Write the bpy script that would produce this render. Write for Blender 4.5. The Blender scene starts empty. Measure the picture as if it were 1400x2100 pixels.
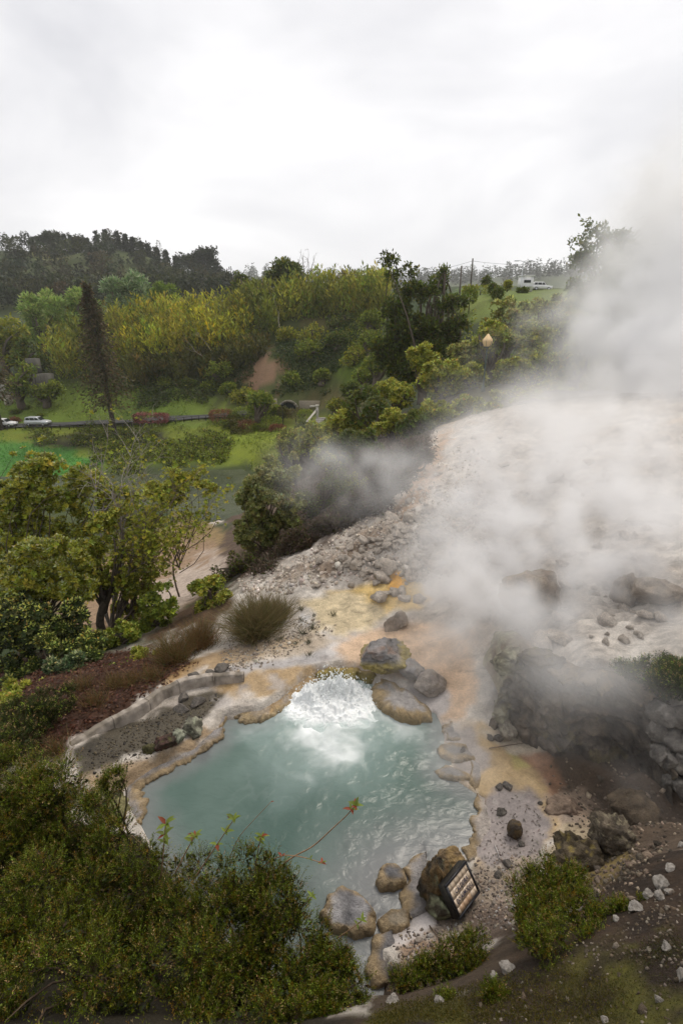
import bpy, math, random
import numpy as np
from mathutils import Vector, Matrix
R0 = np.random.default_rng(7)
random.seed(7)
SC = bpy.context.scene
COL = SC.collection
# ------------------------------------------------------------------ camera, sky, sun, exposure
CAMZ, PITCH, LENS = 6.5, math.radians(19.6), 17.0
cam = bpy.data.objects.new('camera', bpy.data.cameras.new('camera')); COL.objects.link(cam)
cam.data.sensor_fit = 'VERTICAL'; cam.data.sensor_height = 36.0; cam.data.lens = LENS
cam.data.clip_start = 0.05; cam.data.clip_end = 8000
cam.location = (0, 0, CAMZ); cam.rotation_euler = (math.radians(90) - PITCH, 0, 0)
SC.camera = cam
SUN_EL, SUN_AZ = math.radians(58), math.radians(35)      # azimuth east of +Y: light from behind the ridge on the right
w = bpy.data.worlds.new('World'); SC.world = w; w.use_nodes = True
nt = w.node_tree; nt.nodes.clear()
def N(tree, typ, **kw):
    n = tree.nodes.new(typ)
    for k, v in kw.items(): setattr(n, k, v)
    return n
def sky_world():
    L = nt.links.new
    out = N(nt, 'ShaderNodeOutputWorld'); bg = N(nt, 'ShaderNodeBackground'); bg.inputs[1].default_value = 0.1
    sky = N(nt, 'ShaderNodeTexSky', sky_type='NISHITA'); sky.sun_disc = False
    sky.sun_elevation = SUN_EL; sky.sun_rotation = SUN_AZ; sky.dust_density = 3.0
    tc = N(nt, 'ShaderNodeTexCoord'); mp = N(nt, 'ShaderNodeMapping'); mp.inputs['Scale'].default_value = (1.1, 1.1, 2.6)
    L(tc.outputs['Generated'], mp.inputs['Vector'])
    n1 = N(nt, 'ShaderNodeTexNoise'); n1.inputs['Scale'].default_value = 1.9; n1.inputs['Detail'].default_value = 5; n1.inputs['Roughness'].default_value = .5
    n1.inputs['Distortion'].default_value = .35
    L(mp.outputs[0], n1.inputs['Vector'])
    r = N(nt, 'ShaderNodeValToRGB'); e = r.color_ramp.elements
    e[0].position = .30; e[0].color = (.60, .60, .63, 1); e[1].position = .66; e[1].color = (.90, .89, .895, 1)
    L(n1.outputs[0], r.inputs[0])
    sc = N(nt, 'ShaderNodeVectorMath', operation='SCALE'); sc.inputs['Scale'].default_value = 9.7
    L(r.outputs[0], sc.inputs[0])
    mx = N(nt, 'ShaderNodeMixRGB'); mx.inputs[0].default_value = .96
    L(sky.outputs[0], mx.inputs[1]); L(sc.outputs[0], mx.inputs[2]); L(mx.outputs[0], bg.inputs[0]); L(bg.outputs[0], out.inputs[0])
sky_world()
sun = bpy.data.objects.new('sun', bpy.data.lights.new('sun', 'SUN')); COL.objects.link(sun)
sun.data.energy = 1.5; sun.data.angle = math.radians(24); sun.data.color = (1, .92, .80)
d = Vector((math.sin(SUN_AZ) * math.cos(SUN_EL), math.cos(SUN_AZ) * math.cos(SUN_EL), math.sin(SUN_EL)))
sun.rotation_euler = d.to_track_quat('Z', 'Y').to_euler(); sun.location = (20, 30, 60)
vs = SC.view_settings; vs.view_transform = 'Standard'; vs.look = 'None'; vs.exposure = 0.42; vs.gamma = 1; vs.use_curve_mapping = False
cy = SC.cycles
cy.max_bounces = 10; cy.diffuse_bounces = 2; cy.glossy_bounces = 2; cy.transmission_bounces = 2; cy.volume_bounces = 7; cy.transparent_max_bounces = 6
cy.use_denoising = True; cy.caustics_reflective = False; cy.caustics_refractive = False
cy.volume_step_rate = 2.0; cy.volume_max_steps = 128
cy.sample_clamp_indirect = 4

# ------------------------------------------------------------------ photo geometry
FPX = LENS / 36 * 2100
cp, sp = math.cos(PITCH), math.sin(PITCH)
def ray(u, v):
    a = (np.asarray(u, float) - 700) / FPX; b = (1050 - np.asarray(v, float)) / FPX
    return np.stack([a, cp + b * sp, -sp + b * cp], -1)
def W(u, v, Y):
    d = ray(u, v); return np.array([0, 0, CAMZ]) + d * (Y / d[..., 1:2] if d.ndim > 1 else Y / d[1])
def WZ(u, v, z):
    d = ray(u, v); k = (z - CAMZ) / d[..., 2]
    return np.array([0, 0, CAMZ]) + d * (k[..., None] if d.ndim > 1 else k)
def proj(P):
    P = np.asarray(P, float); y = P[..., 1]; z = P[..., 2] - CAMZ
    zc = y * cp - z * sp; up = y * sp + z * cp
    zc = np.where(np.abs(zc) < .01, .01, zc)
    return 700 + FPX * P[..., 0] / zc, 1050 - FPX * up / zc, zc
def pxs(u, v, Y):                       # metres per photo pixel at that place
    return proj(W(u, v, Y))[2] / FPX

# ------------------------------------------------------------------ noise
def _h(ix, iy, iz):
    h = (ix * 374761393 + iy * 668265263 + iz * 2147483647 * 3 + 1274126177) & 0xffffffff
    h = ((h ^ (h >> 13)) * 1274126177) & 0xffffffff
    h = (h ^ (h >> 16)) & 0xffffffff
    return h.astype(np.float64) / 2147483647.5 - 1
def vnoise(p):
    p = np.asarray(p, float); i = np.floor(p).astype(np.int64); f = p - i; f = f * f * f * (f * (f * 6 - 15) + 10)
    x, y, z = i[..., 0], i[..., 1], i[..., 2]; fx, fy, fz = f[..., 0], f[..., 1], f[..., 2]
    r = 0
    for a in (0, 1):
        for b in (0, 1):
            for c in (0, 1):
                r = r + _h(x + a, y + b, z + c) * (fx if a else 1 - fx) * (fy if b else 1 - fy) * (fz if c else 1 - fz)
    return r
def fbm(p, o=4, g=.5):
    p = np.asarray(p, float); r = 0; a = 1; s = 0
    for k in range(o):
        r = r + a * vnoise(p * 2 ** k + 17.3 * k); s += a; a *= g
    return r / s
def f2(x, y, s, o=4, off=0.):
    return fbm(np.stack([np.asarray(x) * s + off, np.asarray(y) * s - off, np.full(np.shape(x), off + .37)], -1), o)
def sstep(a, b, x):
    t = np.clip((x - a) / (b - a), 0, 1); return t * t * (3 - 2 * t)
def sdf(poly, u, v):                    # signed distance, negative inside
    P = np.asarray(poly, float); d = np.full(np.shape(u), 1e18); s = np.ones(np.shape(u))
    n = len(P)
    for i in range(n):
        a, b = P[i], P[i - 1]; e = b - a; wx, wy = u - a[0], v - a[1]
        t = np.clip((wx * e[0] + wy * e[1]) / max(e @ e, 1e-9), 0, 1)
        d = np.minimum(d, (wx - e[0] * t) ** 2 + (wy - e[1] * t) ** 2)
        c1 = v >= a[1]; c2 = v < b[1]; c3 = e[0] * wy > e[1] * wx
        s = np.where((c1 & c2 & c3) | (~c1 & ~c2 & ~c3), -s, s)
    return s * np.sqrt(d)

# ------------------------------------------------------------------ mesh helpers
def link(o, parent=None):
    COL.objects.link(o)
    if parent is not None: o.parent = parent
    return o
def mesh_np(name, V, F, col=None, smooth=False):
    """V (n,3); F list of int arrays (m,k) for k = 3, 4."""
    me = bpy.data.meshes.new(name); V = np.ascontiguousarray(V, np.float32)
    if isinstance(F, np.ndarray): F = [F]
    F = [f for f in F if len(f)]
    lt = np.concatenate([np.full(len(f), f.shape[1], np.int32) for f in F]); li = np.concatenate([f.ravel() for f in F]).astype(np.int32)
    me.vertices.add(len(V)); me.vertices.foreach_set('co', V.ravel())
    me.loops.add(len(li)); me.loops.foreach_set('vertex_index', li)
    me.polygons.add(len(lt)); ls = np.zeros(len(lt), np.int32); ls[1:] = np.cumsum(lt)[:-1]
    me.polygons.foreach_set('loop_start', ls); me.polygons.foreach_set('loop_total', lt)
    if smooth: me.polygons.foreach_set('use_smooth', np.ones(len(lt), bool))
    if col is not None:
        c = np.ones((len(V), 4), np.float32); c[:, :3] = np.clip(col, 0, 1)
        a = me.attributes.new('Col', 'FLOAT_COLOR', 'POINT'); a.data.foreach_set('color', c.ravel())
    me.update(calc_edges=True); return me
def attr(me, name, val):
    a = me.attributes.new(name, 'FLOAT', 'POINT'); a.data.foreach_set('value', np.ascontiguousarray(val, np.float32))
def obj(name, me, mat=None, parent=None, loc=None):
    o = bpy.data.objects.new(name, me)
    if mat is not None and me is not None and len(me.materials) == 0: me.materials.append(mat)
    if loc is not None: o.location = loc
    return link(o, parent)
def tag(o, label=None, cat=None, group=None, kind=None):
    for k, v in (('label', label), ('category', cat), ('group', group), ('kind', kind)):
        if v: o[k] = v
    return o
def thing(name, loc, label, cat, group=None):
    o = bpy.data.objects.new(name, None); o.empty_display_size = .2; o.location = loc; link(o); return tag(o, label, cat, group)
class MB:
    """collects pieces for one mesh"""
    def __init__(s): s.V = []; s.F3 = []; s.F4 = []; s.C = []; s.n = 0
    def add(s, V, F, c=(.5, .5, .5)):
        V = np.asarray(V, float); s.V.append(V)
        if isinstance(F, np.ndarray): F = [F]
        for f in F:
            if len(f): (s.F3 if f.shape[1] == 3 else s.F4).append(np.asarray(f) + s.n)
        c = np.asarray(c, float); s.C.append(np.broadcast_to(c, (len(V), 3))); s.n += len(V); return s
    def box(s, c, h, c3=(.5, .5, .5), M=None):
        v = np.array([[x, y, z] for x in (-1, 1) for y in (-1, 1) for z in (-1, 1)], float) * np.asarray(h, float)
        if M is not None: v = v @ np.asarray(M, float).T
        f = np.array([[0, 1, 3, 2], [4, 6, 7, 5], [0, 4, 5, 1], [2, 3, 7, 6], [0, 2, 6, 4], [1, 5, 7, 3]])
        return s.add(v + np.asarray(c, float), f, c3)
    def tube(s, path, rad, c3=(.5, .5, .5), k=6, cap=True):
        P = np.asarray(path, float); rad = np.broadcast_to(np.asarray(rad, float), (len(P),))
        T = np.gradient(P, axis=0); T /= np.linalg.norm(T, axis=1)[:, None] + 1e-9
        ref = np.array([0, 0, 1.]) if abs(T[:, 2]).mean() < .8 else np.array([1., 0, 0])
        A = np.cross(T, ref); A /= np.linalg.norm(A, axis=1)[:, None] + 1e-9; B = np.cross(T, A)
        th = np.arange(k) / k * 2 * math.pi
        V = P[:, None] + rad[:, None, None] * (np.cos(th)[None, :, None] * A[:, None] + np.sin(th)[None, :, None] * B[:, None])
        n = len(P); i = np.arange(n - 1)[:, None] * k; j = np.arange(k)[None]; j2 = (j + 1) % k
        F = np.stack([i + j, i + j2, i + k + j2, i + k + j], -1).reshape(-1, 4)
        Fs = [F]; V = V.reshape(-1, 3)
        if cap:
            V = np.vstack([V, P[:1], P[-1:]]); a, b = n * k, n * k + 1; jj = np.arange(k)
            Fs.append(np.stack([np.full(k, a), (jj + 1) % k, jj], 1)); Fs.append(np.stack([np.full(k, b), (n - 1) * k + jj, (n - 1) * k + (jj + 1) % k], 1))
        return s.add(V, Fs, c3)
    def lathe(s, c, prof, c3=(.5, .5, .5), k=12):
        P = np.array([[0, 0, z] for r, z in prof], float) + np.asarray(c, float)
        th = np.arange(k) / k * 2 * math.pi
        V = np.concatenate([np.stack([r * np.cos(th), r * np.sin(th), np.full(k, z)], 1) for r, z in prof]) + np.asarray(c, float)
        n = len(prof); i = np.arange(n - 1)[:, None] * k; j = np.arange(k)[None]; j2 = (j + 1) % k
        return s.add(V, np.stack([i + j, i + j2, i + k + j2, i + k + j], -1).reshape(-1, 4), c3)
    def build(s, name, mat=None, parent=None, smooth=False, loc=None):
        V = np.concatenate(s.V); F = []
        if s.F3: F.append(np.concatenate(s.F3))
        if s.F4: F.append(np.concatenate(s.F4))
        if loc is not None: V = V - np.asarray(loc, float)
        elif parent is not None and parent.type == 'EMPTY': V = V - np.array(parent.location)
        elif parent is not None and parent.parent is not None: V = V - np.array(parent.parent.location)
        return obj(name, mesh_np(name, V, F, np.concatenate(s.C), smooth), mat, parent, loc if parent is None else None)

# ------------------------------------------------------------------ materials
def principled(name):
    m = bpy.data.materials.new(name); m.use_nodes = True; t = m.node_tree; return m, t, t.nodes['Principled BSDF'], t.nodes['Material Output']
def attr_mat(name, rough=.8, nscale=8, namt=.35, bscale=20, bump=.3, transl=0, spec=.3, bdist=.02, wet=False, detail=6, fine=0):
    """colour from the vertex attribute Col, broken up by noise; bump from noise"""
    m, t, b, out = principled(name); L = t.links.new
    a = N(t, 'ShaderNodeAttribute', attribute_name='Col'); tc = N(t, 'ShaderNodeTexCoord')
    col = a.outputs['Color']
    if namt:
        n = N(t, 'ShaderNodeTexNoise'); n.inputs['Scale'].default_value = nscale; n.inputs['Detail'].default_value = detail; n.inputs['Roughness'].default_value = .65
        L(tc.outputs['Object'], n.inputs['Vector'])
        mr = N(t, 'ShaderNodeMapRange'); mr.inputs[1].default_value = .3; mr.inputs[2].default_value = .7; mr.inputs[3].default_value = 1 - namt; mr.inputs[4].default_value = 1 + namt
        L(n.outputs[0], mr.inputs[0])
        s = N(t, 'ShaderNodeVectorMath', operation='SCALE'); L(col, s.inputs[0]); L(mr.outputs[0], s.inputs['Scale']); col = s.outputs[0]
        if fine:
            n3 = N(t, 'ShaderNodeTexNoise'); n3.inputs['Scale'].default_value = fine; n3.inputs['Detail'].default_value = 3; n3.inputs['Roughness'].default_value = .7
            L(tc.outputs['Object'], n3.inputs['Vector'])
            m3 = N(t, 'ShaderNodeMapRange'); m3.inputs[1].default_value = .32; m3.inputs[2].default_value = .68; m3.inputs[3].default_value = .82; m3.inputs[4].default_value = 1.15
            L(n3.outputs[0], m3.inputs[0])
            s3 = N(t, 'ShaderNodeVectorMath', operation='SCALE'); L(col, s3.inputs[0]); L(m3.outputs[0], s3.inputs['Scale']); col = s3.outputs[0]
    L(col, b.inputs['Base Color']); b.inputs['Roughness'].default_value = rough; b.inputs['Specular IOR Level'].default_value = spec
    if wet:
        aw = N(t, 'ShaderNodeAttribute', attribute_name='wet'); mr2 = N(t, 'ShaderNodeMapRange'); mr2.inputs[3].default_value = rough; mr2.inputs[4].default_value = .22
        L(aw.outputs['Fac'], mr2.inputs[0]); L(mr2.outputs[0], b.inputs['Roughness'])
    if bump:
        n2 = N(t, 'ShaderNodeTexNoise'); n2.inputs['Scale'].default_value = bscale; n2.inputs['Detail'].default_value = detail; n2.inputs['Roughness'].default_value = .7
        L(tc.outputs['Object'], n2.inputs['Vector'])
        bp = N(t, 'ShaderNodeBump'); bp.inputs['Strength'].default_value = bump; bp.inputs['Distance'].default_value = bdist
        if wet:
            sb = N(t, 'ShaderNodeMath', operation='MULTIPLY_ADD'); sb.inputs[1].default_value = -bump * .98; sb.inputs[2].default_value = bump
            L(aw.outputs['Fac'], sb.inputs[0]); L(sb.outputs[0], bp.inputs['Strength'])
        L(n2.outputs[0], bp.inputs['Height']); L(bp.outputs[0], b.inputs['Normal'])
    if transl:
        tr = N(t, 'ShaderNodeBsdfTranslucent'); mx = N(t, 'ShaderNodeMixShader'); mx.inputs[0].default_value = transl
        L(col, tr.inputs[0]); L(b.outputs[0], mx.inputs[1]); L(tr.outputs[0], mx.inputs[2]); L(mx.outputs[0], out.inputs[0])
    return m
M_leaf = attr_mat('leaf', .5, 0, 0, 0, 0, transl=.38, spec=.3)
M_bark = attr_mat('bark', .9, 14, .4, 40, .5, bdist=.01)
M_rock = attr_mat('rock', .85, 6, .4, 15, 1.0, bdist=.06, fine=40, detail=9)
M_wetrock = attr_mat('wet_sinter', .55, 9, .38, 26, 1.0, bdist=.05, fine=60, spec=.45, detail=9)
M_plain = attr_mat('painted', .45, 3, .06, 0, 0, spec=.4)
M_conc = attr_mat('concrete', .85, 6, .3, 30, .5, bdist=.01)
M_ground = attr_mat('ground', .88, 3.5, .3, 9, 1.0, bdist=.08, wet=True, fine=30, detail=10)
M_far = attr_mat('far_ground', .95, .12, .3, 0, 0)
# ------------------------------------------------------------------ terrain: height from surveyed points
CP = []
def cz(*pts):
    for u, v, z in pts: CP.append(WZ(u, v, z))
def cY(*pts):
    for u, v, Y in pts: CP.append(W(u, v, Y))
cz((200,1600,.35),(150,1530,.55),(250,1480,.32),(380,1440,.25),(330,1530,.25),(560,1380,.3),(700,1330,.25),(640,1300,.35),(850,1300,.3),
   (950,1420,.25),(1000,1480,.25),(1050,1600,.16),(1100,1700,.2),(1000,1760,.1),(900,1900,.12),(850,1960,.22),(960,1930,.35),(1060,1800,.25),
   (740,1230,.45),(620,1270,.3),(800,1230,.5),(900,1230,.65),(700,1150,.9),(600,1170,.6),(850,1120,1.35),(800,1060,1.5),(900,1000,1.95),
   (950,880,2.25),(900,920,2.1),(1000,850,2.45),(1200,820,2.8),(1100,900,2.6),(1100,1000,2.3),(1100,1150,1.6),(1050,1250,1.15),(1000,1320,.7),
   (1300,1250,1.55),(1380,1100,2.5),(1350,950,3.2),(1400,800,3.9),(1050,1370,.6),(1120,1330,1.3),
   (1200,1545,.4),(1210,1395,1.45),(1100,1505,.3),(1300,1400,1.5),(1370,1610,.5),(1345,1440,1.6),(1480,1440,1.8),(1480,1600,.9),(1270,1580,.35),
   (1250,1700,.5),(1350,1690,1.0),(1180,1660,.35),(1395,1755,2.25),(1300,1835,2.15),(1200,1900,2.1),(1060,1995,1.95),(780,2085,1.75),
   (1200,2080,2.6),(1390,1950,2.8),(1150,1830,.9),(1010,1900,.45),(1230,1780,.9),(900,2000,.6),(800,2010,.5),(1000,2090,2.3),
   (100,1450,.5),(200,1395,.35),(40,1400,-.2),(230,1290,-1.5),(100,1300,-1.8),(350,1335,-.1),(280,1350,-.3),(470,1255,-.2),(520,1300,.1),(400,1345,.05),
   (530,1150,-.6),(480,1180,-1.8),(600,1110,.1),(680,1060,.6),(760,1010,1.0),(850,940,1.6),(440,1200,-3.5),(400,1130,-8),(330,1180,-6.5),(440,1060,-11),
   (200,1100,-8.5),(0,1100,-9),(440,1015,-12.6),(470,965,-12.2),(300,1000,-12.6),(150,1000,-12.4),(0,1010,-12.2),(560,1010,-11.5),(640,960,-9.5),(700,930,-7),(780,890,-4),(860,840,-1))
cz((500,950,-11.6),(430,955,-12),(520,900,-9.5),(560,930,-10),(400,880,-9.3),(100,880,-10.5),(0,884,-10.6),(0,930,-12.4),(100,925,-12.6),(200,915,-12.8),(300,905,-11.8),(400,900,-10.5),(600,880,-8.6),(470,868,-9.0))
cY((0,840,108),(100,830,109),(200,820,110),(300,805,112),(400,810,108),(470,820,106),(300,765,118),(200,770,120),(60,790,118),(550,700,122),(450,720,121),(400,690,126),
   (500,650,128),(620,620,130),(720,615,130),(650,660,126),(530,790,106),(560,720,114),(590,830,101),(660,855,95),(700,760,105),(740,690,112),(760,800,88),(800,650,108),(850,620,105),
   (950,620,86),(1075,600,92),(1150,600,90),(1000,662,72),(1100,780,46),(1200,800,43),(900,800,51),(1000,800,41),(1250,700,62),(1400,640,80),(1300,760,48))
cY((300,680,135),(200,700,140),(100,720,150),(0,720,150),(-150,760,130),(-200,900,90),(-300,1100,20),(250,640,180),(100,640,210),(0,640,210),(400,620,200),
   (0,512,330),(60,515,330),(130,520,330),(200,518,335),(280,520,335),(330,540,345),(400,570,350),(450,600,360),(480,618,370),(-150,520,330),(-300,560,330),
   (150,580,270),(300,600,270),(0,580,270),(560,640,200),(700,640,200),(850,640,180),(1000,640,180),(1200,640,180),(1400,640,200),(1600,640,150),(1600,800,40),
   (480,600,1100),(540,565,1150),(620,585,1150),(700,580,1150),(800,585,1150),(900,578,1150),(1000,572,1150),(1100,565,1150),(1250,560,1150),(1400,550,1150),(1700,560,1150),
   (600,640,500),(900,650,500),(1200,650,500),(300,600,1000),(0,590,1000),(-300,600,1000),(700,690,2500),(0,690,2500),(1400,690,2500))
CP = CP + [np.array(p, float) for p in ((0,0,4.8),(-2,.5,4.2),(2,.5,4.4),(0,1,3.6),(1.2,1.6,2.75),(-1.2,1.6,2.6),(-3,1.2,2.9),(-2.2,2.4,1.5),(-3.5,2.5,1.7),(-.5,2.6,.8),(-1.8,3.4,.4),(-2.9,3.4,.9),(-4.5,3.5,1.2),
   (-5,6,.4),(-8,8,-1),(4,1,3.6),(5,2,3.2),(8,4,2.8),(10,8,2.4),(-6,2,2.4),(-14,14,-6))]
CP = np.array(CP)
def lp(x, y):
    r = np.hypot(x, y) + .6
    return np.stack([np.arctan2(x, y + .3), np.log(r)], -1), r
_q, _r = lp(CP[:, 0], CP[:, 1]); _t = (CP[:, 2] - CAMZ) / _r
_C2 = .045 ** 2
_A = np.sqrt(((_q[:, None] - _q[None]) ** 2).sum(-1) + _C2)
_n = len(_q); _K = np.zeros((_n + 1, _n + 1)); _K[:_n, :_n] = _A - np.eye(_n) * .004; _K[:_n, _n] = 1; _K[_n, :_n] = 1
_w = np.linalg.solve(_K, np.append(_t, 0))
def base_h(x, y):
    x = np.asarray(x, float); y = np.asarray(y, float); sh = x.shape; x = x.ravel(); y = y.ravel(); o = np.empty(len(x))
    for i in range(0, len(x), 20000):
        q, r = lp(x[i:i + 20000], y[i:i + 20000])
        o[i:i + 20000] = CAMZ + r * (np.sqrt(((q[:, None] - _q[None]) ** 2).sum(-1) + _C2) @ _w[:_n] + _w[_n])
    return o.reshape(sh)
POOL_PX = [(300,1700),(272,1640),(268,1622),(330,1580),(400,1547),(455,1500),(466,1480),(540,1472),(590,1440),(618,1412),(650,1388),(700,1380),(745,1388),(768,1412),(775,1445),(830,1467),(888,1464),
   (905,1500),(902,1530),(925,1556),(905,1580),(935,1606),(985,1640),(978,1690),(960,1742),(905,1765),(850,1785),(830,1830),(780,1850),(772,1905),(765,1960),(782,2020),(775,2060),(720,2090),(600,2030),(480,1930),(390,1840),(335,1765)]
_pp = np.array(POOL_PX, float); POOL = WZ(_pp[:, 0], _pp[:, 1], 0.0)[:, :2]
RIVER_PX = [(-60,1040),(120,1028),(260,1030),(380,1050),(480,1110),(560,1080),(560,1000),(500,960),(420,962),(300,985),(150,985),(-60,990)]
_rp = np.array(RIVER_PX, float); RIVER = WZ(_rp[:, 0], _rp[:, 1], -12.2)[:, :2]
_fc = [(1000,1480,.22),(1040,1500,.25),(1090,1512,.28),(1150,1535,.30),(1210,1548,.32),(1270,1560,.32),(1330,1585,.36),(1370,1625,.45)]
_bc = [(1020,1420,.80),(1045,1345,1.30),(1090,1340,1.50),(1150,1385,1.45),(1210,1395,1.50),(1270,1400,1.55),(1330,1425,1.60),(1390,1440,1.65)]
CARVE = np.array([WZ(*q)[:2] - [0, .35] for q in _fc] + [WZ(*q)[:2] + [0, .30] for q in _bc[::-1]])
def height(x, y):
    x = np.asarray(x, float); y = np.asarray(y, float)
    h = base_h(x, y); r = np.hypot(x, y)
    amp = np.where(r < 40, .012 * r, .48 + .006 * (r - 40)) ; amp = np.clip(amp, .03, 3.)
    near = (r < 45)
    n = f2(x, y, 1.1, 5) * .6 + f2(x, y, 4.2, 3, 5.) * .25
    nf = f2(x, y, .06, 5, 9.)
    h = h + np.where(near, n * np.clip(.035 + .010 * r, .04, .35), nf * np.where(r < 140, .004 * r, np.clip(.56 + .02 * (r - 140), .5, 8)))
    # stepped, broken rock on the open slope
    band = sstep(7.5, 10, r) * (1 - sstep(24, 40, r)) * sstep(.3, .9, h)
    st = f2(x, y, .9, 4, 3.); h = h + band * .10 * (np.abs(st) ** .8 - .25) + band * .07 * np.floor(f2(x, y, 2.2, 3, 8.) * 3)
    rd = 1 - np.abs(f2(x + .4 * f2(x, y, .8, 2, 1.), y, 1.3, 4, 44.)) * 2; rd2 = 1 - np.abs(f2(x, y, 4.1, 4, 54.)) * 2
    h = h + np.where(r < 45, sstep(7, 9.5, r) * sstep(.45, 1.0, h) * (.06 * np.clip(rd, -1, 1) + .05 * np.clip(rd2, -1, 1)) * np.clip(r / 14, .7, 1.8), 0)
    flat = sstep(1.2, .3, np.abs(sdf(POOL, x, y))) * (h < .9)
    h = np.where(r < 12, h + (np.clip(h, .03, .2) - h) * flat * .6, h)
    s = sdf(POOL, x, y)
    h = np.where(r < 12, np.where(s < .12, np.minimum(h, -.55 + .65 * sstep(-.22, .12, s)), h), h)
    sc_ = sdf(CARVE, x, y); h = np.where(r < 12, h + (np.minimum(h, .28) - h) * sstep(.06, -.06, sc_), h)
    sr = sdf(RIVER, x, y); h = np.where((r > 25) & (r < 110), np.where(sr < 2.5, np.minimum(h, -13.2 + 1.6 * sstep(-3, 2.5, sr)), h), h)
    return h
def H1(x, y): return float(height(np.array([x]), np.array([y]))[0])
_ys = np.geomspace(1.2, 1300, 420)
def G(u, v, lo=1.2, hi=1300):
    """point of the ground seen at a photo pixel (first hit between depths lo and hi)"""
    ys = np.geomspace(lo, hi, 420); d = ray(u, v); P = np.array([0, 0, CAMZ]) + d[None] * (ys / d[1])[:, None]
    h = height(P[:, 0], P[:, 1]); k = np.argmax(P[:, 2] <= h)
    if P[k, 2] > h[k]: k = int(np.argmin(P[:, 2] - h))
    if k > 0:
        a, b = P[k - 1, 2] - h[k - 1], P[k, 2] - h[k]; t = a / (a - b) if a > b else 1
        t = min(max(t, 0), 1); p = P[k - 1] * (1 - t) + P[k] * t
    else: p = P[k]
    p = p.copy(); p[2] = H1(p[0], p[1]); return p
def GY(u, Y, v=None):
    """ground point at photo column u and depth Y"""
    x = W(u, 1000 if v is None else v, Y)[0]; return np.array([x, Y, H1(x, Y)])

def build_ground():
    th = np.radians(np.concatenate([np.linspace(-180, -66, 20)[:-1], np.linspace(-66, 66, 320), np.linspace(66, 180, 20)[1:]]))
    rr = np.concatenate([np.geomspace(.02, .5, 6)[:-1], np.geomspace(.5, 3, 60)[:-1], np.geomspace(3, 16, 340)[:-1], np.geomspace(16, 60, 110)[:-1], np.geomspace(60, 400, 120)[:-1], np.geomspace(400, 3500, 50)])
    T, Rr = np.meshgrid(th, rr); X = np.sin(T) * Rr; Y = np.cos(T) * Rr - .25
    Z = height(X, Y)
    nr, na = X.shape; V = np.stack([X, Y, Z], -1).reshape(-1, 3)
    i = np.arange(nr - 1)[:, None] * na; j = np.arange(na - 1)[None]
    F = np.stack([i + j, i + j + 1, i + na + j + 1, i + na + j], -1).reshape(-1, 4)
    global GV, GU, GVV, GZC
    GV = V; GU, GVV, GZC = proj(V)
    col, wet = paint(V)
    me = mesh_np('ground', V, F, col, True); attr(me, 'wet', wet)
    return tag(obj('ground', me, M_ground), kind='structure', label='volcanic ground of pale crust, brown soil and green slopes')
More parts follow.
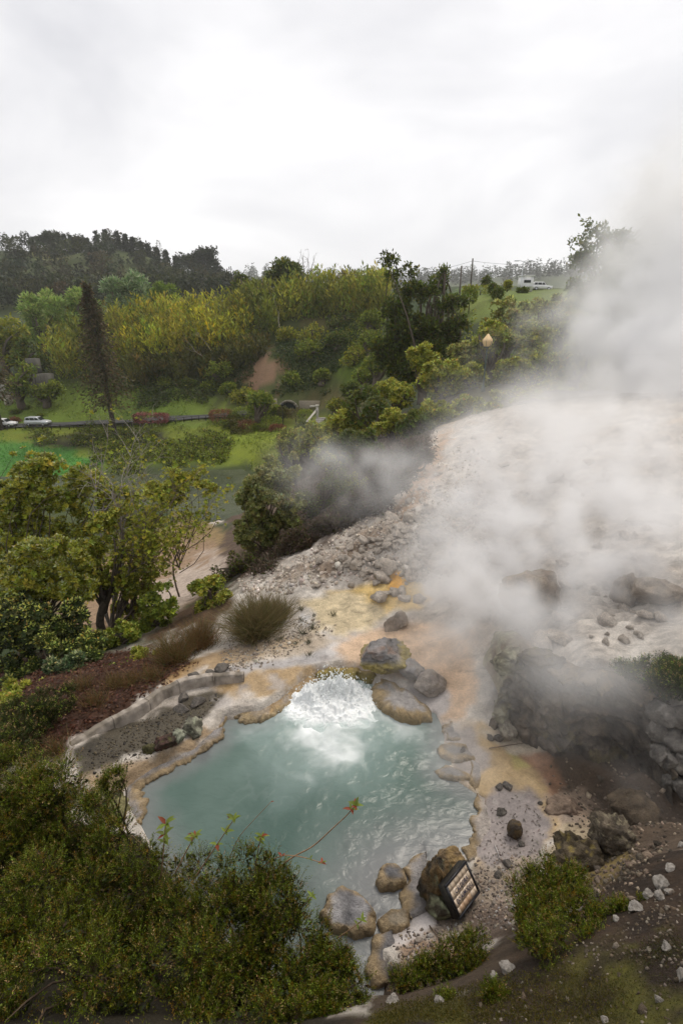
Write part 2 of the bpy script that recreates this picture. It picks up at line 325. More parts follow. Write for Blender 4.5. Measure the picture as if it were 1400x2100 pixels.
def paint(V):
    u, v, zc = proj(V); x, y, z = V.T; r = np.hypot(x, y)
    lq = np.stack([np.arctan2(x, y), np.log(r + .3), z * .12], -1)
    u = u + 26 * fbm(lq * 9, 4) + 9 * fbm(lq * 40 + 5, 3); v = v + 18 * fbm(lq * 9 + 31, 4) + 6 * fbm(lq * 40 + 77, 3)
    jn = fbm(lq * 26 + 11, 4)
    nA = f2(x, y, 1.7, 5, 2.); nB = f2(x, y, 6., 4, 4.); nC = f2(x, y, .35, 4, 6.)
    nD = f2(x, y, .02, 5, 1.)
    C = np.zeros((len(V), 3)); wet = np.zeros(len(V))
    def lay(c, m):
        C[:] = C * (1 - m[:, None]) + np.asarray(c) * m[:, None]
    def zone(poly, c, soft=14, jit=22, lo=0, hi=1e9, w_=None, amt=1., js=None):
        s = sdf(poly, u, v) + (jn if js is None else js) * jit
        m = sstep(soft, -soft, s) * ((zc > lo) & (zc < hi)) * amt
        lay(c, m)
        if w_ is not None: wet[:] = wet * (1 - m) + w_ * m
        return m
    mixc = lambda a, b, n: np.asarray(a) * (1 - n[:, None]) + np.asarray(b) * n[:, None]
    # far: woods floor and grass
    C[:] = mixc((.035, .05, .018), (.06, .075, .02), sstep(-.3, .4, nD))
    # pale sinter slope and terrace
    m = sstep(33, 26, r + 3 * nC + 2 * nA) * sstep(-.9, .1, z + nA * .4)
    lay((.055, .05, .022), (r < 48) * sstep(-.9, .1, z) * 1.0)
    lay(mixc((.47, .415, .36), (.64, .585, .52), sstep(-.35, .4, nA)), m)
    g = sstep(.1, .5, nC + .4 * nB) * (r < 46) * (z > 0); lay((.36, .315, .27), g * .5)
    g = sstep(.22, .5, f2(x, y, .6, 4, 21.)) * (r < 40) * (z > .5); lay((.42, .31, .21), g * .5)
    g = sstep(.25, .6, f2(x, y, 2.4, 4, 31.)) * m; lay((.66, .60, .53), g * .6)
    # river-side shelf
    zone([(120,1200),(250,1110),(380,1070),(450,1085),(480,1140),(470,1190),(400,1250),(250,1310),(120,1310)], (.28,.19,.12), 20, 30, 14, 55)
    zone([(260,1230),(400,1150),(470,1130),(470,1180),(400,1240),(290,1300)], (.42,.34,.28), 14, 30, 12, 55)
    zone([(385,1020),(440,1045),(470,1075),(440,1080),(395,1055)], (.55,.48,.42), 8, 14, 25, 80)
    zone([(360,1060),(470,1090),(480,1130),(400,1110)], (.24,.17,.08), 12, 20, 20, 60)
    # banks of scrub and the dark slope behind the pale one
    zone([(475,1195),(540,1165),(620,1128),(700,1092),(780,1052),(825,1000),(860,945),(900,885),(820,840),(600,880),(500,980),(450,1100)], (.10,.068,.048), 12, 26, 9, 60)
    zone([(540,1190),(690,1125),(780,1070),(815,1065),(730,1145),(600,1200)], (.28,.20,.135), 14, 25, 9, 40, amt=.8)
    zone([(820,1000),(850,950),(905,885),(935,880),(900,960),(850,1040),(815,1075),(805,1050)], (.45,.30,.19), 10, 18, 9, 40)
    # valley grass
    zone([(-900,868),(420,868),(700,860),(720,930),(560,970),(420,960),(-900,985)], (.12,.15,.012), 8, 10, 60, 135)
    zone([(-900,800),(60,812),(140,790),(300,780),(440,810),(560,835),(440,870),(-900,880)], (.085,.13,.012), 8, 14, 60, 140)
    zone([(440,880),(560,850),(600,950),(520,960),(460,930)], (.14,.17,.012), 8, 12, 60, 130)
    zone([(-200,905),(60,905),(150,915),(220,950),(100,985),(-200,1000)], (.06,.17,.025), 6, 8, 60, 120)
    zone([(60,888),(330,884),(350,915),(230,930),(90,910)], (.03,.03,.012), 6, 14, 60, 120)
    zone([(440,700),(800,640),(800,820),(440,830)], (.05,.065,.014), 16, 30, 60, 160)
    zone([(680,660),(760,640),(770,800),(700,800)], (.08,.125,.012), 10, 26, 60, 160)
    zone([(500,725),(545,715),(575,745),(570,790),(525,805),(500,780)], (.17,.11,.065), 6, 44, 60, 160)
    zone([(620,650),(690,640),(700,690),(640,700)], (.10,.08,.03), 12, 40, 60, 160, amt=.6)
    zone([(610,805),(745,795),(740,838),(615,838)], (.10,.085,.03), 8, 24, 60, 160, amt=.7)
    zone([(930,600),(1180,590),(1190,660),(960,665)], (.11,.15,.025), 8, 10, 50, 140)
    zone([(85,500),(125,505),(122,530),(70,525)], (.20,.18,.05), 6, 6, 200, 500)
    zone([(420,975),(500,960),(530,975),(520,1000),(430,990)], (.04,.055,.012), 8, 12, 40, 100)
    # red leaf litter and dark soil on the left
    zone([(-60,1330),(180,1340),(300,1330),(420,1360),(330,1415),(200,1480),(130,1540),(-60,1600)], (.060,.028,.016), 10, 26, 4, 18)
    zone([(200,1320),(380,1300),(480,1250),(470,1200),(330,1280)], (.10,.06,.035), 12, 20, 6, 20)
    # terrace paint: black gravel in the channel, orange and ochre stains, wet grey runs
    zone([(150,1545),(230,1490),(330,1450),(420,1420),(470,1420),(420,1480),(330,1520),(230,1580),(170,1600)], (.070,.058,.040), 8, 16, 4, 14, .45)
    zone([(170,1600),(300,1560),(420,1500),(455,1500),(330,1580),(265,1620),(200,1640)], (.33,.24,.15), 8, 16, 4, 14, .3)
    zone([(330,1390),(450,1330),(560,1300),(650,1300),(560,1330),(430,1370),(340,1420)], (.30,.19,.08), 7, 16, 5, 16, .5, .85)
    zone([(420,1410),(540,1370),(620,1360),(700,1385),(610,1410),(540,1440),(480,1430)], (.36,.24,.11), 8, 18, 5, 14, .4, .85)
    zone([(470,1370),(600,1345),(700,1310),(760,1300),(720,1350),(600,1370),(490,1390)], (.34,.32,.31), 8, 12, 5, 14, .92)
    pt = sstep(.05, .4, f2(x, y, 3.2, 4, 140.)) * (sdf([(420,1420),(540,1360),(760,1300),(900,1300),(960,1480),(780,1470),(640,1400),(480,1450)], u, v) < 20) * (r < 14); lay((.30,.27,.25), pt * .75); wet[:] = np.maximum(wet, pt * .8)
    zone([(610,1250),(626,1262),(615,1295),(602,1285)], (.50,.48,.46), 4, 6, 6, 16, .9)
    zone([(640,1278),(680,1285),(705,1310),(700,1345),(668,1340),(685,1312),(668,1292)], (.48,.45,.43), 4, 6, 6, 16, .95)
    zone([(480,1300),(640,1280),(700,1310),(620,1340),(480,1350)], (.44,.35,.25), 12, 20, 6, 16, .15, .7)
    zone([(670,1222),(740,1196),(850,1186),(890,1225),(810,1256),(680,1256)], (.66,.47,.19), 9, 16, 6, 20, .2)
    zone([(800,1180),(815,1180),(835,1205),(815,1225),(800,1210)], (.75,.40,.08), 5, 8, 6, 20)
    zone([(615,1232),(720,1212),(800,1245),(770,1300),(650,1285)], (.62,.51,.33), 10, 18, 6, 20)
    zone([(690,1330),(740,1300),(800,1280),(960,1290),(980,1400),(960,1480),(905,1490),(850,1400),(740,1370)], (.56,.40,.27), 12, 16, 5, 16, .6)
    zone([(780,1440),(900,1380),(930,1440),(900,1480)], (.42,.38,.36), 10, 12, 5, 16, .8)
    zone([(905,1500),(1000,1480),(1080,1540),(1150,1640),(1150,1700),(1090,1760),(980,1780),(960,1740),(985,1640),(925,1600)], (.40,.29,.16), 9, 12, 3.5, 14, .75)
    zone([(905,1490),(985,1490),(990,1560),(960,1620),(925,1590)], (.30,.26,.235), 10, 14, 3.5, 14, .85)
    zone([(1010,1610),(1080,1620),(1130,1690),(1110,1750),(1000,1780),(965,1750),(985,1660)], (.25,.215,.20), 10, 14, 3.5, 14, .97)
    zone([(1040,1540),(1095,1540),(1110,1570),(1050,1580)], (.40,.34,.14), 8, 10, 3.5, 14, .7)
    zone([(1060,1500),(1140,1530),(1180,1600),(1160,1660),(1120,1620),(1070,1560)], (.27,.155,.095), 9, 14, 3.5, 14)
    zone([(980,1780),(1100,1760),(1110,1830),(1030,1890),(960,1920),(850,1930),(840,1900),(930,1880)], (.27,.215,.165), 10, 16, 3, 10, .3)
    zone([(810,1930),(960,1920),(940,1990),(830,2000)], (.36,.25,.17), 8, 12, 3, 10)
    zone([(980,1850),(1060,1860),(1040,1930),(950,1930)], (.15,.11,.085), 10, 16, 3, 10)
    zone([(780,1850),(880,1850),(900,1900),(830,1940),(780,1930)], (.44,.40,.38), 8, 14, 3, 10, .85)
    zone([(770,1990),(830,1985),(960,1960),(1060,1890),(1130,1850),(1160,1880),(1080,1990),(900,2060),(760,2100)], (.085,.06,.04), 10, 18, 2, 8)
    # grey-brown hollow on the right
    zone([(1110,1520),(1330,1500),(1420,1560),(1420,1760),(1290,1830),(1180,1860),(1140,1790),(1180,1690),(1150,1600)], (.105,.075,.052), 12, 20, 2, 12)
    zone([(1180,1770),(1290,1720),(1300,1800),(1230,1850),(1170,1840)], (.21,.155,.055), 10, 22, 2, 12, amt=.8)
    zone([(1120,1640),(1200,1620),(1220,1660),(1190,1720),(1140,1700)], (.36,.27,.20), 10, 22, 2, 12, amt=.8)
    zone([(1140,1700),(1215,1690),(1200,1770),(1150,1790)], (.52,.42,.28), 10, 22, 2, 12, amt=.75)
    zone([(990,1500),(1080,1490),(1130,1530),(1050,1540)], (.42,.36,.28), 9, 14, 3.5, 14)
    # camera-side bank: soil and moss
    m = sstep(1.35, 1.75, z + nB * .25) * (r < 4.6) * (y < 3.6)
    lay(mixc((.030, .019, .012), (.060, .037, .022), sstep(-.3, .4, nB)), m)
    mo = sstep(-.05, .3, nA + .5 * nB) * m * sstep(2.6, 1.9, y); lay((.105, .100, .014), mo * .9)
    zone([(-200,1540),(120,1545),(215,1625),(275,1680),(330,1735),(400,1840),(500,1940),(620,2040),(720,2095),(900,2300),(-200,2300)], (.028,.022,.012), 12, 20, 0, 6.5)
    # pool and river beds
    s = sdf(POOL, x, y); lay((.20, .19, .18), sstep(.02, -.12, s) * (r < 12)); wet[(s < .05) & (r < 12)] = .8
    fv = 1 + .45 * f2(x, y, .11, 5, 71.) + .25 * f2(x, y, .5, 4, 73.); C[:] = np.where((r > 45)[:, None], C * np.clip(fv, .45, 1.7)[:, None] * (1 + .18 * f2(x, y, .05, 4, 90.)[:, None] * np.array([1., -.3, -.5])), C)
    cr = np.clip(.10 - np.abs(f2(x + .3 * nB, y, 1.4, 4, 120.)), 0, .1) * 10; C[:] = np.where(((r < 45) & (r > 7) & (z > .3))[:, None], C * (1 - .35 * cr[:, None]), C)
    return C, wet
# ------------------------------------------------------------------ plants
def nrm(a): return a / (np.linalg.norm(a, axis=-1, keepdims=True) + 1e-9)
def rdir(n, rng): return nrm(rng.normal(size=(n, 3)))
def palette(pal, n, rng, jit=.28, hue=.07):
    c = np.array([p[0] for p in pal]); w_ = np.array([p[1] for p in pal], float); k = rng.choice(len(pal), n, p=w_ / w_.sum())
    return c[k] * (1 + jit * (rng.random((n, 1)) * 2 - 1)) * (1 + hue * rng.normal(size=(n, 3)))
def leaf_quads(P, A, Nn, L, Wd, C, bend=.12):
    n = len(P); A = nrm(A); S = nrm(np.cross(A, Nn)); U = np.cross(S, A)
    L = np.broadcast_to(np.asarray(L, float), (n,))[:, None]; Wd = np.broadcast_to(np.asarray(Wd, float), (n,))[:, None]
    m = P + A * L * .48 + U * L * bend
    V = np.stack([P, m + S * Wd / 2, P + A * L, m - S * Wd / 2], 1).reshape(-1, 3)
    F = np.arange(n * 4).reshape(n, 4); return V, F, np.repeat(C, 4, 0)
def ell_px(ells, Y):
    """ellipses in the photo at depth Y -> ellipsoids in the world (centre, radii)"""
    out = []
    for e in ells:
        u, v, ru, rv = e[:4]; y = Y + (e[4] if len(e) > 4 else 0)
        s = pxs(u, v, y); out.append((W(u, v, y), np.array([ru * s, .85 * (ru * rv) ** .5 * s, rv * s])))
    return out
def clumps(E, n, rc, rng, fill=.55):
    area = np.array([r[0] * r[2] for c, r in E]); k = rng.choice(len(E), n, p=area / area.sum())
    d = rdir(n, rng); d[:, 1] -= .25; d[:, 2] += .12; d = nrm(d)
    c = np.array([E[i][0] for i in k]); r = np.array([E[i][1] for i in k])
    q = fill + (1 - fill) * rng.random(n) ** .5
    R = rc * r.min(1) * rng.uniform(.65, 1.35, n)
    return c + d * (r - R[:, None] * .55).clip(.02) * q[:, None], R
def tips_of(Cc, R, n, rng, up=.35):
    k = rng.choice(len(Cc), n, p=R ** 2 / (R ** 2).sum()); d = rdir(n, rng); d[:, 2] += up; d[:, 1] -= .15; d = nrm(d)
    return Cc[k] + d * (R[k] * rng.uniform(.6, 1.08, n))[:, None] * np.array([1, 1, .85]), d, k
def foliage(P, D, style, size, pal, rng, pal_tip=None):
    """leaf geometry at twig tips P with directions D"""
    n = len(P)
    if style == 'leaf':
        m = 3; P2 = np.repeat(P, m, 0) + rng.normal(size=(n * m, 3)) * size * .45; A = nrm(np.repeat(D, m, 0) * .7 + rng.normal(size=(n * m, 3)) * .6)
        sz = size * rng.uniform(.7, 1.3, n * m)
        return leaf_quads(P2, A, rdir(n * m, rng) + np.array([0, 0, .8]), sz, sz * .5, palette(pal, n * m, rng))
    if style == 'rosette':
        m = 6; ax = nrm(D + np.array([0, 0, .55])); B = nrm(np.cross(ax, rdir(n, rng))); T = np.cross(ax, B)
        ph = (np.arange(m)[None] / m * 2 * math.pi + rng.random((n, 1)) * 6.28); tilt = rng.uniform(.55, 1.25, (n, m))
        A = ax[:, None] * np.cos(tilt)[..., None] + (B[:, None] * np.cos(ph)[..., None] + T[:, None] * np.sin(ph)[..., None]) * np.sin(tilt)[..., None]
        A = A.reshape(-1, 3); Nn = np.repeat(ax, m, 0); sz = np.repeat(size * rng.uniform(.75, 1.25, n), m) * rng.uniform(.8, 1.15, n * m)
        C = np.repeat(palette(pal, n, rng), m, 0) * rng.uniform(.8, 1.2, (n * m, 1))
        if pal_tip:
            t = np.repeat(rng.random(n) < .15 + .6 * np.clip(D[:, 2], 0, 1), m) & (np.tile(np.arange(m), n) % 2 == 0); C[t] = palette(pal_tip, t.sum(), rng)
        return leaf_quads(np.repeat(P, m, 0), A, Nn, sz, sz * .48, C, -.08)
    if style == 'streak':       # thin hanging / feathery leaves
        m = 3; A = nrm(np.repeat(D, m, 0) + rng.normal(size=(n * m, 3)) * .45); sz = size * rng.uniform(.6, 1.4, n * m)
        P2 = np.repeat(P, m, 0) + rng.normal(size=(n * m, 3)) * size * .35
        return leaf_quads(P2, A, rdir(n * m, rng), sz, sz * .24, palette(pal, n * m, rng))
def sprigs(P, D, rng, L=.12, nn=30, nl=.02, nw=.004, pal=None, pal_tip=None):
    """heath twigs: a stem with many small needles, one triangle each"""
    n = len(P); D = nrm(D); L = L * rng.uniform(.6, 1.35, n); B = nrm(np.cross(D, rdir(n, rng))); T = np.cross(D, B)
    t = (np.arange(nn) + .5) / nn; ph = np.arange(nn) * 2.4
    base = P[:, None] + D[:, None] * (L[:, None] * t[None])[..., None]
    o = B[:, None] * np.cos(ph)[None, :, None] + T[:, None] * np.sin(ph)[None, :, None]
    A = nrm(o * .75 + D[:, None] * (.55 + .5 * t)[None, :, None] + rng.normal(size=(n, nn, 3)) * .15)
    ln = nl * rng.uniform(.7, 1.3, (n, nn, 1)); S = nrm(np.cross(A, rng.normal(size=(n, nn, 3)))) * nw * .5
    V = np.stack([base - S + A * ln * .25, base + S + A * ln * .25, base + A * ln], 2).reshape(-1, 3)
    c = palette(pal, n, rng)[:, None] * rng.uniform(.75, 1.25, (n, nn, 1))
    tp = rng.random(n) < .3; ct = palette(pal_tip or pal, n, rng)
    tm = (t > .62)[None, :, None] & tp[:, None, None]; c = np.where(tm, ct[:, None] * rng.uniform(.7, 1.2, (n, nn, 1)), c)
    F = np.arange(n * nn * 3).reshape(-1, 3); C = np.repeat(c.reshape(-1, 3), 3, 0)
    Sp = nrm(np.cross(D, np.array([.2, -1, .3]))) * .0016; e = P + D * L[:, None]
    V2 = np.stack([P - D * L[:, None] * .5 - Sp, P - D * L[:, None] * .5 + Sp, e], 1).reshape(-1, 3); F2 = np.arange(n * 3).reshape(-1, 3) + len(V)
    return np.vstack([V, V2]), np.vstack([F, F2]), np.vstack([C, np.tile([.07, .045, .025], (n * 3, 1))])
def curve_to(a, b, rng, k=5, sag=.12):
    a, b = np.asarray(a), np.asarray(b); t = np.linspace(0, 1, k)[:, None]; L = np.linalg.norm(b - a)
    return a + (b - a) * t + np.sin(t * math.pi) * rng.normal(size=3) * L * sag + np.array([0, 0, 1.]) * np.sin(t * math.pi) * L * .08
def wood(mb, base, Cc, rng, r0, lean=None, nl=14, bark=(.10, .08, .06), twig=None):
    top = np.mean(Cc, 0); f = base + (top - base) * .38 + np.array([0, 0, .04]); f = f + rng.normal(size=3) * np.linalg.norm(top - base) * .04
    mb.tube(curve_to(base - np.array([0, 0, .15 * r0 + .05]), f, rng, 6, .05), np.linspace(r0, r0 * .7, 6), bark, 7)
    ids = rng.permutation(len(Cc))[:nl]
    for i in ids: mb.tube(curve_to(f - (f - base) * rng.uniform(0, .45), Cc[i], rng, 6), np.linspace(r0 * .5, r0 * .08, 6), bark, 5, False)
    return f
def plant(name, label, cat, ells, Y, base, style='rosette', size=.08, n=900, pal=None, tip=None, rc=.34, nclump=None, r0=None, group=None, bark=(.10, .08, .06), seed=0, up=.35, stem='stems', leafn='foliage', fill=.55, nl=14, mul=1.6):
    rng = np.random.default_rng(abs(hash((label,))) % 1 + seed * 131 + len(label) * 7 + int(base[0] * 3 + base[1]))
    E = ell_px(ells, Y); s = pxs(base[0], base[1], Y); x = W(base[0], base[1], Y)[0]; b = np.array([x, Y, H1(x, Y)])
    lowest = min(c[2] - r[2] for c, r in E)
    if b[2] > lowest + .3 * (max(c[2] + r[2] for c, r in E) - lowest): b[2] = lowest
    if nclump is None: nclump = 14 * len(E)
    Cc, R = clumps(E, nclump, rc, rng, fill); P, D, _ = tips_of(Cc, R, int(n * mul), rng, up); size = size * 1.2
    t = thing(name, b, label, cat, group); mb = MB(); wood(mb, b, Cc, rng, r0 or 9 * s, nl=nl, bark=bark)
    mb.build(stem, M_bark, t)
    fo = MB(); fo.add(*foliage(P, D, style, size, pal, rng, tip)); f = fo.build(leafn, M_leaf, t); f['kind'] = 'stuff'
    return t
OLIVE = [((0.263, 0.276, 0.032), 3), ((0.389, 0.371, 0.043), 2), ((0.175, 0.201, 0.026), 2)]
OLIVE_TIP = [((0.498, 0.544, 0.128), 2), ((0.415, 0.413, 0.07), 1), ((0.458, 0.285, 0.059), 0.35)]
PALE = [((0.231, 0.23, 0.061), 3), ((0.335, 0.32, 0.102), 2), ((0.149, 0.17, 0.041), 2)]
PALE_TIP = [((0.391, 0.414, 0.205), 2), ((0.322, 0.345, 0.117), 1)]
DARK = [((0.086, 0.12, 0.02), 3), ((0.13, 0.167, 0.022), 2), ((0.185, 0.171, 0.024), 1)]
GREEN = [((0.172, 0.212, 0.023), 3), ((0.264, 0.297, 0.031), 2), ((0.125, 0.16, 0.02), 2)]
LIME = [((0.231, 0.279, 0.03), 2), ((0.302, 0.329, 0.045), 1), ((0.142, 0.198, 0.03), 2)]
POPLAR = [((0.282, 0.393, 0.09), 3), ((0.411, 0.496, 0.153), 2), ((0.173, 0.256, 0.055), 1)]
SILVER = [((0.297, 0.386, 0.194), 2), ((0.416, 0.491, 0.297), 1), ((0.164, 0.253, 0.089), 2)]
BROWN = [((0.121, 0.082, 0.036), 3), ((0.085, 0.074, 0.03), 2), ((0.071, 0.091, 0.026), 1)]
HEATH = [((0.099, 0.135, 0.006), 4), ((0.151, 0.163, 0.008), 3), ((0.072, 0.091, 0.006), 2), ((0.221, 0.13, 0.013), 1.2)]
HEATH_TIP = [((0.278, 0.347, 0.047), 2), ((0.394, 0.289, 0.127), 1.5), ((0.324, 0.208, 0.081), 1)]
def forest_crowns(P, hts, wds, pal, rng, nq=120, size=1.6, conif=None):
    """joined tree crowns on ground points P"""
    mb = MB()
    for i, p in enumerate(P):
        h, wd = hts[i], wds[i]
        if conif is not None and conif[i]:
            m = nq; t = rng.random(m) ** .8; a = rng.random(m) * 6.28; rad = wd * (1 - t) * rng.uniform(.5, 1.05, m) + .15
            o = np.stack([np.cos(a) * rad, np.sin(a) * rad, h * (.1 + .9 * t)], 1); A = np.stack([np.cos(a), np.sin(a), -.25 + .9 * t ** 3], 1)
            base = palette(pal, 1, rng, .3); C = base * rng.uniform(.6, 1.4, (m, 1)); sz = size * (1.15 - .6 * t)
            mb.add(*leaf_quads(p + o, A, rdir(m, rng) + [0, 0, 1.], sz, sz * .45, C))
        else:
            cc = rdir(7, rng) * np.array([wd * .55, wd * .55, h * .26]) + np.array([0, 0, h * .62]); m = nq
            k = rng.integers(0, 7, m); dd = rdir(m, rng); dd[:, 2] += .35; dd = nrm(dd)
            o = cc[k] + dd * wd * .55 * rng.uniform(.7, 1.05, (m, 1)) ; base = palette(pal, 1, rng, .35); C = base * rng.uniform(.6, 1.45, (m, 1))
            sz = size * rng.uniform(.6, 1.2, m); mb.add(*leaf_quads(p + o, nrm(dd + rng.normal(size=(m, 3)) * .6), rdir(m, rng) + [0, 0, .6], sz, sz * .6, C))
    return mb
def ground_pts(poly, lo, hi, n, rng, jit=10):
    m = np.where((GZC > lo) & (GZC < hi))[0]; q = GV[m]; m = m[sdf(poly, GU[m], GVV[m]) + jit * fbm(np.stack([GU[m] / 45, GVV[m] / 30, np.zeros(len(m))], -1), 4) < 0]
    if len(m) == 0: return np.zeros((0, 3))
    p = GV[rng.choice(m, n)].copy(); r = np.hypot(p[:, 0], p[:, 1]); p[:, :2] += rng.normal(size=(n, 2)) * np.where(r < 7, r * .018, r * .005)[:, None]
    p[:, 2] = height(p[:, 0], p[:, 1]); return p
def cover(name, label, cat, poly, lo, hi, n, size, pal, hgt, rng, style='leaf'):
    """low uncountable ground cover"""
    p = ground_pts(poly, lo, hi, n, rng, 45 if hi > 50 else 12)
    if len(p) == 0: return None
    cl = np.clip(.55 + 1.5 * fbm(p * (.28 if hi > 50 else 1.2), 3), .05, 1.8); p[:, 2] += hgt * cl * rng.random(n) ** 1.2; D = rdir(n, rng); D[:, 2] = np.abs(D[:, 2]) + .3
    mb = MB(); mb.add(*foliage(p, nrm(D), style, size, pal, rng)); o = mb.build(name, M_leaf); return tag(o, label, cat, kind='stuff')
def conifer(name, label, u, vtop, vbase, Y, pal, rng, wmax=30, dens=900, size=.6, group=None, bare=.12, lean=0):
    s = pxs(u, vbase, Y); b = W(u, vbase, Y); gz = H1(b[0], Y); h = W(u, vtop, Y)[2] - gz; b[2] = gz
    t = thing(name, b, label, 'tree', group); mb = MB()
    mb.tube([b + [0, 0, -.3], b + [lean * .4, 0, h * .5], b + [lean, 0, h * .98]], [h * .018, h * .012, .03], (.085, .065, .05), 7); mb.build('trunk', M_bark, t)
    nb = int(dens / 14); mbb = MB(); tt = bare + (1 - bare) * rng.random(nb) ** .9; a = rng.random(nb) * 6.28
    Lb = wmax * s * (1 - tt) ** .95 * (.55 + .45 * np.minimum(1, (tt - bare + .12) / .3)) * rng.uniform(.5, 1.1, nb) + .15
    m = 12; q = (np.arange(m) + .7) / m
    o = np.stack([np.cos(a)[:, None] * Lb[:, None] * q, np.sin(a)[:, None] * Lb[:, None] * q, (tt * h)[:, None] - .28 * Lb[:, None] * q ** 1.5], -1) + rng.normal(size=(nb, m, 3)) * size * .22
    o[..., 0] += (lean * tt)[:, None]
    A = np.stack([np.cos(a), np.sin(a), np.full(nb, -.45)], 1)[:, None] + rng.normal(size=(nb, m, 3)) * .5
    sz = size * rng.uniform(.6, 1.2, nb * m)
    mbb.add(*leaf_quads(b + o.reshape(-1, 3), A.reshape(-1, 3), rdir(nb * m, rng), sz, sz * .4, palette(pal, nb * m, rng, .4)))
    f = mbb.build('crown', M_leaf, t); f['kind'] = 'stuff'; return t
def bare_tree(name, label, cat, u, vb, Y, tops, r0, rng, bark, twigs=5, group=None, leafpal=None, nleaf=0, lsize=.06):
    """several bare stems that fork towards given photo points (u, v, dY)"""
    x = W(u, vb, Y)[0]; b = np.array([x, Y, H1(x, Y)]); t = thing(name, b, label, cat, group); mb = MB(); ends = []
    for tp in tops:
        e = W(tp[0], tp[1], Y + (tp[2] if len(tp) > 2 else 0)); c = curve_to(b + rng.normal(size=3) * [r0, r0, 0], e, rng, 9, .05); c[1:-1] += rng.normal(size=(7, 3)) * np.linalg.norm(e - b) * .012
        mb.tube(c, np.linspace(r0, r0 * .12, 9), bark, 6, False)
        for k in range(twigs):
            i = rng.integers(3, 9); L = np.linalg.norm(e - b) * rng.uniform(.10, .24); dr = nrm(nrm(e - b) + rng.normal(size=3) * .6); q = c[i] + dr * L
            c2 = curve_to(c[i], q, rng, 5, .08); mb.tube(c2, np.linspace(r0 * .32, r0 * .06, 5), bark, 4, False); ends.append(q)
            for j in range(4):
                q2 = c2[rng.integers(1, 5)]; e2 = q2 + nrm(dr + rng.normal(size=3) * .7) * L * rng.uniform(.3, .6)
                mb.tube(curve_to(q2, e2, rng, 4, .08), np.linspace(r0 * .16, r0 * .05, 4), bark, 3, False); ends.append(e2)
    mb.build('branches', M_bark, t)
    if nleaf:
        E = np.array(ends); P = E[rng.integers(0, len(E), nleaf)] + rng.normal(size=(nleaf, 3)) * lsize * 1.6; D = rdir(nleaf, rng); D[:, 2] += .6
        f = MB().add(*foliage(P, nrm(D), 'rosette', lsize, leafpal, rng)).build('foliage', M_leaf, t); f['kind'] = 'stuff'
    return t
def heath(name, label, ells, n, rng, base, stems=10, L=.12, nl=.02, nw=.004, pal=HEATH, ptip=HEATH_TIP, group=None, fill=.5, nn=11, rc=.3, ncl=16, bark=(.06,.04,.025)):
    E = []
    for e in ells:
        g = G(e[0], e[1], .7, 9.); E += ell_px([e[:4]], max(.9, min(e[4], g[1] - .35 * min(e[2], e[3]) * pxs(e[0], e[1], g[1]))))
    n = int(n * 2.1); nl *= 1.3; nw *= 1.9; L *= 1.05; b = np.array(base, float); t = thing(name, b, label, 'shrub', group)
    Cc, R = clumps(E, ncl * len(E), rc, rng, fill); P, D, k = tips_of(Cc, R, n, rng, .7); D = nrm(D + np.array([0, 0, .9]) + rng.normal(size=D.shape) * .25)
    mb = MB()
    for i in rng.permutation(len(Cc))[:stems]:
        bb = b + np.append(rng.normal(size=2) * .15, -.05); bb[:2] = bb[:2] * .6 + Cc[i][:2] * .4; bb[2] = min(b[2], H1(bb[0], bb[1]) - .05)
        mb.tube(curve_to(bb, Cc[i], rng, 6, .08), np.linspace(.016, .004, 6), bark, 5, False)
    mb.build('stems', M_bark, t)
    fo = MB().add(*sprigs(P, D, rng, L, nn, nl, nw, pal, ptip)); m = int(n * .55); P2, D2, _ = tips_of(Cc, R * .8, m, rng, .3)     # inner filler twigs, coloured dark to stand for the shaded bush interior
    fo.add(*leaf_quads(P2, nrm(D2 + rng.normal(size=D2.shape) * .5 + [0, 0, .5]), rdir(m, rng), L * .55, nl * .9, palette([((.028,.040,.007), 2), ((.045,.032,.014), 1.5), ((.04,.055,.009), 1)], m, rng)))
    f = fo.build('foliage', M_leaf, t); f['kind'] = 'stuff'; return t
def tuft(name, label, u, v, Y, L, n, pal, rng, spread=.8, cat='grass tuft', group=None, wd=.006, r=.12, hit=None):
    b = hit if hit is not None else G(u, v, 3, 30); t = b - np.array([0, 0, .02]); D = rdir(n, rng); D[:, 2] = np.abs(D[:, 2]) + 1.05 / spread * .8; D = nrm(D)
    P = t + rng.normal(size=(n, 3)) * [r, r, .005]; ll = L * rng.uniform(.6, 1.1, n)[:, None]; S = nrm(np.cross(D, rdir(n, rng))) * wd / 2
    out = D * [1, 1, 0]; m = P + D * ll * .55; e = P + D * ll + out * ll * .16 - np.array([0, 0, .10]) * ll * np.linalg.norm(out, axis=1)[:, None]
    V = np.stack([P - S, P + S, m + S * .8, m - S * .8, e], 1).reshape(-1, 3); i = np.arange(n)[:, None] * 5
    c = palette(pal, n, rng, .35); C = np.repeat(c, 5, 0); C[4::5] = C[4::5] * .6 + np.array([.22, .16, .07]) * .4
    o = obj(name, mesh_np(name, V - b, [np.hstack([i, i + 1, i + 2, i + 3]), np.hstack([i + 3, i + 2, i + 4])], C), M_leaf, None, b)
    return tag(o, label, cat, group)
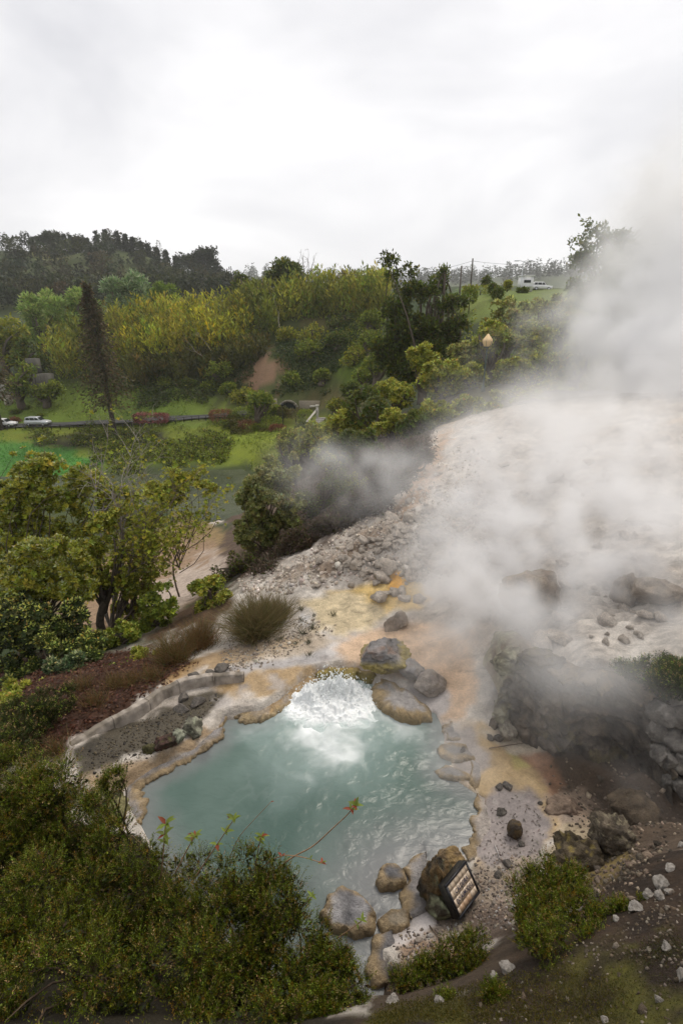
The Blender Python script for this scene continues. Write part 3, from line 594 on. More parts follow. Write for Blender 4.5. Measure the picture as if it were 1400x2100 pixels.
# ------------------------------------------------------------------ rocks, crusts, pool
import bmesh
_ICO = {}
def ico(k):
    if k not in _ICO:
        bm = bmesh.new(); bmesh.ops.create_icosphere(bm, subdivisions=k, radius=1); V = np.array([v.co[:] for v in bm.verts]); F = np.array([[v.index for v in f.verts] for f in bm.faces]); bm.free(); _ICO[k] = (V, F)
    return _ICO[k]
def rock_geo(rad, seed, k=4, rough=.30, cols=((.32,.29,.26),(.20,.18,.165)), top=None, fringe=None, fz=-.05, cut=6, strat=0, lich=None):
    V, F = ico(k); rng = np.random.default_rng(seed); o = rng.random(3) * 50
    d = 1 + rough * fbm(V * 1.1 + o, 3) * 1.1
    P = V * d[:, None]
    for _ in range(int(cut * 1.6)):                                   # broken planes
        nn = rdir(1, rng)[0]; h = rng.uniform(.42, .85); e = P @ nn; P = P - np.where(e > h, (e - h) * .93, 0)[:, None] * nn
    rg_ = np.abs(fbm(P * 3.1 + o, 4)); P = P * (1 + .20 * fbm(P * 4.5 + o, 4) * (rough / .3) - .40 * np.clip(.20 - rg_, 0, 1) * (rough / .3) + .08 * fbm(P * 13 + o, 3))[:, None]
    P = (P - (P.max(0) + P.min(0)) / 2) / ((P.max(0) - P.min(0)) / 2)
    if strat: P[:, :2] *= (1 + .06 * np.sin(P[:, 2:3] * strat + 2 * fbm(P * 1.5 + o, 2)[:, None]))
    t = sstep(-.35, .35, fbm(P * 2.2 + o + 9, 4))[:, None]; C = np.asarray(cols[0]) * (1 - t) + np.asarray(cols[1]) * t
    if len(cols) > 2: t = sstep(.1, .5, fbm(P * 1.6 + o + 29, 4))[:, None]; C = C * (1 - t) + np.asarray(cols[2]) * t
    if top is not None: t = (sstep(.15, .65, P[:, 2] + .3 * fbm(P * 3 + o, 3)))[:, None]; C = C * (1 - t) + np.asarray(top) * t
    if fringe is not None:
        t = sstep(fz, fz - .3, P[:, 2] + .25 * fbm(P * 2 + o, 3)); g = np.arctan2(P[:, 1], P[:, 0]); gr = np.abs(vnoise(np.stack([g * 11, P[:, 2] * 2.5, np.full(len(g), o[0])], -1)))
        P[:, :2] *= (1 + t * (.10 + .10 * gr))[:, None]; C = C * (1 - t[:, None]) + np.asarray(fringe) * (.75 + .5 * gr[:, None]) * t[:, None]
    if lich is not None: t = (sstep(.25, .4, fbm(P * 5 + o + 70, 3)) * .8)[:, None]; C = C * (1 - t) + np.asarray(lich) * t
    return P * np.asarray(rad), F, C
def rock(name, label, c, rad, seed, rz=0, cat='rock', group=None, mat=None, tilt=0, **kw):
    V, F, C = rock_geo(rad, seed, **kw); M = np.array((Matrix.Rotation(rz, 3, 'Z') @ Matrix.Rotation(tilt, 3, 'Y')))
    o = obj(name, mesh_np(name, V @ M.T, F, C, False), mat or M_rock, None, tuple(c)); o.data.shade_smooth() if kw.get('k', 4) >= 4 else None
    return tag(o, label, cat, group)
def rock_px(name, label, u, v, ru, rv, z, seed, dy=1., **kw):
    """boulder whose outline is centred on a photo pixel and whose middle is at height z"""
    c = WZ(u, v, z); s = proj(c)[2] / FPX; a = math.atan2(CAMZ - z, c[1]); rw = ru * s; ry = min(rw * dy, .75 * rv * s / math.sin(a)); rh = math.sqrt((rv * s) ** 2 - (ry * math.sin(a)) ** 2) / math.cos(a)
    return rock(name, label, c, (rw, ry, rh), seed, **kw)
TAN, GREYW = (.36, .265, .15), (.29, .27, .26)
def island(name, label, poly, h, seed, z0=0., top=GREYW, rim=TAN, rimw=.3, cat='sinter crust', group=None, na=150, groove=1., tilt=(0, 0), wob=.05, top2=None):
    """flat crust with a grooved, overhanging tan lip"""
    rng = np.random.default_rng(seed); off = rng.random() * 40; P = np.array(poly, float); Q = WZ(P[:, 0], P[:, 1], z0 + h)[:, :2]; c = Q.mean(0)
    # closed smooth outline by Fourier-free resampling
    n = len(Q); seg = np.linalg.norm(np.roll(Q, -1, 0) - Q, axis=1); cum = np.append(0, np.cumsum(seg)); s = np.linspace(0, cum[-1], na, endpoint=False)
    Qc = np.vstack([Q, Q[:1]]); O = np.stack([np.interp(s, cum, Qc[:, i]) for i in (0, 1)], 1)
    for _ in range(max(2, int(na / n / 3))): O = (np.roll(O, 1, 0) + 2 * O + np.roll(O, -1, 0)) / 4
    prof = [(0, 1.04, 0), (.25, 1.03, 0), (.45, 1.01, 0), (.6, 1.0, 0), (.72, .99, .15), (.8, .97, .4), (.87, .93, .7), (.93, .82, 1), (.98, .65, 1), (1.02, .35, 1), (1.03, .1, 1), (1.0, -.3, 1), (.93, -1.2, 1)]
    size = np.sqrt(np.mean(((O - c) ** 2).sum(1))); V = []; C = []
    g1 = vnoise(np.stack([s / .045, np.full(na, off), np.zeros(na)], -1)); g2 = vnoise(np.stack([s / .13, np.full(na, off + 7), np.zeros(na)], -1))
    for t, zz, fr in prof:
        g1 = fbm(np.stack([s / .05 + 1.5 * vnoise(np.stack([s / .2, np.full(na, t * 3), np.full(na, off)], -1)), np.full(na, off + t * 4), np.zeros(na)], -1), 2) * 1.1
        t2 = t * (1 - rimw) / .6 if t < .6 else 1 - (1 - t) * rimw / .4
        rr = t2 + fr * groove * (.07 * g1 + .11 * g2) * min(1, .45 / size)
        p = c + (O - c) * rr[:, None]; p3 = np.column_stack([p, np.zeros(na)])
        hz = z0 + h * zz + h * wob * 6 * fbm(p3 * 6 + off, 3) * (zz > 0) + (p - c) @ np.array(tilt) * (zz > 0) - fr * h * .18 * np.abs(g1) * groove * (zz > 0)
        V.append(np.column_stack([p, hz])); m = sstep(.5, .85, t + .55 * fbm(p3 * 5 + off + 3, 4))[:, None]
        tc_ = np.asarray(top) if top2 is None else np.asarray(top) + (np.asarray(top2) - np.asarray(top)) * sstep(-.1, .15, fbm(p3 * 3 + off, 2))[:, None]
        C.append((tc_ * (1 - m) + np.asarray(rim) * (.9 + .22 * g1[:, None]) * m) * (.95 + .4 * fbm(p3 * 9 + off, 3)[:, None]))
    V = np.concatenate(V); C = np.concatenate(C); k = len(prof); i = np.arange(k - 1)[:, None] * na; j = np.arange(na)[None]; j2 = (j + 1) % na
    F = np.stack([i + j, i + na + j, i + na + j2, i + j2], -1).reshape(-1, 4); loc = np.array([c[0], c[1], z0])
    o = obj(name, mesh_np(name, V - loc, F[:, ::-1], C, True), M_wetrock, None, tuple(loc)); return tag(o, label, cat, group)
def ledge(name, label, line, width, h, seed, z0=.0, top=GREYW, rim=TAN, group=None, side=None):
    """crust lip along the shore: runs along photo points, overhangs the water"""
    rng = np.random.default_rng(seed); off = rng.random() * 40; P = np.array(line, float); Q = WZ(P[:, 0], P[:, 1], z0 + h * .6)[:, :2]
    cum = np.append(0, np.cumsum(np.linalg.norm(np.diff(Q, axis=0), axis=1))); n = max(12, int(cum[-1] / .016)); s = np.linspace(0, cum[-1], n)
    O = np.stack([np.interp(s, cum, Q[:, i]) for i in (0, 1)], 1)
    for _ in range(30): O[1:-1] = (O[:-2] + 2 * O[1:-1] + O[2:]) / 4
    T = np.gradient(O, axis=0); T /= np.linalg.norm(T, axis=1)[:, None]; Nn = np.column_stack([-T[:, 1], T[:, 0]])
    e = .12
    if side is None: side = -1 if (sdf(POOL, *(O + Nn * e).T) > sdf(POOL, *(O - Nn * e).T)).mean() > .5 else 1
    Nn = Nn * side
    g1 = vnoise(np.stack([s / .035, np.full(n, off), np.zeros(n)], -1)); g2 = fbm(np.stack([s / .16, np.full(n, off + 7), np.zeros(n)], -1), 3)
    wv = width * (1 + .45 * g2) * np.clip(np.minimum(s, cum[-1] - s) / .12, .15, 1)
    prof = [(-1.5, -.3, 0), (-1.1, .55, 0), (-.6, .85, .1), (-.2, 1., .3), (.05, 1.02, .6), (.25, .9, 1), (.38, .62, 1), (.44, .3, 1), (.40, 0, 1), (.25, -.6, 1), (0, -1.4, 1)]
    V = []; C = []
    for t, zz, fr in prof:
        g1 = fbm(np.stack([s / .045 + 1.5 * vnoise(np.stack([s / .2, np.full(n, t * 3), np.full(n, off)], -1)), np.full(n, off + t * 3), np.zeros(n)], -1), 2)
        p = O + Nn * (wv * t + fr * (.036 * g1 + .06 * g2))[:, None]; p3 = np.column_stack([p, np.zeros(n)])
        V.append(np.column_stack([p, z0 + h * (zz + .25 * g2 * (zz > 0) - .22 * fr * np.abs(g1) * (zz > 0)) + .55 * h * fbm(p3 * 6 + off, 4) * (zz > .1)]))
        m = sstep(-.35, .15, t + .8 * fbm(p3 * 4 + off, 4))[:, None]; C.append((np.asarray(top) * (1 - m) + np.asarray(rim) * (.9 + .25 * g1[:, None]) * m) * (.95 + .4 * fbm(p3 * 9 + off, 3)[:, None]))
    V = np.concatenate(V); C = np.concatenate(C); k = len(prof); i = np.arange(k - 1)[:, None] * n; j = np.arange(n - 1)[None]
    F = np.stack([i + j, i + j + 1, i + n + j + 1, i + n + j], -1).reshape(-1, 4); loc = np.append(O.mean(0), z0)
    o = obj(name, mesh_np(name, V - loc, F if side < 0 else F[:, ::-1], C, True), M_wetrock, None, tuple(loc)); return tag(o, label, 'sinter crust', group)
def water_mat(name, rough, bscale, bstr, dist):
    m, t, b, out = principled(name); L = t.links.new
    a = N(t, 'ShaderNodeAttribute', attribute_name='Col'); L(a.outputs['Color'], b.inputs['Base Color']); tc = N(t, 'ShaderNodeTexCoord')
    mp = N(t, 'ShaderNodeMapping'); mp.inputs['Scale'].default_value = (1, 1.7, 1); L(tc.outputs['Object'], mp.inputs[0])
    n1 = N(t, 'ShaderNodeTexNoise'); n1.inputs['Scale'].default_value = bscale; n1.inputs['Detail'].default_value = 5; n1.inputs['Distortion'].default_value = 1.4; L(mp.outputs[0], n1.inputs['Vector'])
    bp = N(t, 'ShaderNodeBump'); bp.inputs['Strength'].default_value = bstr; bp.inputs['Distance'].default_value = dist; L(n1.outputs[0], bp.inputs['Height']); L(bp.outputs[0], b.inputs['Normal'])
    ar = N(t, 'ShaderNodeAttribute', attribute_name='wet'); mr = N(t, 'ShaderNodeMapRange'); mr.inputs[3].default_value = .7; mr.inputs[4].default_value = rough
    L(ar.outputs['Fac'], mr.inputs[0]); L(mr.outputs[0], b.inputs['Roughness']); b.inputs['IOR'].default_value = 1.33
    return m
BOIL = WZ(688, 1440, 0.)
def build_pool():
    lo = POOL.min(0) - .25; hi = POOL.max(0) + .25; st = .026
    X, Y = np.meshgrid(np.arange(lo[0], hi[0], st), np.arange(lo[1], hi[1], st)); s = sdf(POOL, X, Y)
    dx, dy = X - BOIL[0], Y - BOIL[1] - .12; rb = np.hypot(dx / 1.15, np.where(dy < 0, dy / 1.35, dy))
    wx = X + .25 * f2(X, Y, 1.3, 3, 3.); wy = Y + .25 * f2(X, Y, 1.3, 3, 13.)
    chop = f2(wx, wy, 3.2, 5, 1.); rip = 1 - np.abs(f2(wx * .8, wy * 1.5, 2.6, 4, 6.)) * 2
    amp = .0045 + .05 * np.exp(-(rb / 1.0) ** 2) + .008 * np.exp(-(rb / 2.4) ** 2)
    Z = amp * chop * 1.5 + .004 * rip
    V = np.stack([X, Y, Z], -1).reshape(-1, 3); ny, nx = X.shape; i = np.arange(ny - 1)[:, None] * nx; j = np.arange(nx - 1)[None]
    F = np.stack([i + j, i + j + 1, i + nx + j + 1, i + nx + j], -1).reshape(-1, 4)
    keep = (s.ravel()[F] < .2).all(1); F = F[keep]
    foam = np.clip(sstep(1.45, .3, rb + .7 * f2(wx, wy, 1.8, 5, 2.) + .25 * chop), 0, 1)
    streak = .14 * sstep(.8, .97, 1 - np.abs(f2(wx, wy * 1.3, 1.5, 5, 40.)) * 3.2) * sstep(.1, .45, f2(X, Y, .8, 3, 50.)) * .9
    u, v, zc = proj(np.stack([X, Y, np.zeros_like(X)], -1))
    sh = sstep(-.55, -.02, s + .18 * f2(X, Y, 2.2, 4, 8.)) ; grey = np.maximum(sh * .8, sstep(1640, 1800, v + .25 * (u - 700)) * sstep(560, 760, u + 60 * f2(X, Y, 1.5, 3, 5.)))
    t = sstep(-.4, .5, f2(wx, wy, .9, 4, 4.))[..., None]
    C = np.array([.058, .102, .085]) * (1 - t) + np.array([.09, .138, .118]) * t
    C = C * (1 - grey[..., None] * .85) + np.array([.19, .188, .19]) * grey[..., None] * .85
    dk = (sstep(.1, .5, f2(X, Y, 2.6, 4, 88.)) * grey * .55)[..., None]; C = C * (1 - dk) + np.array([.06, .06, .064]) * dk
    ff = np.clip(foam + streak * .5 * sstep(3.0, .5, rb), 0, 1)[..., None]; C = C * (1 - ff) + np.array([.80, .83, .83]) * ff
    milk = (sstep(2.1, .5, rb + .6 * f2(wx, wy, 1.2, 4, 60.)) * .6)[..., None] * (1 - ff); C = C * (1 - milk) + np.array([.34, .43, .41]) * milk
    me = mesh_np('water', V, F, C.reshape(-1, 3), True); attr(me, 'wet', 1 - ff.ravel())
    tag(obj('water', me, water_mat('pool_water', .2, 4.5, .2, .05)), 'milky grey green water of the boiling pool', kind='structure')
    # froth: spouting heap of white water
    rng = np.random.default_rng(5); t = thing('boiling_froth', BOIL, 'white froth boiling up at the back of the pool', 'froth')
    g = np.linspace(-1.4, 1.4, 180); X, Y = np.meshgrid(g, g * .75); rb = np.hypot(X, Y * 1.3); cx = BOIL[0] + X; cyy = BOIL[1] + Y
    wx = cx + .12 * f2(cx, cyy, 4, 3, 2.); wy = cyy + .12 * f2(cx, cyy, 4, 3, 12.); sp_ = np.clip(1 - np.abs(f2(wx, wy, 4.5, 5, 17.)) * 2.4, 0, 1) ** 1.5; s2 = np.clip(1 - np.abs(f2(wx, wy, 11, 4, 27.)) * 2.2, 0, 1) ** 1.5
    hump = lambda a, b, c, d_: np.exp(-((X - a) / c) ** 2 - ((Y - b) / d_) ** 2)
    env = .26 * hump(-.06, .2, .36, .16) + .22 * hump(-.5, .04, .3, .18) + .20 * hump(.40, .12, .3, .16) + .10 * hump(-.1, -.25, .6, .25) + .03 * hump(0, -.2, 1.1, .6)
    Z = env * (.45 + .75 * sp_ + .45 * s2) - .05 * sstep(.7, 1.3, rb + .35 * f2(cx, cyy, 2.5, 3, 3.))
    V = np.stack([X, Y, Z], -1).reshape(-1, 3); n = len(g); i = np.arange(n - 1)[:, None] * n; j = np.arange(n - 1)[None]; F = np.stack([i + j, i + j + 1, i + n + j + 1, i + n + j], -1).reshape(-1, 4)
    F = F[(V[F][..., 2] > -.03).any(1)]
    w8 = sstep(.005, .05, env * (.6 + .6 * sp_)) ; sh = (np.array([.42, .50, .48]) * (1 - w8.ravel()[:, None]) + np.array([.86, .88, .88]) * w8.ravel()[:, None]); mf = attr_mat('froth', .8, 0, 0, 45, .6, spec=.15, bdist=.015)
    obj('froth', mesh_np('froth', V, F, sh, True), mf, t)
    mb = MB(); Vi, Fi = ico(1)
    for k in range(1100):
        a = rng.normal(size=2) * [.5, .22] + [-.05, .05]; z = .05 + .5 * math.exp(-(a[0] / .5) ** 2) * rng.random() ** .7; r = rng.uniform(.004, .013); mb.add(Vi * r * [1, 1, rng.uniform(1, 2.6)] + [a[0], a[1] + .05, z], Fi, (.85, .88, .88))
    for k in range(170):                                     # thrown jets
        a = rng.normal(size=2) * [.34, .13] + [-.05, .15]; L = rng.uniform(.06, .22); d_ = nrm(np.array([rng.normal() * .5, rng.normal() * .4 - .1, 1.1])); z = .30 * math.exp(-(a[0] / .4) ** 2) * rng.random(); q = np.array([a[0], a[1], z]); mb.tube([q, q + d_ * L * .6, q + d_ * L + [0, 0, -.02]], [.012, .008, .002], (.85, .88, .88), 4, False)
    o = obj('droplets', mesh_np('droplets', np.concatenate(mb.V), [np.concatenate(mb.F3), np.concatenate(mb.F4)], np.concatenate(mb.C)), mf, t); o['kind'] = 'stuff'
def build_river():
    Q = RIVER; lo = Q.min(0) - 6; hi = Q.max(0) + 6; X, Y = np.meshgrid(np.linspace(lo[0], hi[0], 130), np.linspace(lo[1], hi[1], 60))
    V = np.stack([X, Y, -12.35 + .03 * f2(X, Y, .8, 3)], -1).reshape(-1, 3); ny, nx = X.shape; i = np.arange(ny - 1)[:, None] * nx; j = np.arange(nx - 1)[None]
    F = np.stack([i + j, i + j + 1, i + nx + j + 1, i + nx + j], -1).reshape(-1, 4); s = sdf(Q, X, Y).ravel(); F = F[(s[F] < 4).all(1)]
    t = sstep(-.3, .3, f2(X, Y, .22, 4)).ravel()[:, None]; me = mesh_np('river', V, F, np.array([.045, .055, .03]) * (1 - t) + np.array([.075, .085, .05]) * t, True); attr(me, 'wet', np.ones(len(V)))
    tag(obj('river', me, water_mat('river_water', .12, 1.6, .6, .1)), 'green river running behind the pale gravel bank', kind='structure')
# ================================================================== BUILD: large structure
build_ground(); build_river(); build_pool()
rgE = np.random.default_rng(21)
# shore crusts
ledge('sinter_ledge', 'long tan crust lip along the left shore of the pool', [(262,1628),(300,1598),(335,1580),(398,1548),(438,1515),(458,1494)], .20, 0.070, 1)
ledge('sinter_ledge', 'short curved tan crust lip at the pool corner beside the heath shrub', [(270,1620),(286,1650),(290,1672),(276,1692),(252,1712)], .22, 0.070, 2)
island('sinter_shelf', 'broad tan and orange crust shelf left of the boiling froth', [(462,1462),(478,1440),(520,1425),(590,1398),(640,1374),(660,1386),(622,1414),(592,1444),(548,1472),(500,1478)], 0.083, 3, top=(.36,.30,.24), rim=(.36,.27,.15), rimw=.24, top2=(.36,.24,.11), na=260)
island('sinter_shelf', 'grey streaked crust tongue beside the black gravel channel', [(400,1470),(430,1440),(468,1432),(478,1446),(455,1490),(420,1500)], 0.075, 4, top=(.25,.235,.24), rim=(.36,.26,.14), na=140)
ledge('sinter_ledge', 'mustard crust sill behind the boiling froth', [(648,1388),(690,1378),(740,1384),(775,1392)], .24, 0.140, 5, top=(.30,.22,.07), rim=(.27,.215,.055))
island('sinter_shelf', 'big tan crust lump right of the boiling froth', [(762,1405),(778,1386),(805,1392),(840,1412),(880,1448),(890,1460),(862,1470),(822,1466),(785,1448),(768,1428)], 0.180, 6, top=(.36,.335,.32), rim=(.37,.27,.14), rimw=.42, na=240)
island('sinter_shelf', 'upper tan crust shelf on the right shore', [(905,1484),(922,1472),(968,1494),(985,1512),(955,1520),(915,1512)], .09, 7, na=150, rimw=.36)
island('sinter_shelf', 'round crust shelf with a grey stone on the right shore', [(900,1532),(920,1516),(962,1524),(986,1545),(975,1558),(930,1556),(906,1546)], .09, 8, na=150, rimw=.45)
island('sinter_shelf', 'slim tan crust finger reaching into the pool from the right', [(894,1576),(912,1564),(958,1580),(968,1594),(930,1594),(905,1588)], .08, 9, na=120, rimw=.7)
island('sinter_shelf', 'crust loop beside the ochre mud on the right shore', [(962,1548),(988,1536),(1004,1566),(996,1602),(975,1622),(958,1600),(968,1572)], .06, 10, na=150, rimw=.35, top=(.40,.37,.35))
ledge('sinter_ledge', 'wavy tan crust lip along the grey mud flat', [(978,1628),(990,1660),(982,1690),(972,1712),(974,1735),(958,1765)], .20, 0.063, 11, top=(.40,.35,.31))
island('crust_island', 'small round crust island with a grey middle in the shallows', [(772,1798),(780,1772),(806,1764),(832,1776),(830,1802),(806,1818),(782,1814)], .13, 12, na=170, rimw=.5, top=(.17,.165,.17))
island('crust_island', 'large diamond shaped crust island with grey top near the heath', [(655,1868),(672,1828),(706,1812),(742,1832),(770,1868),(762,1900),(722,1912),(680,1896)], .14, 13, na=230, rimw=.3, top=(.40,.385,.385), top2=(.16,.155,.16))
ledge('sinter_ledge', 'upright frilled crust ridge left of the tiled sign', [(872,1748),(850,1762),(848,1790),(832,1820),(836,1850),(838,1885)], .20, 0.091, 14)
island('crust_island', 'low crust cushion strewn with twigs below the tiled sign', [(775,1880),(800,1856),(836,1862),(842,1890),(820,1906),(788,1904)], .11, 15, na=150, rimw=.5, top=(.34,.28,.2))
ledge('sinter_ledge', 'dark curved crust bank at the near end of the pool', [(800,1908),(778,1940),(766,1975),(784,2005),(800,2022)], .24, 0.084, 16, top=(.16,.15,.15))
# boulders by the pool
rock_px('boulder', 'grey ribbed boulder with a mustard skirt behind the froth', 788, 1342, 58, 36, .55, 31, rough=.26, cols=((.17,.16,.155),(.25,.235,.23),(.27,.19,.15)), fringe=(.34,.27,.075), fz=.22, k=5, cut=7, mat=M_wetrock, rz=.5)
rock_px('boulder', 'mustard crusted lump under the grey ribbed boulder', 784, 1368, 38, 22, .40, 32, cols=((.30,.235,.07),(.24,.18,.06)), fringe=(.33,.25,.07), k=4, mat=M_wetrock)
rock_px('boulder', 'smooth grey boulder half hidden by steam beside the froth', 882, 1400, 36, 24, .30, 33, rough=.15, cols=((.33,.28,.235),(.25,.215,.19)), k=4, cut=6, mat=M_wetrock)
rock_px('boulder', 'flat wet grey boulder left of the smooth steaming one', 842, 1372, 32, 22, .35, 34, rough=.2, cols=((.26,.245,.24),(.33,.29,.26)), k=4, mat=M_wetrock)
rock_px('boulder', 'tan and black boulder that carries the tiled sign', 896, 1812, 42, 50, .26, 35, dy=.75, rough=.36, cols=((.20,.125,.05),(.055,.045,.03),(.30,.19,.08)), lich=(.16,.16,.09), k=5, cut=8, mat=M_wetrock)
rock_px('boulder', 'pale green streaked stone at the foot of the tiled sign', 905, 1866, 34, 26, .14, 36, rough=.35, cols=((.30,.31,.19),(.09,.075,.05)), k=4)
rock_px('boulder', 'tan crusted knob behind the tiled sign', 926, 1762, 30, 20, .18, 37, rough=.3, cols=((.36,.24,.10),(.22,.15,.08)), fringe=TAN, k=4, mat=M_wetrock)
rock_px('stone', 'dark brown oval stone standing on the pale mud flat', 1055, 1701, 16, 18, .24, 38, rough=.12, cols=((.075,.06,.045),(.12,.08,.035)), cut=1, k=4)
for i, (u, v, a, b, lb) in enumerate([(1028,1663,11,8,'small dark stone on the mud flat nearest the crust lip'),(1022,1612,9,6,'flat grey stone at the top of the mud flat'),(1040,1610,12,6,'long grey stone at the top of the mud flat'),
    (1068,1730,7,6,'small round dark stone below the brown oval stone'),(1020,1792,9,8,'round grey pebble among twigs near the tiled sign'),(1040,1770,10,8,'dark blotched stone at the lower edge of the mud flat'),(1106,1646,5,5,'tiny dark stone on the ochre rim of the mud'),
    (948,1538,12,8,'bluish grey stone lying on the round crust shelf'),(1005,1510,9,7,'greenish dark stone beside the pale lichen rock'),(1022,1512,10,8,'grey stone at the foot of the lichen rock'),
    (406,1437,17,9,'black wet stone on the orange ledge of the channel'),(377,1429,13,9,'dark stone next to the black one in the channel'),(400,1386,16,9,'dark grey cobble on top of the channel wall'),(372,1452,16,8,'flat mossy stone in the gravel channel'),
    (455,1370,18,9,'grey stone embedded behind the channel wall'),(430,1380,12,8,'dark cobble between two stones on the channel wall')]):
    p = G(u, v + b * .5, 2.5, 16); s = proj(p)[2] / FPX
    rock('stone', lb, p + [0, 0, b * s * .35], (a * s, a * s * .8, b * s * 1.05), 60 + i, rough=.2, cols=((.10,.09,.08),(.16,.14,.12)), k=3, cut=4, rz=i)
for i, (u, v, a, b, cols, li, lb) in enumerate([(338,1522,26,20,((.05,.035,.025),(.11,.055,.045)),(.10,.10,.03),'mossy black and reddish rock on the channel edge'),(368,1508,18,22,((.35,.36,.27),(.07,.07,.05)),(.42,.44,.33),'white and green lichen rock on the channel edge'),
    (398,1490,26,18,((.10,.095,.07),(.26,.25,.19)),(.34,.36,.25),'speckled grey green rock beside the pool lip'),(308,1535,14,12,((.05,.05,.02),(.08,.07,.03)),(.14,.13,.05),'small dark mossy rock at the channel end'),
    (240,1655,34,40,((.30,.27,.13),(.10,.09,.05)),(.34,.31,.13),'yellow lichen rock at the corner of the pool'),(205,1640,30,26,((.34,.30,.20),(.15,.13,.09)),(.40,.36,.22),'pale crumbly rock beside the big heath shrub')]):
    p = G(u, v + b * .4, 2.5, 14); s = proj(p)[2] / FPX; rock('rock', lb, p + [0, 0, b * s * .3], (a * s, a * s * .8, b * s), 90 + i, rough=.38, cols=cols, lich=li, k=4, cut=7, rz=i * 1.3)
# channel wall: low curved concrete wall of poured blocks
def channel_wall():
    top = [(148,1528),(200,1492),(252,1466),(300,1440),(332,1415),(380,1396),(440,1386),(500,1384)]
    P = np.array([WZ(u, v, .54 - .14 * i / 7) for i, (u, v) in enumerate(top)]); t = thing('channel_wall', (P[2][0], P[2][1], .2), 'low curved weathered concrete wall along the black gravel channel', 'wall')
    cum = np.append(0, np.cumsum(np.linalg.norm(np.diff(P, axis=0), axis=1))); cuts = [0, .22, .42, .62, .82, 1.]
    for a, b in zip(cuts[:-1], cuts[1:]):
        s = np.linspace(a * cum[-1] + .002, b * cum[-1] - .002, 26); O = np.stack([np.interp(s, cum, P[:, i]) for i in range(3)], 1)
        T = np.gradient(O[:, :2], axis=0); T /= np.linalg.norm(T, axis=1)[:, None]; Nn = np.column_stack([T[:, 1], -T[:, 0]])
        prof = [(.03, -.6), (.02, -.25), (.01, -.10), (.002, -.012), (-.012, 0), (-.055, .004), (-.10, 0), (-.115, -.02), (-.12, -.6)]; V = []; C = []
        for o_, z_ in prof:
            nn = fbm(np.column_stack([O[:, 0] * 6, O[:, 1] * 6, np.full(26, z_ * 9)]), 4); p = O.copy(); p[:, :2] += Nn * (o_ + nn * .035)[:, None]; p[:, 2] += z_ + nn * .07; V.append(p)
            m = sstep(-.2, .3, nn + (.25 if z_ < -.02 else -.1))[:, None]; C.append(np.array([.17, .145, .115]) * (1 - m) + np.array([.36, .315, .27]) * m)
        k, n = len(prof), 26; i = np.arange(k - 1)[:, None] * n; j = np.arange(n - 1)[None]; F = np.stack([i + j, i + j + 1, i + n + j + 1, i + n + j], -1).reshape(-1, 4)
        e0 = np.array([[q * n for q in (0, 1, 2, 3)], [q * n for q in (3, 4, 5, 0)], [q * n for q in (5, 6, 7, 0)]]); e1 = e0 + n - 1
        MB().add(np.concatenate(V), [F[:, ::-1], e0, e1[:, ::-1], np.array([[7 * n, 8 * n, 0], [8 * n - 1, n - 1, 9 * n - 1]])], np.concatenate(C)).build('wall_section', M_conc, t)
channel_wall()
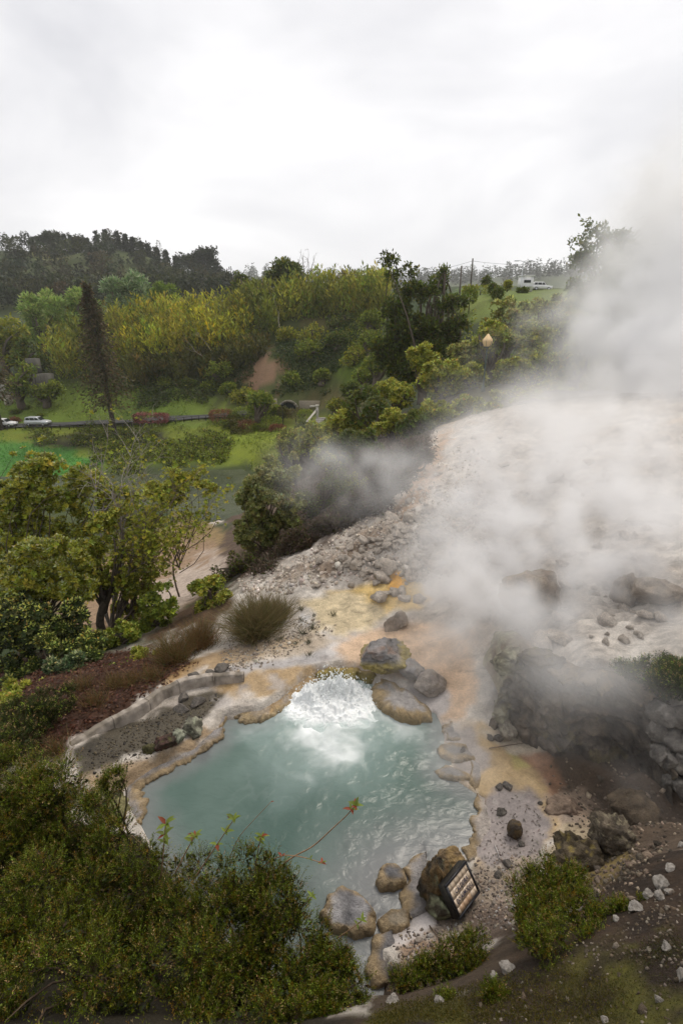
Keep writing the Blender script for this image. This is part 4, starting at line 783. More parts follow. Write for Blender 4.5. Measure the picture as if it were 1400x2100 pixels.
# dark rock face on the right, with its blocks
def face_rocks():
    DK = ((.11,.09,.072),(.17,.14,.11),(.07,.06,.05)); LI = ((.30,.28,.20),(.12,.105,.08),(.36,.34,.24))
    # the face itself: a broken, layered sheet between a foot line and a brow line
    foot = [(1000,1480,.22),(1040,1500,.25),(1090,1512,.28),(1150,1535,.30),(1210,1548,.32),(1270,1560,.32),(1330,1585,.36),(1370,1625,.45)]
    brow = [(1020,1420,.80),(1045,1345,1.30),(1090,1340,1.50),(1150,1385,1.45),(1210,1395,1.50),(1270,1400,1.55),(1330,1425,1.60),(1390,1440,1.65)]
    A = np.array([WZ(*q) for q in foot]); B = np.array([WZ(*q) for q in brow]); nu, nv = 200, 90; k = np.linspace(0, 7, nu); A = np.stack([np.interp(k, np.arange(8), A[:, i]) for i in range(3)], 1); B = np.stack([np.interp(k, np.arange(8), B[:, i]) for i in range(3)], 1)
    V = []; C = []
    for j in range(nv):
        q = j / (nv - 18) ; f = min(1, q); p = A * (1 - f) + B * f; p[:, 2] = A[:, 2] + (B[:, 2] - A[:, 2]) * f ** .8 - .12 * (j == 0)
        if q > 1: p = B + np.array([.05, 1.0, .02]) * (q - 1) * 4.5; p[:, 2] = B[:, 2] - .25 * ((q - 1) * 4) ** 2
        w_ = p + .25 * np.stack([fbm(p * 1.5, 3), fbm(p * 1.5 + 9, 3), fbm(p * 1.5 + 19, 3)], -1); bl = fbm(w_ * [2.2, 2.2, 5.], 4); st = np.abs(fbm(w_ * [1.5, 1.5, 3.2] + 7, 4)); cr = np.clip(.12 - np.abs(fbm(w_ * [3, 3, 4] + 31, 3)), 0, 1)
        d_ = .22 * bl + .35 * st - 1.1 * cr + .05 * fbm(p * 14, 3) + .18 * np.floor(fbm(w_ * [1.6, 1.6, 4] + 3, 2) * 4) / 4; p = p + np.array([-.15, -.85, .25]) * d_[:, None] * (.4 + .6 * (f < 1)); V.append(p)
        t = sstep(-.2, .3, fbm(p * 5, 4))[:, None]; c = np.array([.085, .07, .056]) * (1 - t) + np.array([.18, .145, .11]) * t; to = (sstep(.85, 1.05, q + .2 * bl))[:, None]; c = c * (1 - to) + np.array([.20, .155, .11]) * to
        li = (sstep(1085, 1020, proj(p)[0] + 60 * bl) * sstep(-.25, .15, fbm(p * 4 + 50, 4)) * .9)[:, None]; c = c * (1 - li) + np.array([.36, .34, .24]) * li; oc = (sstep(.25, .4, fbm(p * 3 + 80, 4)) * .6)[:, None]; C.append(c * (1 - oc) + np.array([.17, .14, .06]) * oc)
    V = np.concatenate(V); i = np.arange(nv - 1)[:, None] * nu; j = np.arange(nu - 1)[None]; F = np.stack([i + j, i + j + 1, i + nu + j + 1, i + nu + j], -1).reshape(-1, 4); loc = A[nu // 2]
    tag(obj('rock_outcrop', mesh_np('rock_outcrop', V - loc, F, np.concatenate(C), True), M_rock, None, tuple(loc)), 'dark broken rock face with ledges right of the pool', 'rock outcrop')
    L = [(1046,1358,40,34,1.2,LI,(.40,.39,.28),'pale lichen yellowed rock crowning the left end of the rock face'),(1098,1352,36,26,1.5,DK,(.17,.15,.06),'dark jagged rock right of the lichen yellowed one'),(1128,1362,34,22,1.45,((.13,.115,.10),(.08,.07,.06)),None,'dark slab tilted on the shoulder of the rock face'),
         (1170,1388,44,14,1.5,((.17,.13,.085),(.10,.08,.06)),(.23,.18,.08),'brown topped flat block of the rock face'),(1240,1396,46,14,1.55,((.19,.145,.10),(.11,.09,.07)),(.26,.20,.10),'tan topped ledge slab under the heath bush'),
         (1040,1496,34,16,.30,((.34,.30,.24),(.20,.17,.14)),(.40,.37,.28),'pale crumbly block at the foot of the rock face'),(1120,1522,40,16,.32,DK,None,'low dark block at the base of the rock face'),(1310,1412,34,18,1.6,((.22,.17,.12),(.12,.10,.08)),None,'brown slab at the corner of the stone wall')]
    for i, (u, v, a, b, z, cols, li, lb) in enumerate(L): rock_px('rock_block', lb, u, v, a, b, z, 120 + i, rough=.34, cols=cols, lich=li, k=5 if a > 50 else 4, cut=12, dy=.8, strat=9, cat='rock', rz=i * .4 - .5)
    t = thing('dry_stone_wall', WZ(1380, 1600, .5), 'grey rough stone wall cut off by the right picture edge', 'wall')
    for i, (u, v, a, b, z) in enumerate([(1362,1462,34,22,1.5),(1400,1470,30,26,1.5),(1345,1500,22,26,1.2),(1385,1515,34,28,1.15),(1420,1520,26,30,1.2),(1352,1548,20,26,.9),(1380,1562,26,28,.85),(1410,1575,26,28,.9),(1372,1598,16,18,.6),(1400,1618,22,22,.6),(1430,1450,30,24,1.6),(1440,1590,30,30,.8)]):
        c = WZ(u, v, z); s = proj(c)[2] / FPX; V, F, C = rock_geo((a * s, a * s * .9, b * s * 1.05), 150 + i, k=4, rough=.3, cut=9, cols=((.20,.185,.165),(.11,.10,.09),(.27,.25,.22)))
        MB().add(V + c, F, C).build('stone', M_rock, t)
face_rocks()
# steaming boulders further back
for i, (u, v, a, b, z, lb) in enumerate([(1092,1205,70,64,1.75,'large brown boulder half lost in steam'),(1128,1285,32,26,1.15,'round pale boulder below the large steaming one'),(1205,1318,82,50,1.2,'wide rounded boulder behind the dark rock face'),(1270,1330,60,34,1.4,'pinkish slab right of the wide rounded boulder'),
    (1345,1205,58,48,2.15,'blocky brown boulder at the right edge of the steam'),(1285,1205,30,38,2.0,'narrow boulder touching the blocky brown one'),(1160,1255,34,26,1.4,'lumpy boulder in the steam above the wide one'),(1380,1070,50,30,2.7,'grey boulder on the steaming slope near the right edge'),
    (1330,1035,46,22,2.8,'dark flat boulder high on the steaming slope'),(812,1270,24,30,.62,'cone shaped grey rock on the orange terrace'),(1160,1345,34,18,1.3,'brown flat rock leaning on the dark rock face'),(1225,1365,30,16,1.35,'small grey rock behind the tan topped slab'),(1040,1290,36,24,.8,'grey boulder at the edge of the thick steam'),(1090,1310,40,22,.95,'low brown boulder in the steam under the large one')]):
    rock_px('boulder', lb, u, v + b * .25, a * 1.0, b * .95, z - .25, 200 + i, rough=.28, cols=((.33,.27,.21),(.22,.18,.145),(.40,.34,.28)), k=4, cut=8, dy=.9, rz=i)
# right hollow
rock_px('boulder', 'dark ochre stained rock in the hollow behind the round heath bush', 1190, 1765, 66, 52, .70, 240, rough=.36, cols=((.075,.058,.038),(.13,.10,.06)), lich=(.26,.20,.06), k=5, cut=9)
rock_px('boulder', 'grey veined rock leaning into the hollow under the bank', 1258, 1720, 44, 46, .95, 241, rough=.38, cols=((.15,.12,.085),(.07,.055,.04)), lich=(.30,.26,.17), k=5, cut=9)
rock_px('boulder', 'crumbly pinkish rock above the ochre stained one', 1155, 1660, 40, 26, .30, 242, rough=.4, cols=((.30,.22,.16),(.17,.12,.09)), k=4, cut=9)
rock_px('boulder', 'brown mossy rock high in the hollow by the stone wall', 1300, 1660, 60, 36, .65, 243, rough=.36, cols=((.085,.063,.042),(.14,.105,.07)), k=4, cut=9)
for i, (u, v, a, b, lb) in enumerate([(1394,1732,9,9,'white stone at the right end of the row on the bank'),(1372,1780,13,10,'white stone above the largest one in the bank row'),(1354,1812,21,17,'largest white stone of the row on the bank'),(1326,1834,15,12,'cream stone below the largest white one'),(1350,1838,14,12,'grey white stone beside the cream one on the bank'),
    (1372,1828,12,6,'thin flat stone right of the largest white one'),(1301,1860,19,15,'rounded white stone at the lower end of the bank row'),(1262,1884,9,7,'small white stone near the round heath bush'),(1041,1988,24,11,'long grey stone in the moss under the round heath bush'),(1010,2000,12,7,'pale chip beside the long grey stone in the moss'),
    (1364,1942,14,12,'grey stone in the soil at the right picture edge'),(1350,2048,11,10,'white stone low on the soil bank'),(1395,2000,16,14,'grey stone cut by the right picture edge in the soil'),(1240,2092,10,8,'white stone at the very bottom of the soil bank'),(900,2052,13,9,'pale stone at the edge of the moss near the bottom'),(805,2052,16,9,'grey stone under the small heath tufts at the bottom')]):
    p = G(u, v + b * .4, 1.0, 4.5); s = proj(p)[2] / FPX; rock('stone', lb, p + [0, 0, b * s * .45], (a * s * .85, a * s * .7, b * s * .8), 260 + i, rough=.3, cols=((.42,.385,.345),(.30,.27,.235)), k=4, cut=9, rz=i * 1.1)
# rubble on the slope: loose stones
def rubble():
    rng = np.random.default_rng(9); base = [rock_geo((1, .85, .7), 300 + i, k=3, rough=.3, cut=12, cols=((.58,.50,.42),(.42,.36,.30),(.66,.59,.51))) for i in range(8)]
    mes = []
    for i, (V, F, C) in enumerate(base): m = mesh_np('rubble_stone', V, F, C); m.materials.append(M_rock); mes.append(m)
    P = ground_pts([(690,1160),(760,1108),(822,1058),(870,1040),(915,1110),(930,1180),(850,1188),(780,1192),(700,1190)], 8, 22, 180, rng)
    Q = ground_pts([(560,1200),(700,1100),(820,1050),(900,900),(1350,900),(1350,1350),(1000,1320),(880,1260),(700,1210)], 8, 26, 220, rng)
    for k, p in enumerate(np.vstack([P, Q])):
        s = rng.uniform(.045, .15) if k < 180 else rng.uniform(.04, .16); s *= (1.9 if rng.random() < .1 else 1)
        o = bpy.data.objects.new('rubble_stone', mes[k % 8]); o.location = p + [0, 0, s * .25]; o.scale = (s * rng.uniform(.8, 1.4), s, s * rng.uniform(.7, 1.1)); o.rotation_euler = tuple(rng.random(3) * [.6, .6, 6.28]); link(o)
        if k < 180: tag(o, 'pale angular stone in the rubble at the foot of the steaming slope', 'stone', 'rubble stones below the slope')
        else: tag(o, 'loose pale stone scattered over the open steaming slope', 'stone', 'stones scattered on the slope')
    def grit(name, label, poly, lo, hi, n, a, b, cols):
        p = ground_pts(poly, lo, hi, n, rng); V, F = ico(1); sz = rng.uniform(a, b, n) * np.where(rng.random(n) < .06, 2, 1); k = len(V)
        J = V[None] * (1 + .35 * rng.normal(size=(n, k, 1))).clip(.5, 1.5) * (sz[:, None] * rng.uniform(.6, 1.2, (n, 3)))[:, None] + p[:, None]
        C = np.repeat(palette(cols, n, rng, .3, .02), k, 0); o = obj(name, mesh_np(name, J.reshape(-1, 3), (F[None] + (np.arange(n) * k)[:, None, None]).reshape(-1, 3), C), M_rock); tag(o, label, 'gravel', kind='stuff')
    PG = [((.55,.47,.39), 2), ((.42,.35,.29), 1.5), ((.66,.59,.52), 1)]
    grit('gravel', 'pale gravel strewn over the steaming slope', [(480,1190),(600,1150),(760,1050),(900,930),(1000,900),(1000,1180),(860,1185),(700,1190),(600,1215),(500,1225)], 8, 24, 3600, .012, .05, PG)
    grit('gravel', 'grey and tan gravel around the tiled sign', [(960,1780),(1110,1760),(1120,1840),(1000,1930),(820,1990),(820,1920),(950,1890)], 3, 9, 1100, .008, .022, [((.30,.25,.21), 2), ((.16,.13,.11), 2), ((.42,.33,.25), 1.5), ((.5,.47,.44), .6)])
    grit('gravel', 'brown crumbs of rock in the dark hollow', [(1130,1560),(1330,1560),(1400,1700),(1250,1860),(1120,1800),(1170,1680)], 2.5, 10, 900, .008, .03, [((.20,.15,.11), 2), ((.10,.08,.06), 2), ((.38,.30,.22), .8)])
    grit('gravel', 'wet black gravel in the channel', [(160,1560),(300,1470),(440,1425),(460,1430),(400,1490),(230,1590)], 3, 12, 900, .006, .018, [((.10,.08,.055), 3), ((.22,.18,.11), 1), ((.05,.045,.04), 2)])
    grit('gravel', 'small stones in the brown soil of the bank', [(900,2100),(1060,2010),(1250,1920),(1400,1790),(1400,2100)], .8, 4.5, 500, .004, .014, [((.30,.25,.20), 1), ((.12,.09,.06), 2)])
    grit('gravel', 'crumbly stones along the near edge of the terrace', [(480,1300),(640,1270),(700,1290),(560,1360),(430,1400)], 5, 16, 900, .008, .03, [((.40,.33,.25), 2), ((.26,.22,.18), 2), ((.5,.45,.38), 1)])
    # fallen leaves and twigs on the mud
    p = ground_pts([(985,1650),(1110,1640),(1140,1720),(1080,1800),(960,1800)], 3, 10, 260, rng); p[:, 2] += .008; A = rdir(260, rng) * [1, 1, .06]
    o = MB().add(*leaf_quads(p, A, np.tile([0, 0, 1.], (260, 1)), rng.uniform(.02, .07, 260), .014, palette([((.09,.07,.055), 3), ((.20,.17,.14), 1)], 260, rng), .04)).build('leaf_litter', M_leaf); tag(o, 'dark fallen leaves and bark bits on the mud flat', 'litter', kind='stuff')
    p = ground_pts([(-40,1340),(180,1345),(320,1335),(400,1365),(300,1430),(170,1500),(100,1540),(-40,1560)], 4, 18, 5000, rng); p[:, 2] += rng.random(5000) * .04; A = rdir(5000, rng) * [1, 1, .35]
    o = MB().add(*leaf_quads(p, A, rdir(5000, rng) + [0, 0, 1.], rng.uniform(.05, .11, 5000), .035, palette([((.12,.05,.03), 3), ((.07,.03,.018), 3), ((.20,.10,.05), 1)], 5000, rng), .1)).build('leaf_litter', M_leaf); tag(o, 'red brown leaf litter under the shrubs on the left', 'litter', kind='stuff')
rubble()
for i, (a, b, lb) in enumerate([((1002,1536),(1085,1524),'thin straight stick lying below the lichen yellowed rock'),((830,1850),(846,1828),'short stick leaning on the crust beside the sign boulder'),((880,1900),(905,1935),'dark twig on the crust below the sign'),((1078,1800),(1098,1840),'bent twig on the gravel right of the tiled sign'),((1014,1735),(1024,1762),'grey bark strip lying on the mud flat')]):
    p, q = G(*a, 2.5, 12), G(*b, 2.5, 12); m = (p + q) / 2 + [0, 0, .02]; o = MB().tube([p + [0, 0, .015], m, q + [0, 0, .02]], [.008, .007, .004], (.12, .085, .06) if i != 4 else (.45, .42, .40), 5).build('stick', M_bark, None, True, loc=p); tag(o, lb, 'stick')
# ------------------------------------------------------------------ tiled sign
def tile_sign():
    C = WZ(948, 1823, .40); X = np.array([.69, .71, -.14]); X /= np.linalg.norm(X); Yv = np.array([-.41, .54, .73]); Yv -= X * (X @ Yv); Yv /= np.linalg.norm(Yv); Z = np.cross(X, Yv); L1, L2 = .468, .360
    M = Matrix(((X[0], Yv[0], Z[0], C[0]), (X[1], Yv[1], Z[1], C[1]), (X[2], Yv[2], Z[2], C[2]), (0, 0, 0, 1)))
    t = thing('tile_sign', (0, 0, 0), 'leaning tiled name sign in a black frame in front of the pool', 'sign'); t.matrix_world = M; t.location = C
    def part(name, mb, mat): return obj(name, mesh_np(name, np.concatenate(mb.V), np.concatenate(mb.F4), np.concatenate(mb.C)), mat, t)
    wx, wy = L1 / 2, L2 / 2; fr = .022; bk = (.018, .018, .022)
    part('backing', MB().box((0, 0, -.062), (wx, wy, .05), (.03, .027, .022)), M_conc)
    for nm, c, h in (('frame', (0, wy - fr / 2, 0), (wx, fr / 2, .014)), ('frame', (0, -wy + fr / 2, 0), (wx, fr / 2, .014)), ('frame', (-wx + fr / 2, 0, 0), (fr / 2, wy - fr - .0005, .0138)), ('frame', (wx - fr / 2, 0, 0), (fr / 2, wy - fr - .0005, .0138))): part(nm, MB().box(c, h, bk), M_plain)
    iw, ih = L1 - 2 * fr - .006, L2 - 2 * fr - .006; cw = np.array([.6, 1, 1, 1, 1, .6]); cw = cw / cw.sum() * iw; rh = np.array([.8, 1, 1, .8]); rh = rh / rh.sum() * ih; y = ih / 2; rng = np.random.default_rng(3)
    for j in range(4):
        x = -iw / 2
        for i in range(6):
            c = np.array([.60, .48, .36]) * rng.uniform(.85, 1.1) * (np.array([.78, .66, .56]) if j == 3 and i in (1, 2, 3) else 1)
            part('tile', MB().box((x + cw[i] / 2, y - rh[j] / 2, -.003 + rng.uniform(-.001, .001)), (cw[i] / 2 - .0022, rh[j] / 2 - .0022, .007), c), M_tile); x += cw[i]
        y -= rh[j]
    for txt, y0, xo in (('CALDEIRA', ih / 2 - rh[0] - rh[1] * .72, .02), ('DO ASMODEU', ih / 2 - rh[0] - rh[1] - rh[2] * .70, .0)):
        cu = bpy.data.curves.new('lettering', 'FONT'); cu.body = txt; cu.size = .062; cu.align_x = 'CENTER'; cu.extrude = .0006; cu.offset = .0009; cu.space_character = 1.02
        o = bpy.data.objects.new('lettering', cu); COL.objects.link(o); bpy.context.view_layer.update(); dg = bpy.context.evaluated_depsgraph_get(); me = bpy.data.meshes.new_from_object(o.evaluated_get(dg)); bpy.data.objects.remove(o)
        wid = max(v.co.x for v in me.vertices) - min(v.co.x for v in me.vertices); k = (.66 if txt[0] == 'C' else .80) * iw / wid
        me.transform(Matrix.Diagonal((k, 1.0, 1, 1))); me.materials.append(M_ink); l = bpy.data.objects.new('lettering', me); link(l, t); l.location = (xo * L1, y0, .0056)
def flat_mat(name, c, rough=.5, metal=0, emit=0):
    m, t, b, out = principled(name); b.inputs['Base Color'].default_value = (*c, 1); b.inputs['Roughness'].default_value = rough; b.inputs['Metallic'].default_value = metal
    nz = N(t, 'ShaderNodeTexNoise'); nz.inputs['Scale'].default_value = 12; mr = N(t, 'ShaderNodeMapRange'); mr.inputs[3].default_value = max(0, rough - .1); mr.inputs[4].default_value = min(1, rough + .1); t.links.new(nz.outputs[0], mr.inputs[0]); t.links.new(mr.outputs[0], b.inputs['Roughness'])
    return m
M_tile = attr_mat('glazed_tile', .28, 18, .16, 0, 0, spec=.5); M_ink = flat_mat('ink', (.015, .02, .06), .35); M_glass = flat_mat('dark_glass', (.02, .024, .028), .08); M_white = flat_mat('white_paint', (.75, .75, .75), .4)
M_rub = flat_mat('rubber', (.02, .02, .02), .8); M_silver = flat_mat('silver_paint', (.55, .57, .59), .3, .3); M_green = flat_mat('green_iron', (.02, .05, .04), .5); M_black = flat_mat('black_iron', (.015, .015, .017), .5); M_wood = flat_mat('grey_wood', (.10, .085, .07), .85); M_lamp = flat_mat('cream_glass', (.72, .50, .24), .35); M_red = flat_mat('tail_light', (.4, .02, .02), .3)
tile_sign()
# ------------------------------------------------------------------ built things across the valley and on the ridge
def road():
    px = [(-60,878),(0,876),(100,873),(200,868),(300,863),(400,858),(470,852),(540,848),(600,846)]
    P = np.array([G(u, v, 80, 130) for u, v in px]); t = np.linspace(0, len(P) - 1, 90); O = np.stack([np.interp(t, np.arange(len(P)), P[:, i]) for i in range(3)], 1)
    for _ in range(20): O[1:-1] = (O[:-2] + 2 * O[1:-1] + O[2:]) / 4
    V = []
    for w_ in (-1.2, 0, 1.2): p = O + [0, w_, 0]; p[:, 2] = np.maximum(height(p[:, 0], p[:, 1]) + .10, O[:, 2] + .05); V.append(p)
    n = 90; i = np.arange(2)[:, None] * n; j = np.arange(n - 1)[None]; F = np.stack([i + j, i + j + 1, i + n + j + 1, i + n + j], -1).reshape(-1, 4)
    tag(obj('road', mesh_np('road', np.concatenate(V), F, np.full((270, 3), .06)), M_conc), 'narrow asphalt road along the foot of the hill', kind='structure')
    f = thing('roadside_railing', O[30] - [0, 2, 0], 'dark post and rail fence along the valley road', 'fence'); s = np.arange(4, 88, 2); Q = O[s] - [0, 1.9, 0]; Q[:, 2] = height(Q[:, 0], Q[:, 1])
    for q in Q: MB().box(q + [0, 0, .5], (.06, .06, .55), (.035, .03, .025)).build('post', M_plain, f)
    for z in (.55, .98): MB().tube(Q + [0, -.07, z], .045, (.04, .034, .028), 4).build('rail', M_plain, f)
    return O
RO = road()
def car(name, label, c, rz, L=4.5, Hh=1.65, mat=None, group=None):
    t = thing(name, c, label, 'car', group); t.rotation_euler = (0, 0, rz); w_ = .88
    def ext(nm, prof, hw, m, inset=0):
        P = np.array(prof, float) * [L / 4.5, Hh / 1.65]; n = len(P); V = np.concatenate([np.column_stack([P[:, 0], np.full(n, y), P[:, 1]]) for y in (-hw, hw)]); cc = P.mean(0); V = np.vstack([V, [cc[0], -hw, cc[1]], [cc[0], hw, cc[1]]])
        j = np.arange(n); k = (j + 1) % n; F4 = np.stack([j, k, n + k, n + j], 1); F3 = np.vstack([np.stack([np.full(n, 2 * n), k, j], 1), np.stack([np.full(n, 2 * n + 1), n + j, n + k], 1)])
        return obj(nm, mesh_np(nm, V, [F3, F4], np.tile([.5, .5, .5], (len(V), 1))), m, t)
    b = ext('body', [(-2.2,.35),(-2.25,.6),(-2.2,1.0),(-1.9,1.05),(.9,1.05),(1.5,.98),(2.1,.88),(2.25,.65),(2.22,.35)], w_, mat); b.modifiers.new('bevel', 'BEVEL').width = .06
    r = ext('cabin', [(-2.12,1.04),(-1.95,1.55),(-1.7,1.64),(.1,1.64),(.35,1.58),(1.0,1.04)], w_ - .1, mat); r.modifiers.new('bevel', 'BEVEL').width = .05
    for sg in (-1, 1):
        for x0, x1 in ((-1.75,-1.15),(-1.05,-.2),(-.1,.62)):
            P = [(x0 - .1 * (x0 < -1.5), 1.1), (x0, 1.5), (x1 - (.28 if x1 > .5 else 0), 1.5), (x1, 1.1)]; V = np.array([[x * L / 4.5, sg * (w_ - .085), z * Hh / 1.65] for x, z in P]); obj('window', mesh_np('window', V, np.array([[0, 1, 2, 3]] if sg < 0 else [[3, 2, 1, 0]])), M_glass, t)
        for x in (-1.4, 1.4):
            mb = MB(); a = np.arange(14) / 14 * 6.283; mb.tube([[x * L / 4.5, sg * (w_ - .12), .33], [x * L / 4.5, sg * (w_ + .03), .33]], .33, (.02, .02, .02), 14); wh = obj('wheel', mesh_np('wheel', np.concatenate(mb.V), [np.concatenate(mb.F3), np.concatenate(mb.F4)]), M_rub, t)
            mb = MB().tube([[x * L / 4.5, sg * (w_ + .02), .33], [x * L / 4.5, sg * (w_ + .045), .33]], .2, (.5, .5, .5), 10); obj('rim', mesh_np('rim', np.concatenate(mb.V), [np.concatenate(mb.F3), np.concatenate(mb.F4)]), M_silver, wh)
        for x, m, nm in ((2.2, M_white, 'headlight'), (-2.22, M_red, 'tail_light')):
            mb = MB().box((x * L / 4.5, sg * .6, .78), (.06, .18, .08)); obj(nm, mesh_np(nm, np.concatenate(mb.V), np.concatenate(mb.F4)), m, t)
    V = np.array([[.42, -.7, 1.55], [.42, .7, 1.55], [1.0, .74, 1.09], [1.0, -.74, 1.09]]) * [L / 4.5, 1, Hh / 1.65]; obj('windscreen', mesh_np('windscreen', V + [.03, 0, .02], np.array([[0, 3, 2, 1]])), M_glass, t)
    for z in (.45,): mb = MB().box((2.24 * L / 4.5, 0, z), (.04, .7, .1)); obj('bumper', mesh_np('bumper', np.concatenate(mb.V), np.concatenate(mb.F4)), M_rub, t)
    return t
def on_road(u):
    uu, _, _ = proj(RO); k = int(np.argmin(np.abs(uu - u))); return RO[k] + [0, 0, .1]
car('parked_car', 'silver off road car on the valley road beside the railing', on_road(82), 0, 4.7, 1.8, M_silver)
car('parked_car', 'white car cut by the left picture edge behind a trunk', on_road(8), 0, 4.6, 1.6, M_white)
def post_lamp(name, label, u, vtop, vbase, Y, mat, head, r=.05):
    x, _, z1 = W(u, vtop, Y); g = H1(x, Y); t = thing(name, (x, Y, g), label, 'lamp post'); h = z1 - g; mb = MB().lathe((x, Y, g), [(0.0, 0), (r * 2.6, 0), (r * 2.6, .25), (r * 1.4, .5), (r, .6), (r * .8, h - .1)], k=10); mb.build('post', mat, t)
    return t, np.array([x, Y, z1])
t, p = post_lamp('lantern_post', 'green lamp post with cream lantern rising out of the steam', 998, 712, 800, 40, M_green, 1, .07)
MB().lathe(p, [(.05, -.12), (.16, -.06), (.17, 0), (.30, .02), (.30, .05)], k=8).build('lantern_base', M_green, t)
ln = MB().lathe(p, [(.27, .05), (.42, .42), (.40, .55), (.34, .62), (.10, .92), (.03, .98), (0, 1.0)], k=6).build('lantern', M_lamp, t)
for k in range(6): a = k * math.pi / 3; MB().tube([p + [.275 * math.cos(a), .275 * math.sin(a), .05], p + [.425 * math.cos(a), .425 * math.sin(a), .42], p + [.345 * math.cos(a), .345 * math.sin(a), .62]], .012, k=4).build('glazing_bar', M_green, ln)
for lb, u, vt, Y in (('thin black lamp post beside the railing and the tall brown conifer', 219, 815, 100), ('thin green lamp post in front of the tunnel mouth', 579, 833, 92)):
    t, p = post_lamp('street_lamp', lb, u, vt, 870, Y, M_black, 1, .06); MB().lathe(p, [(.04, -.1), (.2, 0), (.25, .3), (.14, .5), (0, .6)], k=8).build('lantern', M_glass, t)
t, p = post_lamp('street_lamp', 'tall pale lamp mast next to the white kiosk on the ridge', 1073, 536, 600, 92, M_silver, 1, .07)
for sgn in (-1, 1): MB().tube([p + [0, 0, -.05], p + [sgn * .5, 0, .1], p + [sgn * 1.1, 0, .1]], .05, k=5).build('arm', M_silver, t); MB().box(p + [sgn * 1.2, 0, .08], (.35, .15, .06)).build('lamp_head', M_silver, t)
def pole(label, u, vt, Y, arms):
    x, _, z1 = W(u, vt, Y); g = H1(x, Y); t = thing('utility_pole', (x, Y, g), label, 'utility pole'); MB().tube([(x, Y, g - .3), (x, Y, z1)], [.17, .12], k=8).build('pole', M_wood, t)
    for z, w_ in arms: MB().box((x, Y - .16, z1 - z), (w_, .05, .06)).build('crossarm', M_wood, t); [MB().lathe((x + sx, Y - .16, z1 - z + .06), [(.05, 0), (.07, .08), (.04, .14), (0, .2)], k=6).build('insulator', M_white, t) for sx in (-w_ * .85, w_ * .85)]
    return np.array([x, Y, z1])
p1 = pole('wooden utility pole with crossarms above the bamboo', 702, 555, 128, ((.6, 1.0), (1.6, .9), (2.6, .5))); p2 = pole('bare wooden pole beside the clipped bush on the ridge', 946, 545, 84, ()); p3 = pole('tall thin wooden pole on the ridge skyline', 969, 530, 96, ())
def wire(label, a, b, sag): q = np.linspace(0, 1, 14)[:, None]; P = a + (b - a) * q - np.array([0, 0, 1.]) * sag * 4 * q * (1 - q); tag(MB().tube(P, .022, k=4).build('wire', M_black, None, loc=a), label, 'wire')
wire('thin power line hanging between the crossarm pole and the skyline pole', p1 - [0, 0, .5], p3 - [0, 0, .4], 1.5); wire('thin power line running from the skyline pole into the steam', p3 - [0, 0, .4], W(1240, 520, 110), 1.2); wire('thin power line leaving the crossarm pole to the left', p1 - [0, 0, .5], W(600, 585, 240), 2)
def kiosk():
    c = GY(1075, 94, 595); s = pxs(1075, 590, 94); t = thing('kiosk', c, 'small white kiosk on the ridge beside the lamp mast', 'kiosk'); b = W(1075, 600, 94)[2] ; z0 = c[2]; h = W(1075, 566, 94)[2] - z0
    MB().box((c[0], c[1], z0 + h / 2 - .1), (1.05, .9, h / 2)).build('wall', M_white, t); MB().box((c[0], c[1], z0 + h - .02), (1.2, 1.05, .07)).build('roof', M_white, t)
    MB().box((c[0], c[1] - .93, z0 + h * .62), (.6, .03, .22)).build('window', M_glass, t); MB().box((c[0], c[1] - 1.05, z0 + h * .28), (.95, .14, .04)).build('counter', M_white, t)
    car('parked_car', 'white car parked on the ridge right of the kiosk', GY(1106, 97, 595) + [0, 0, -.35], .15, 3.9, 1.5, M_white)
kiosk()
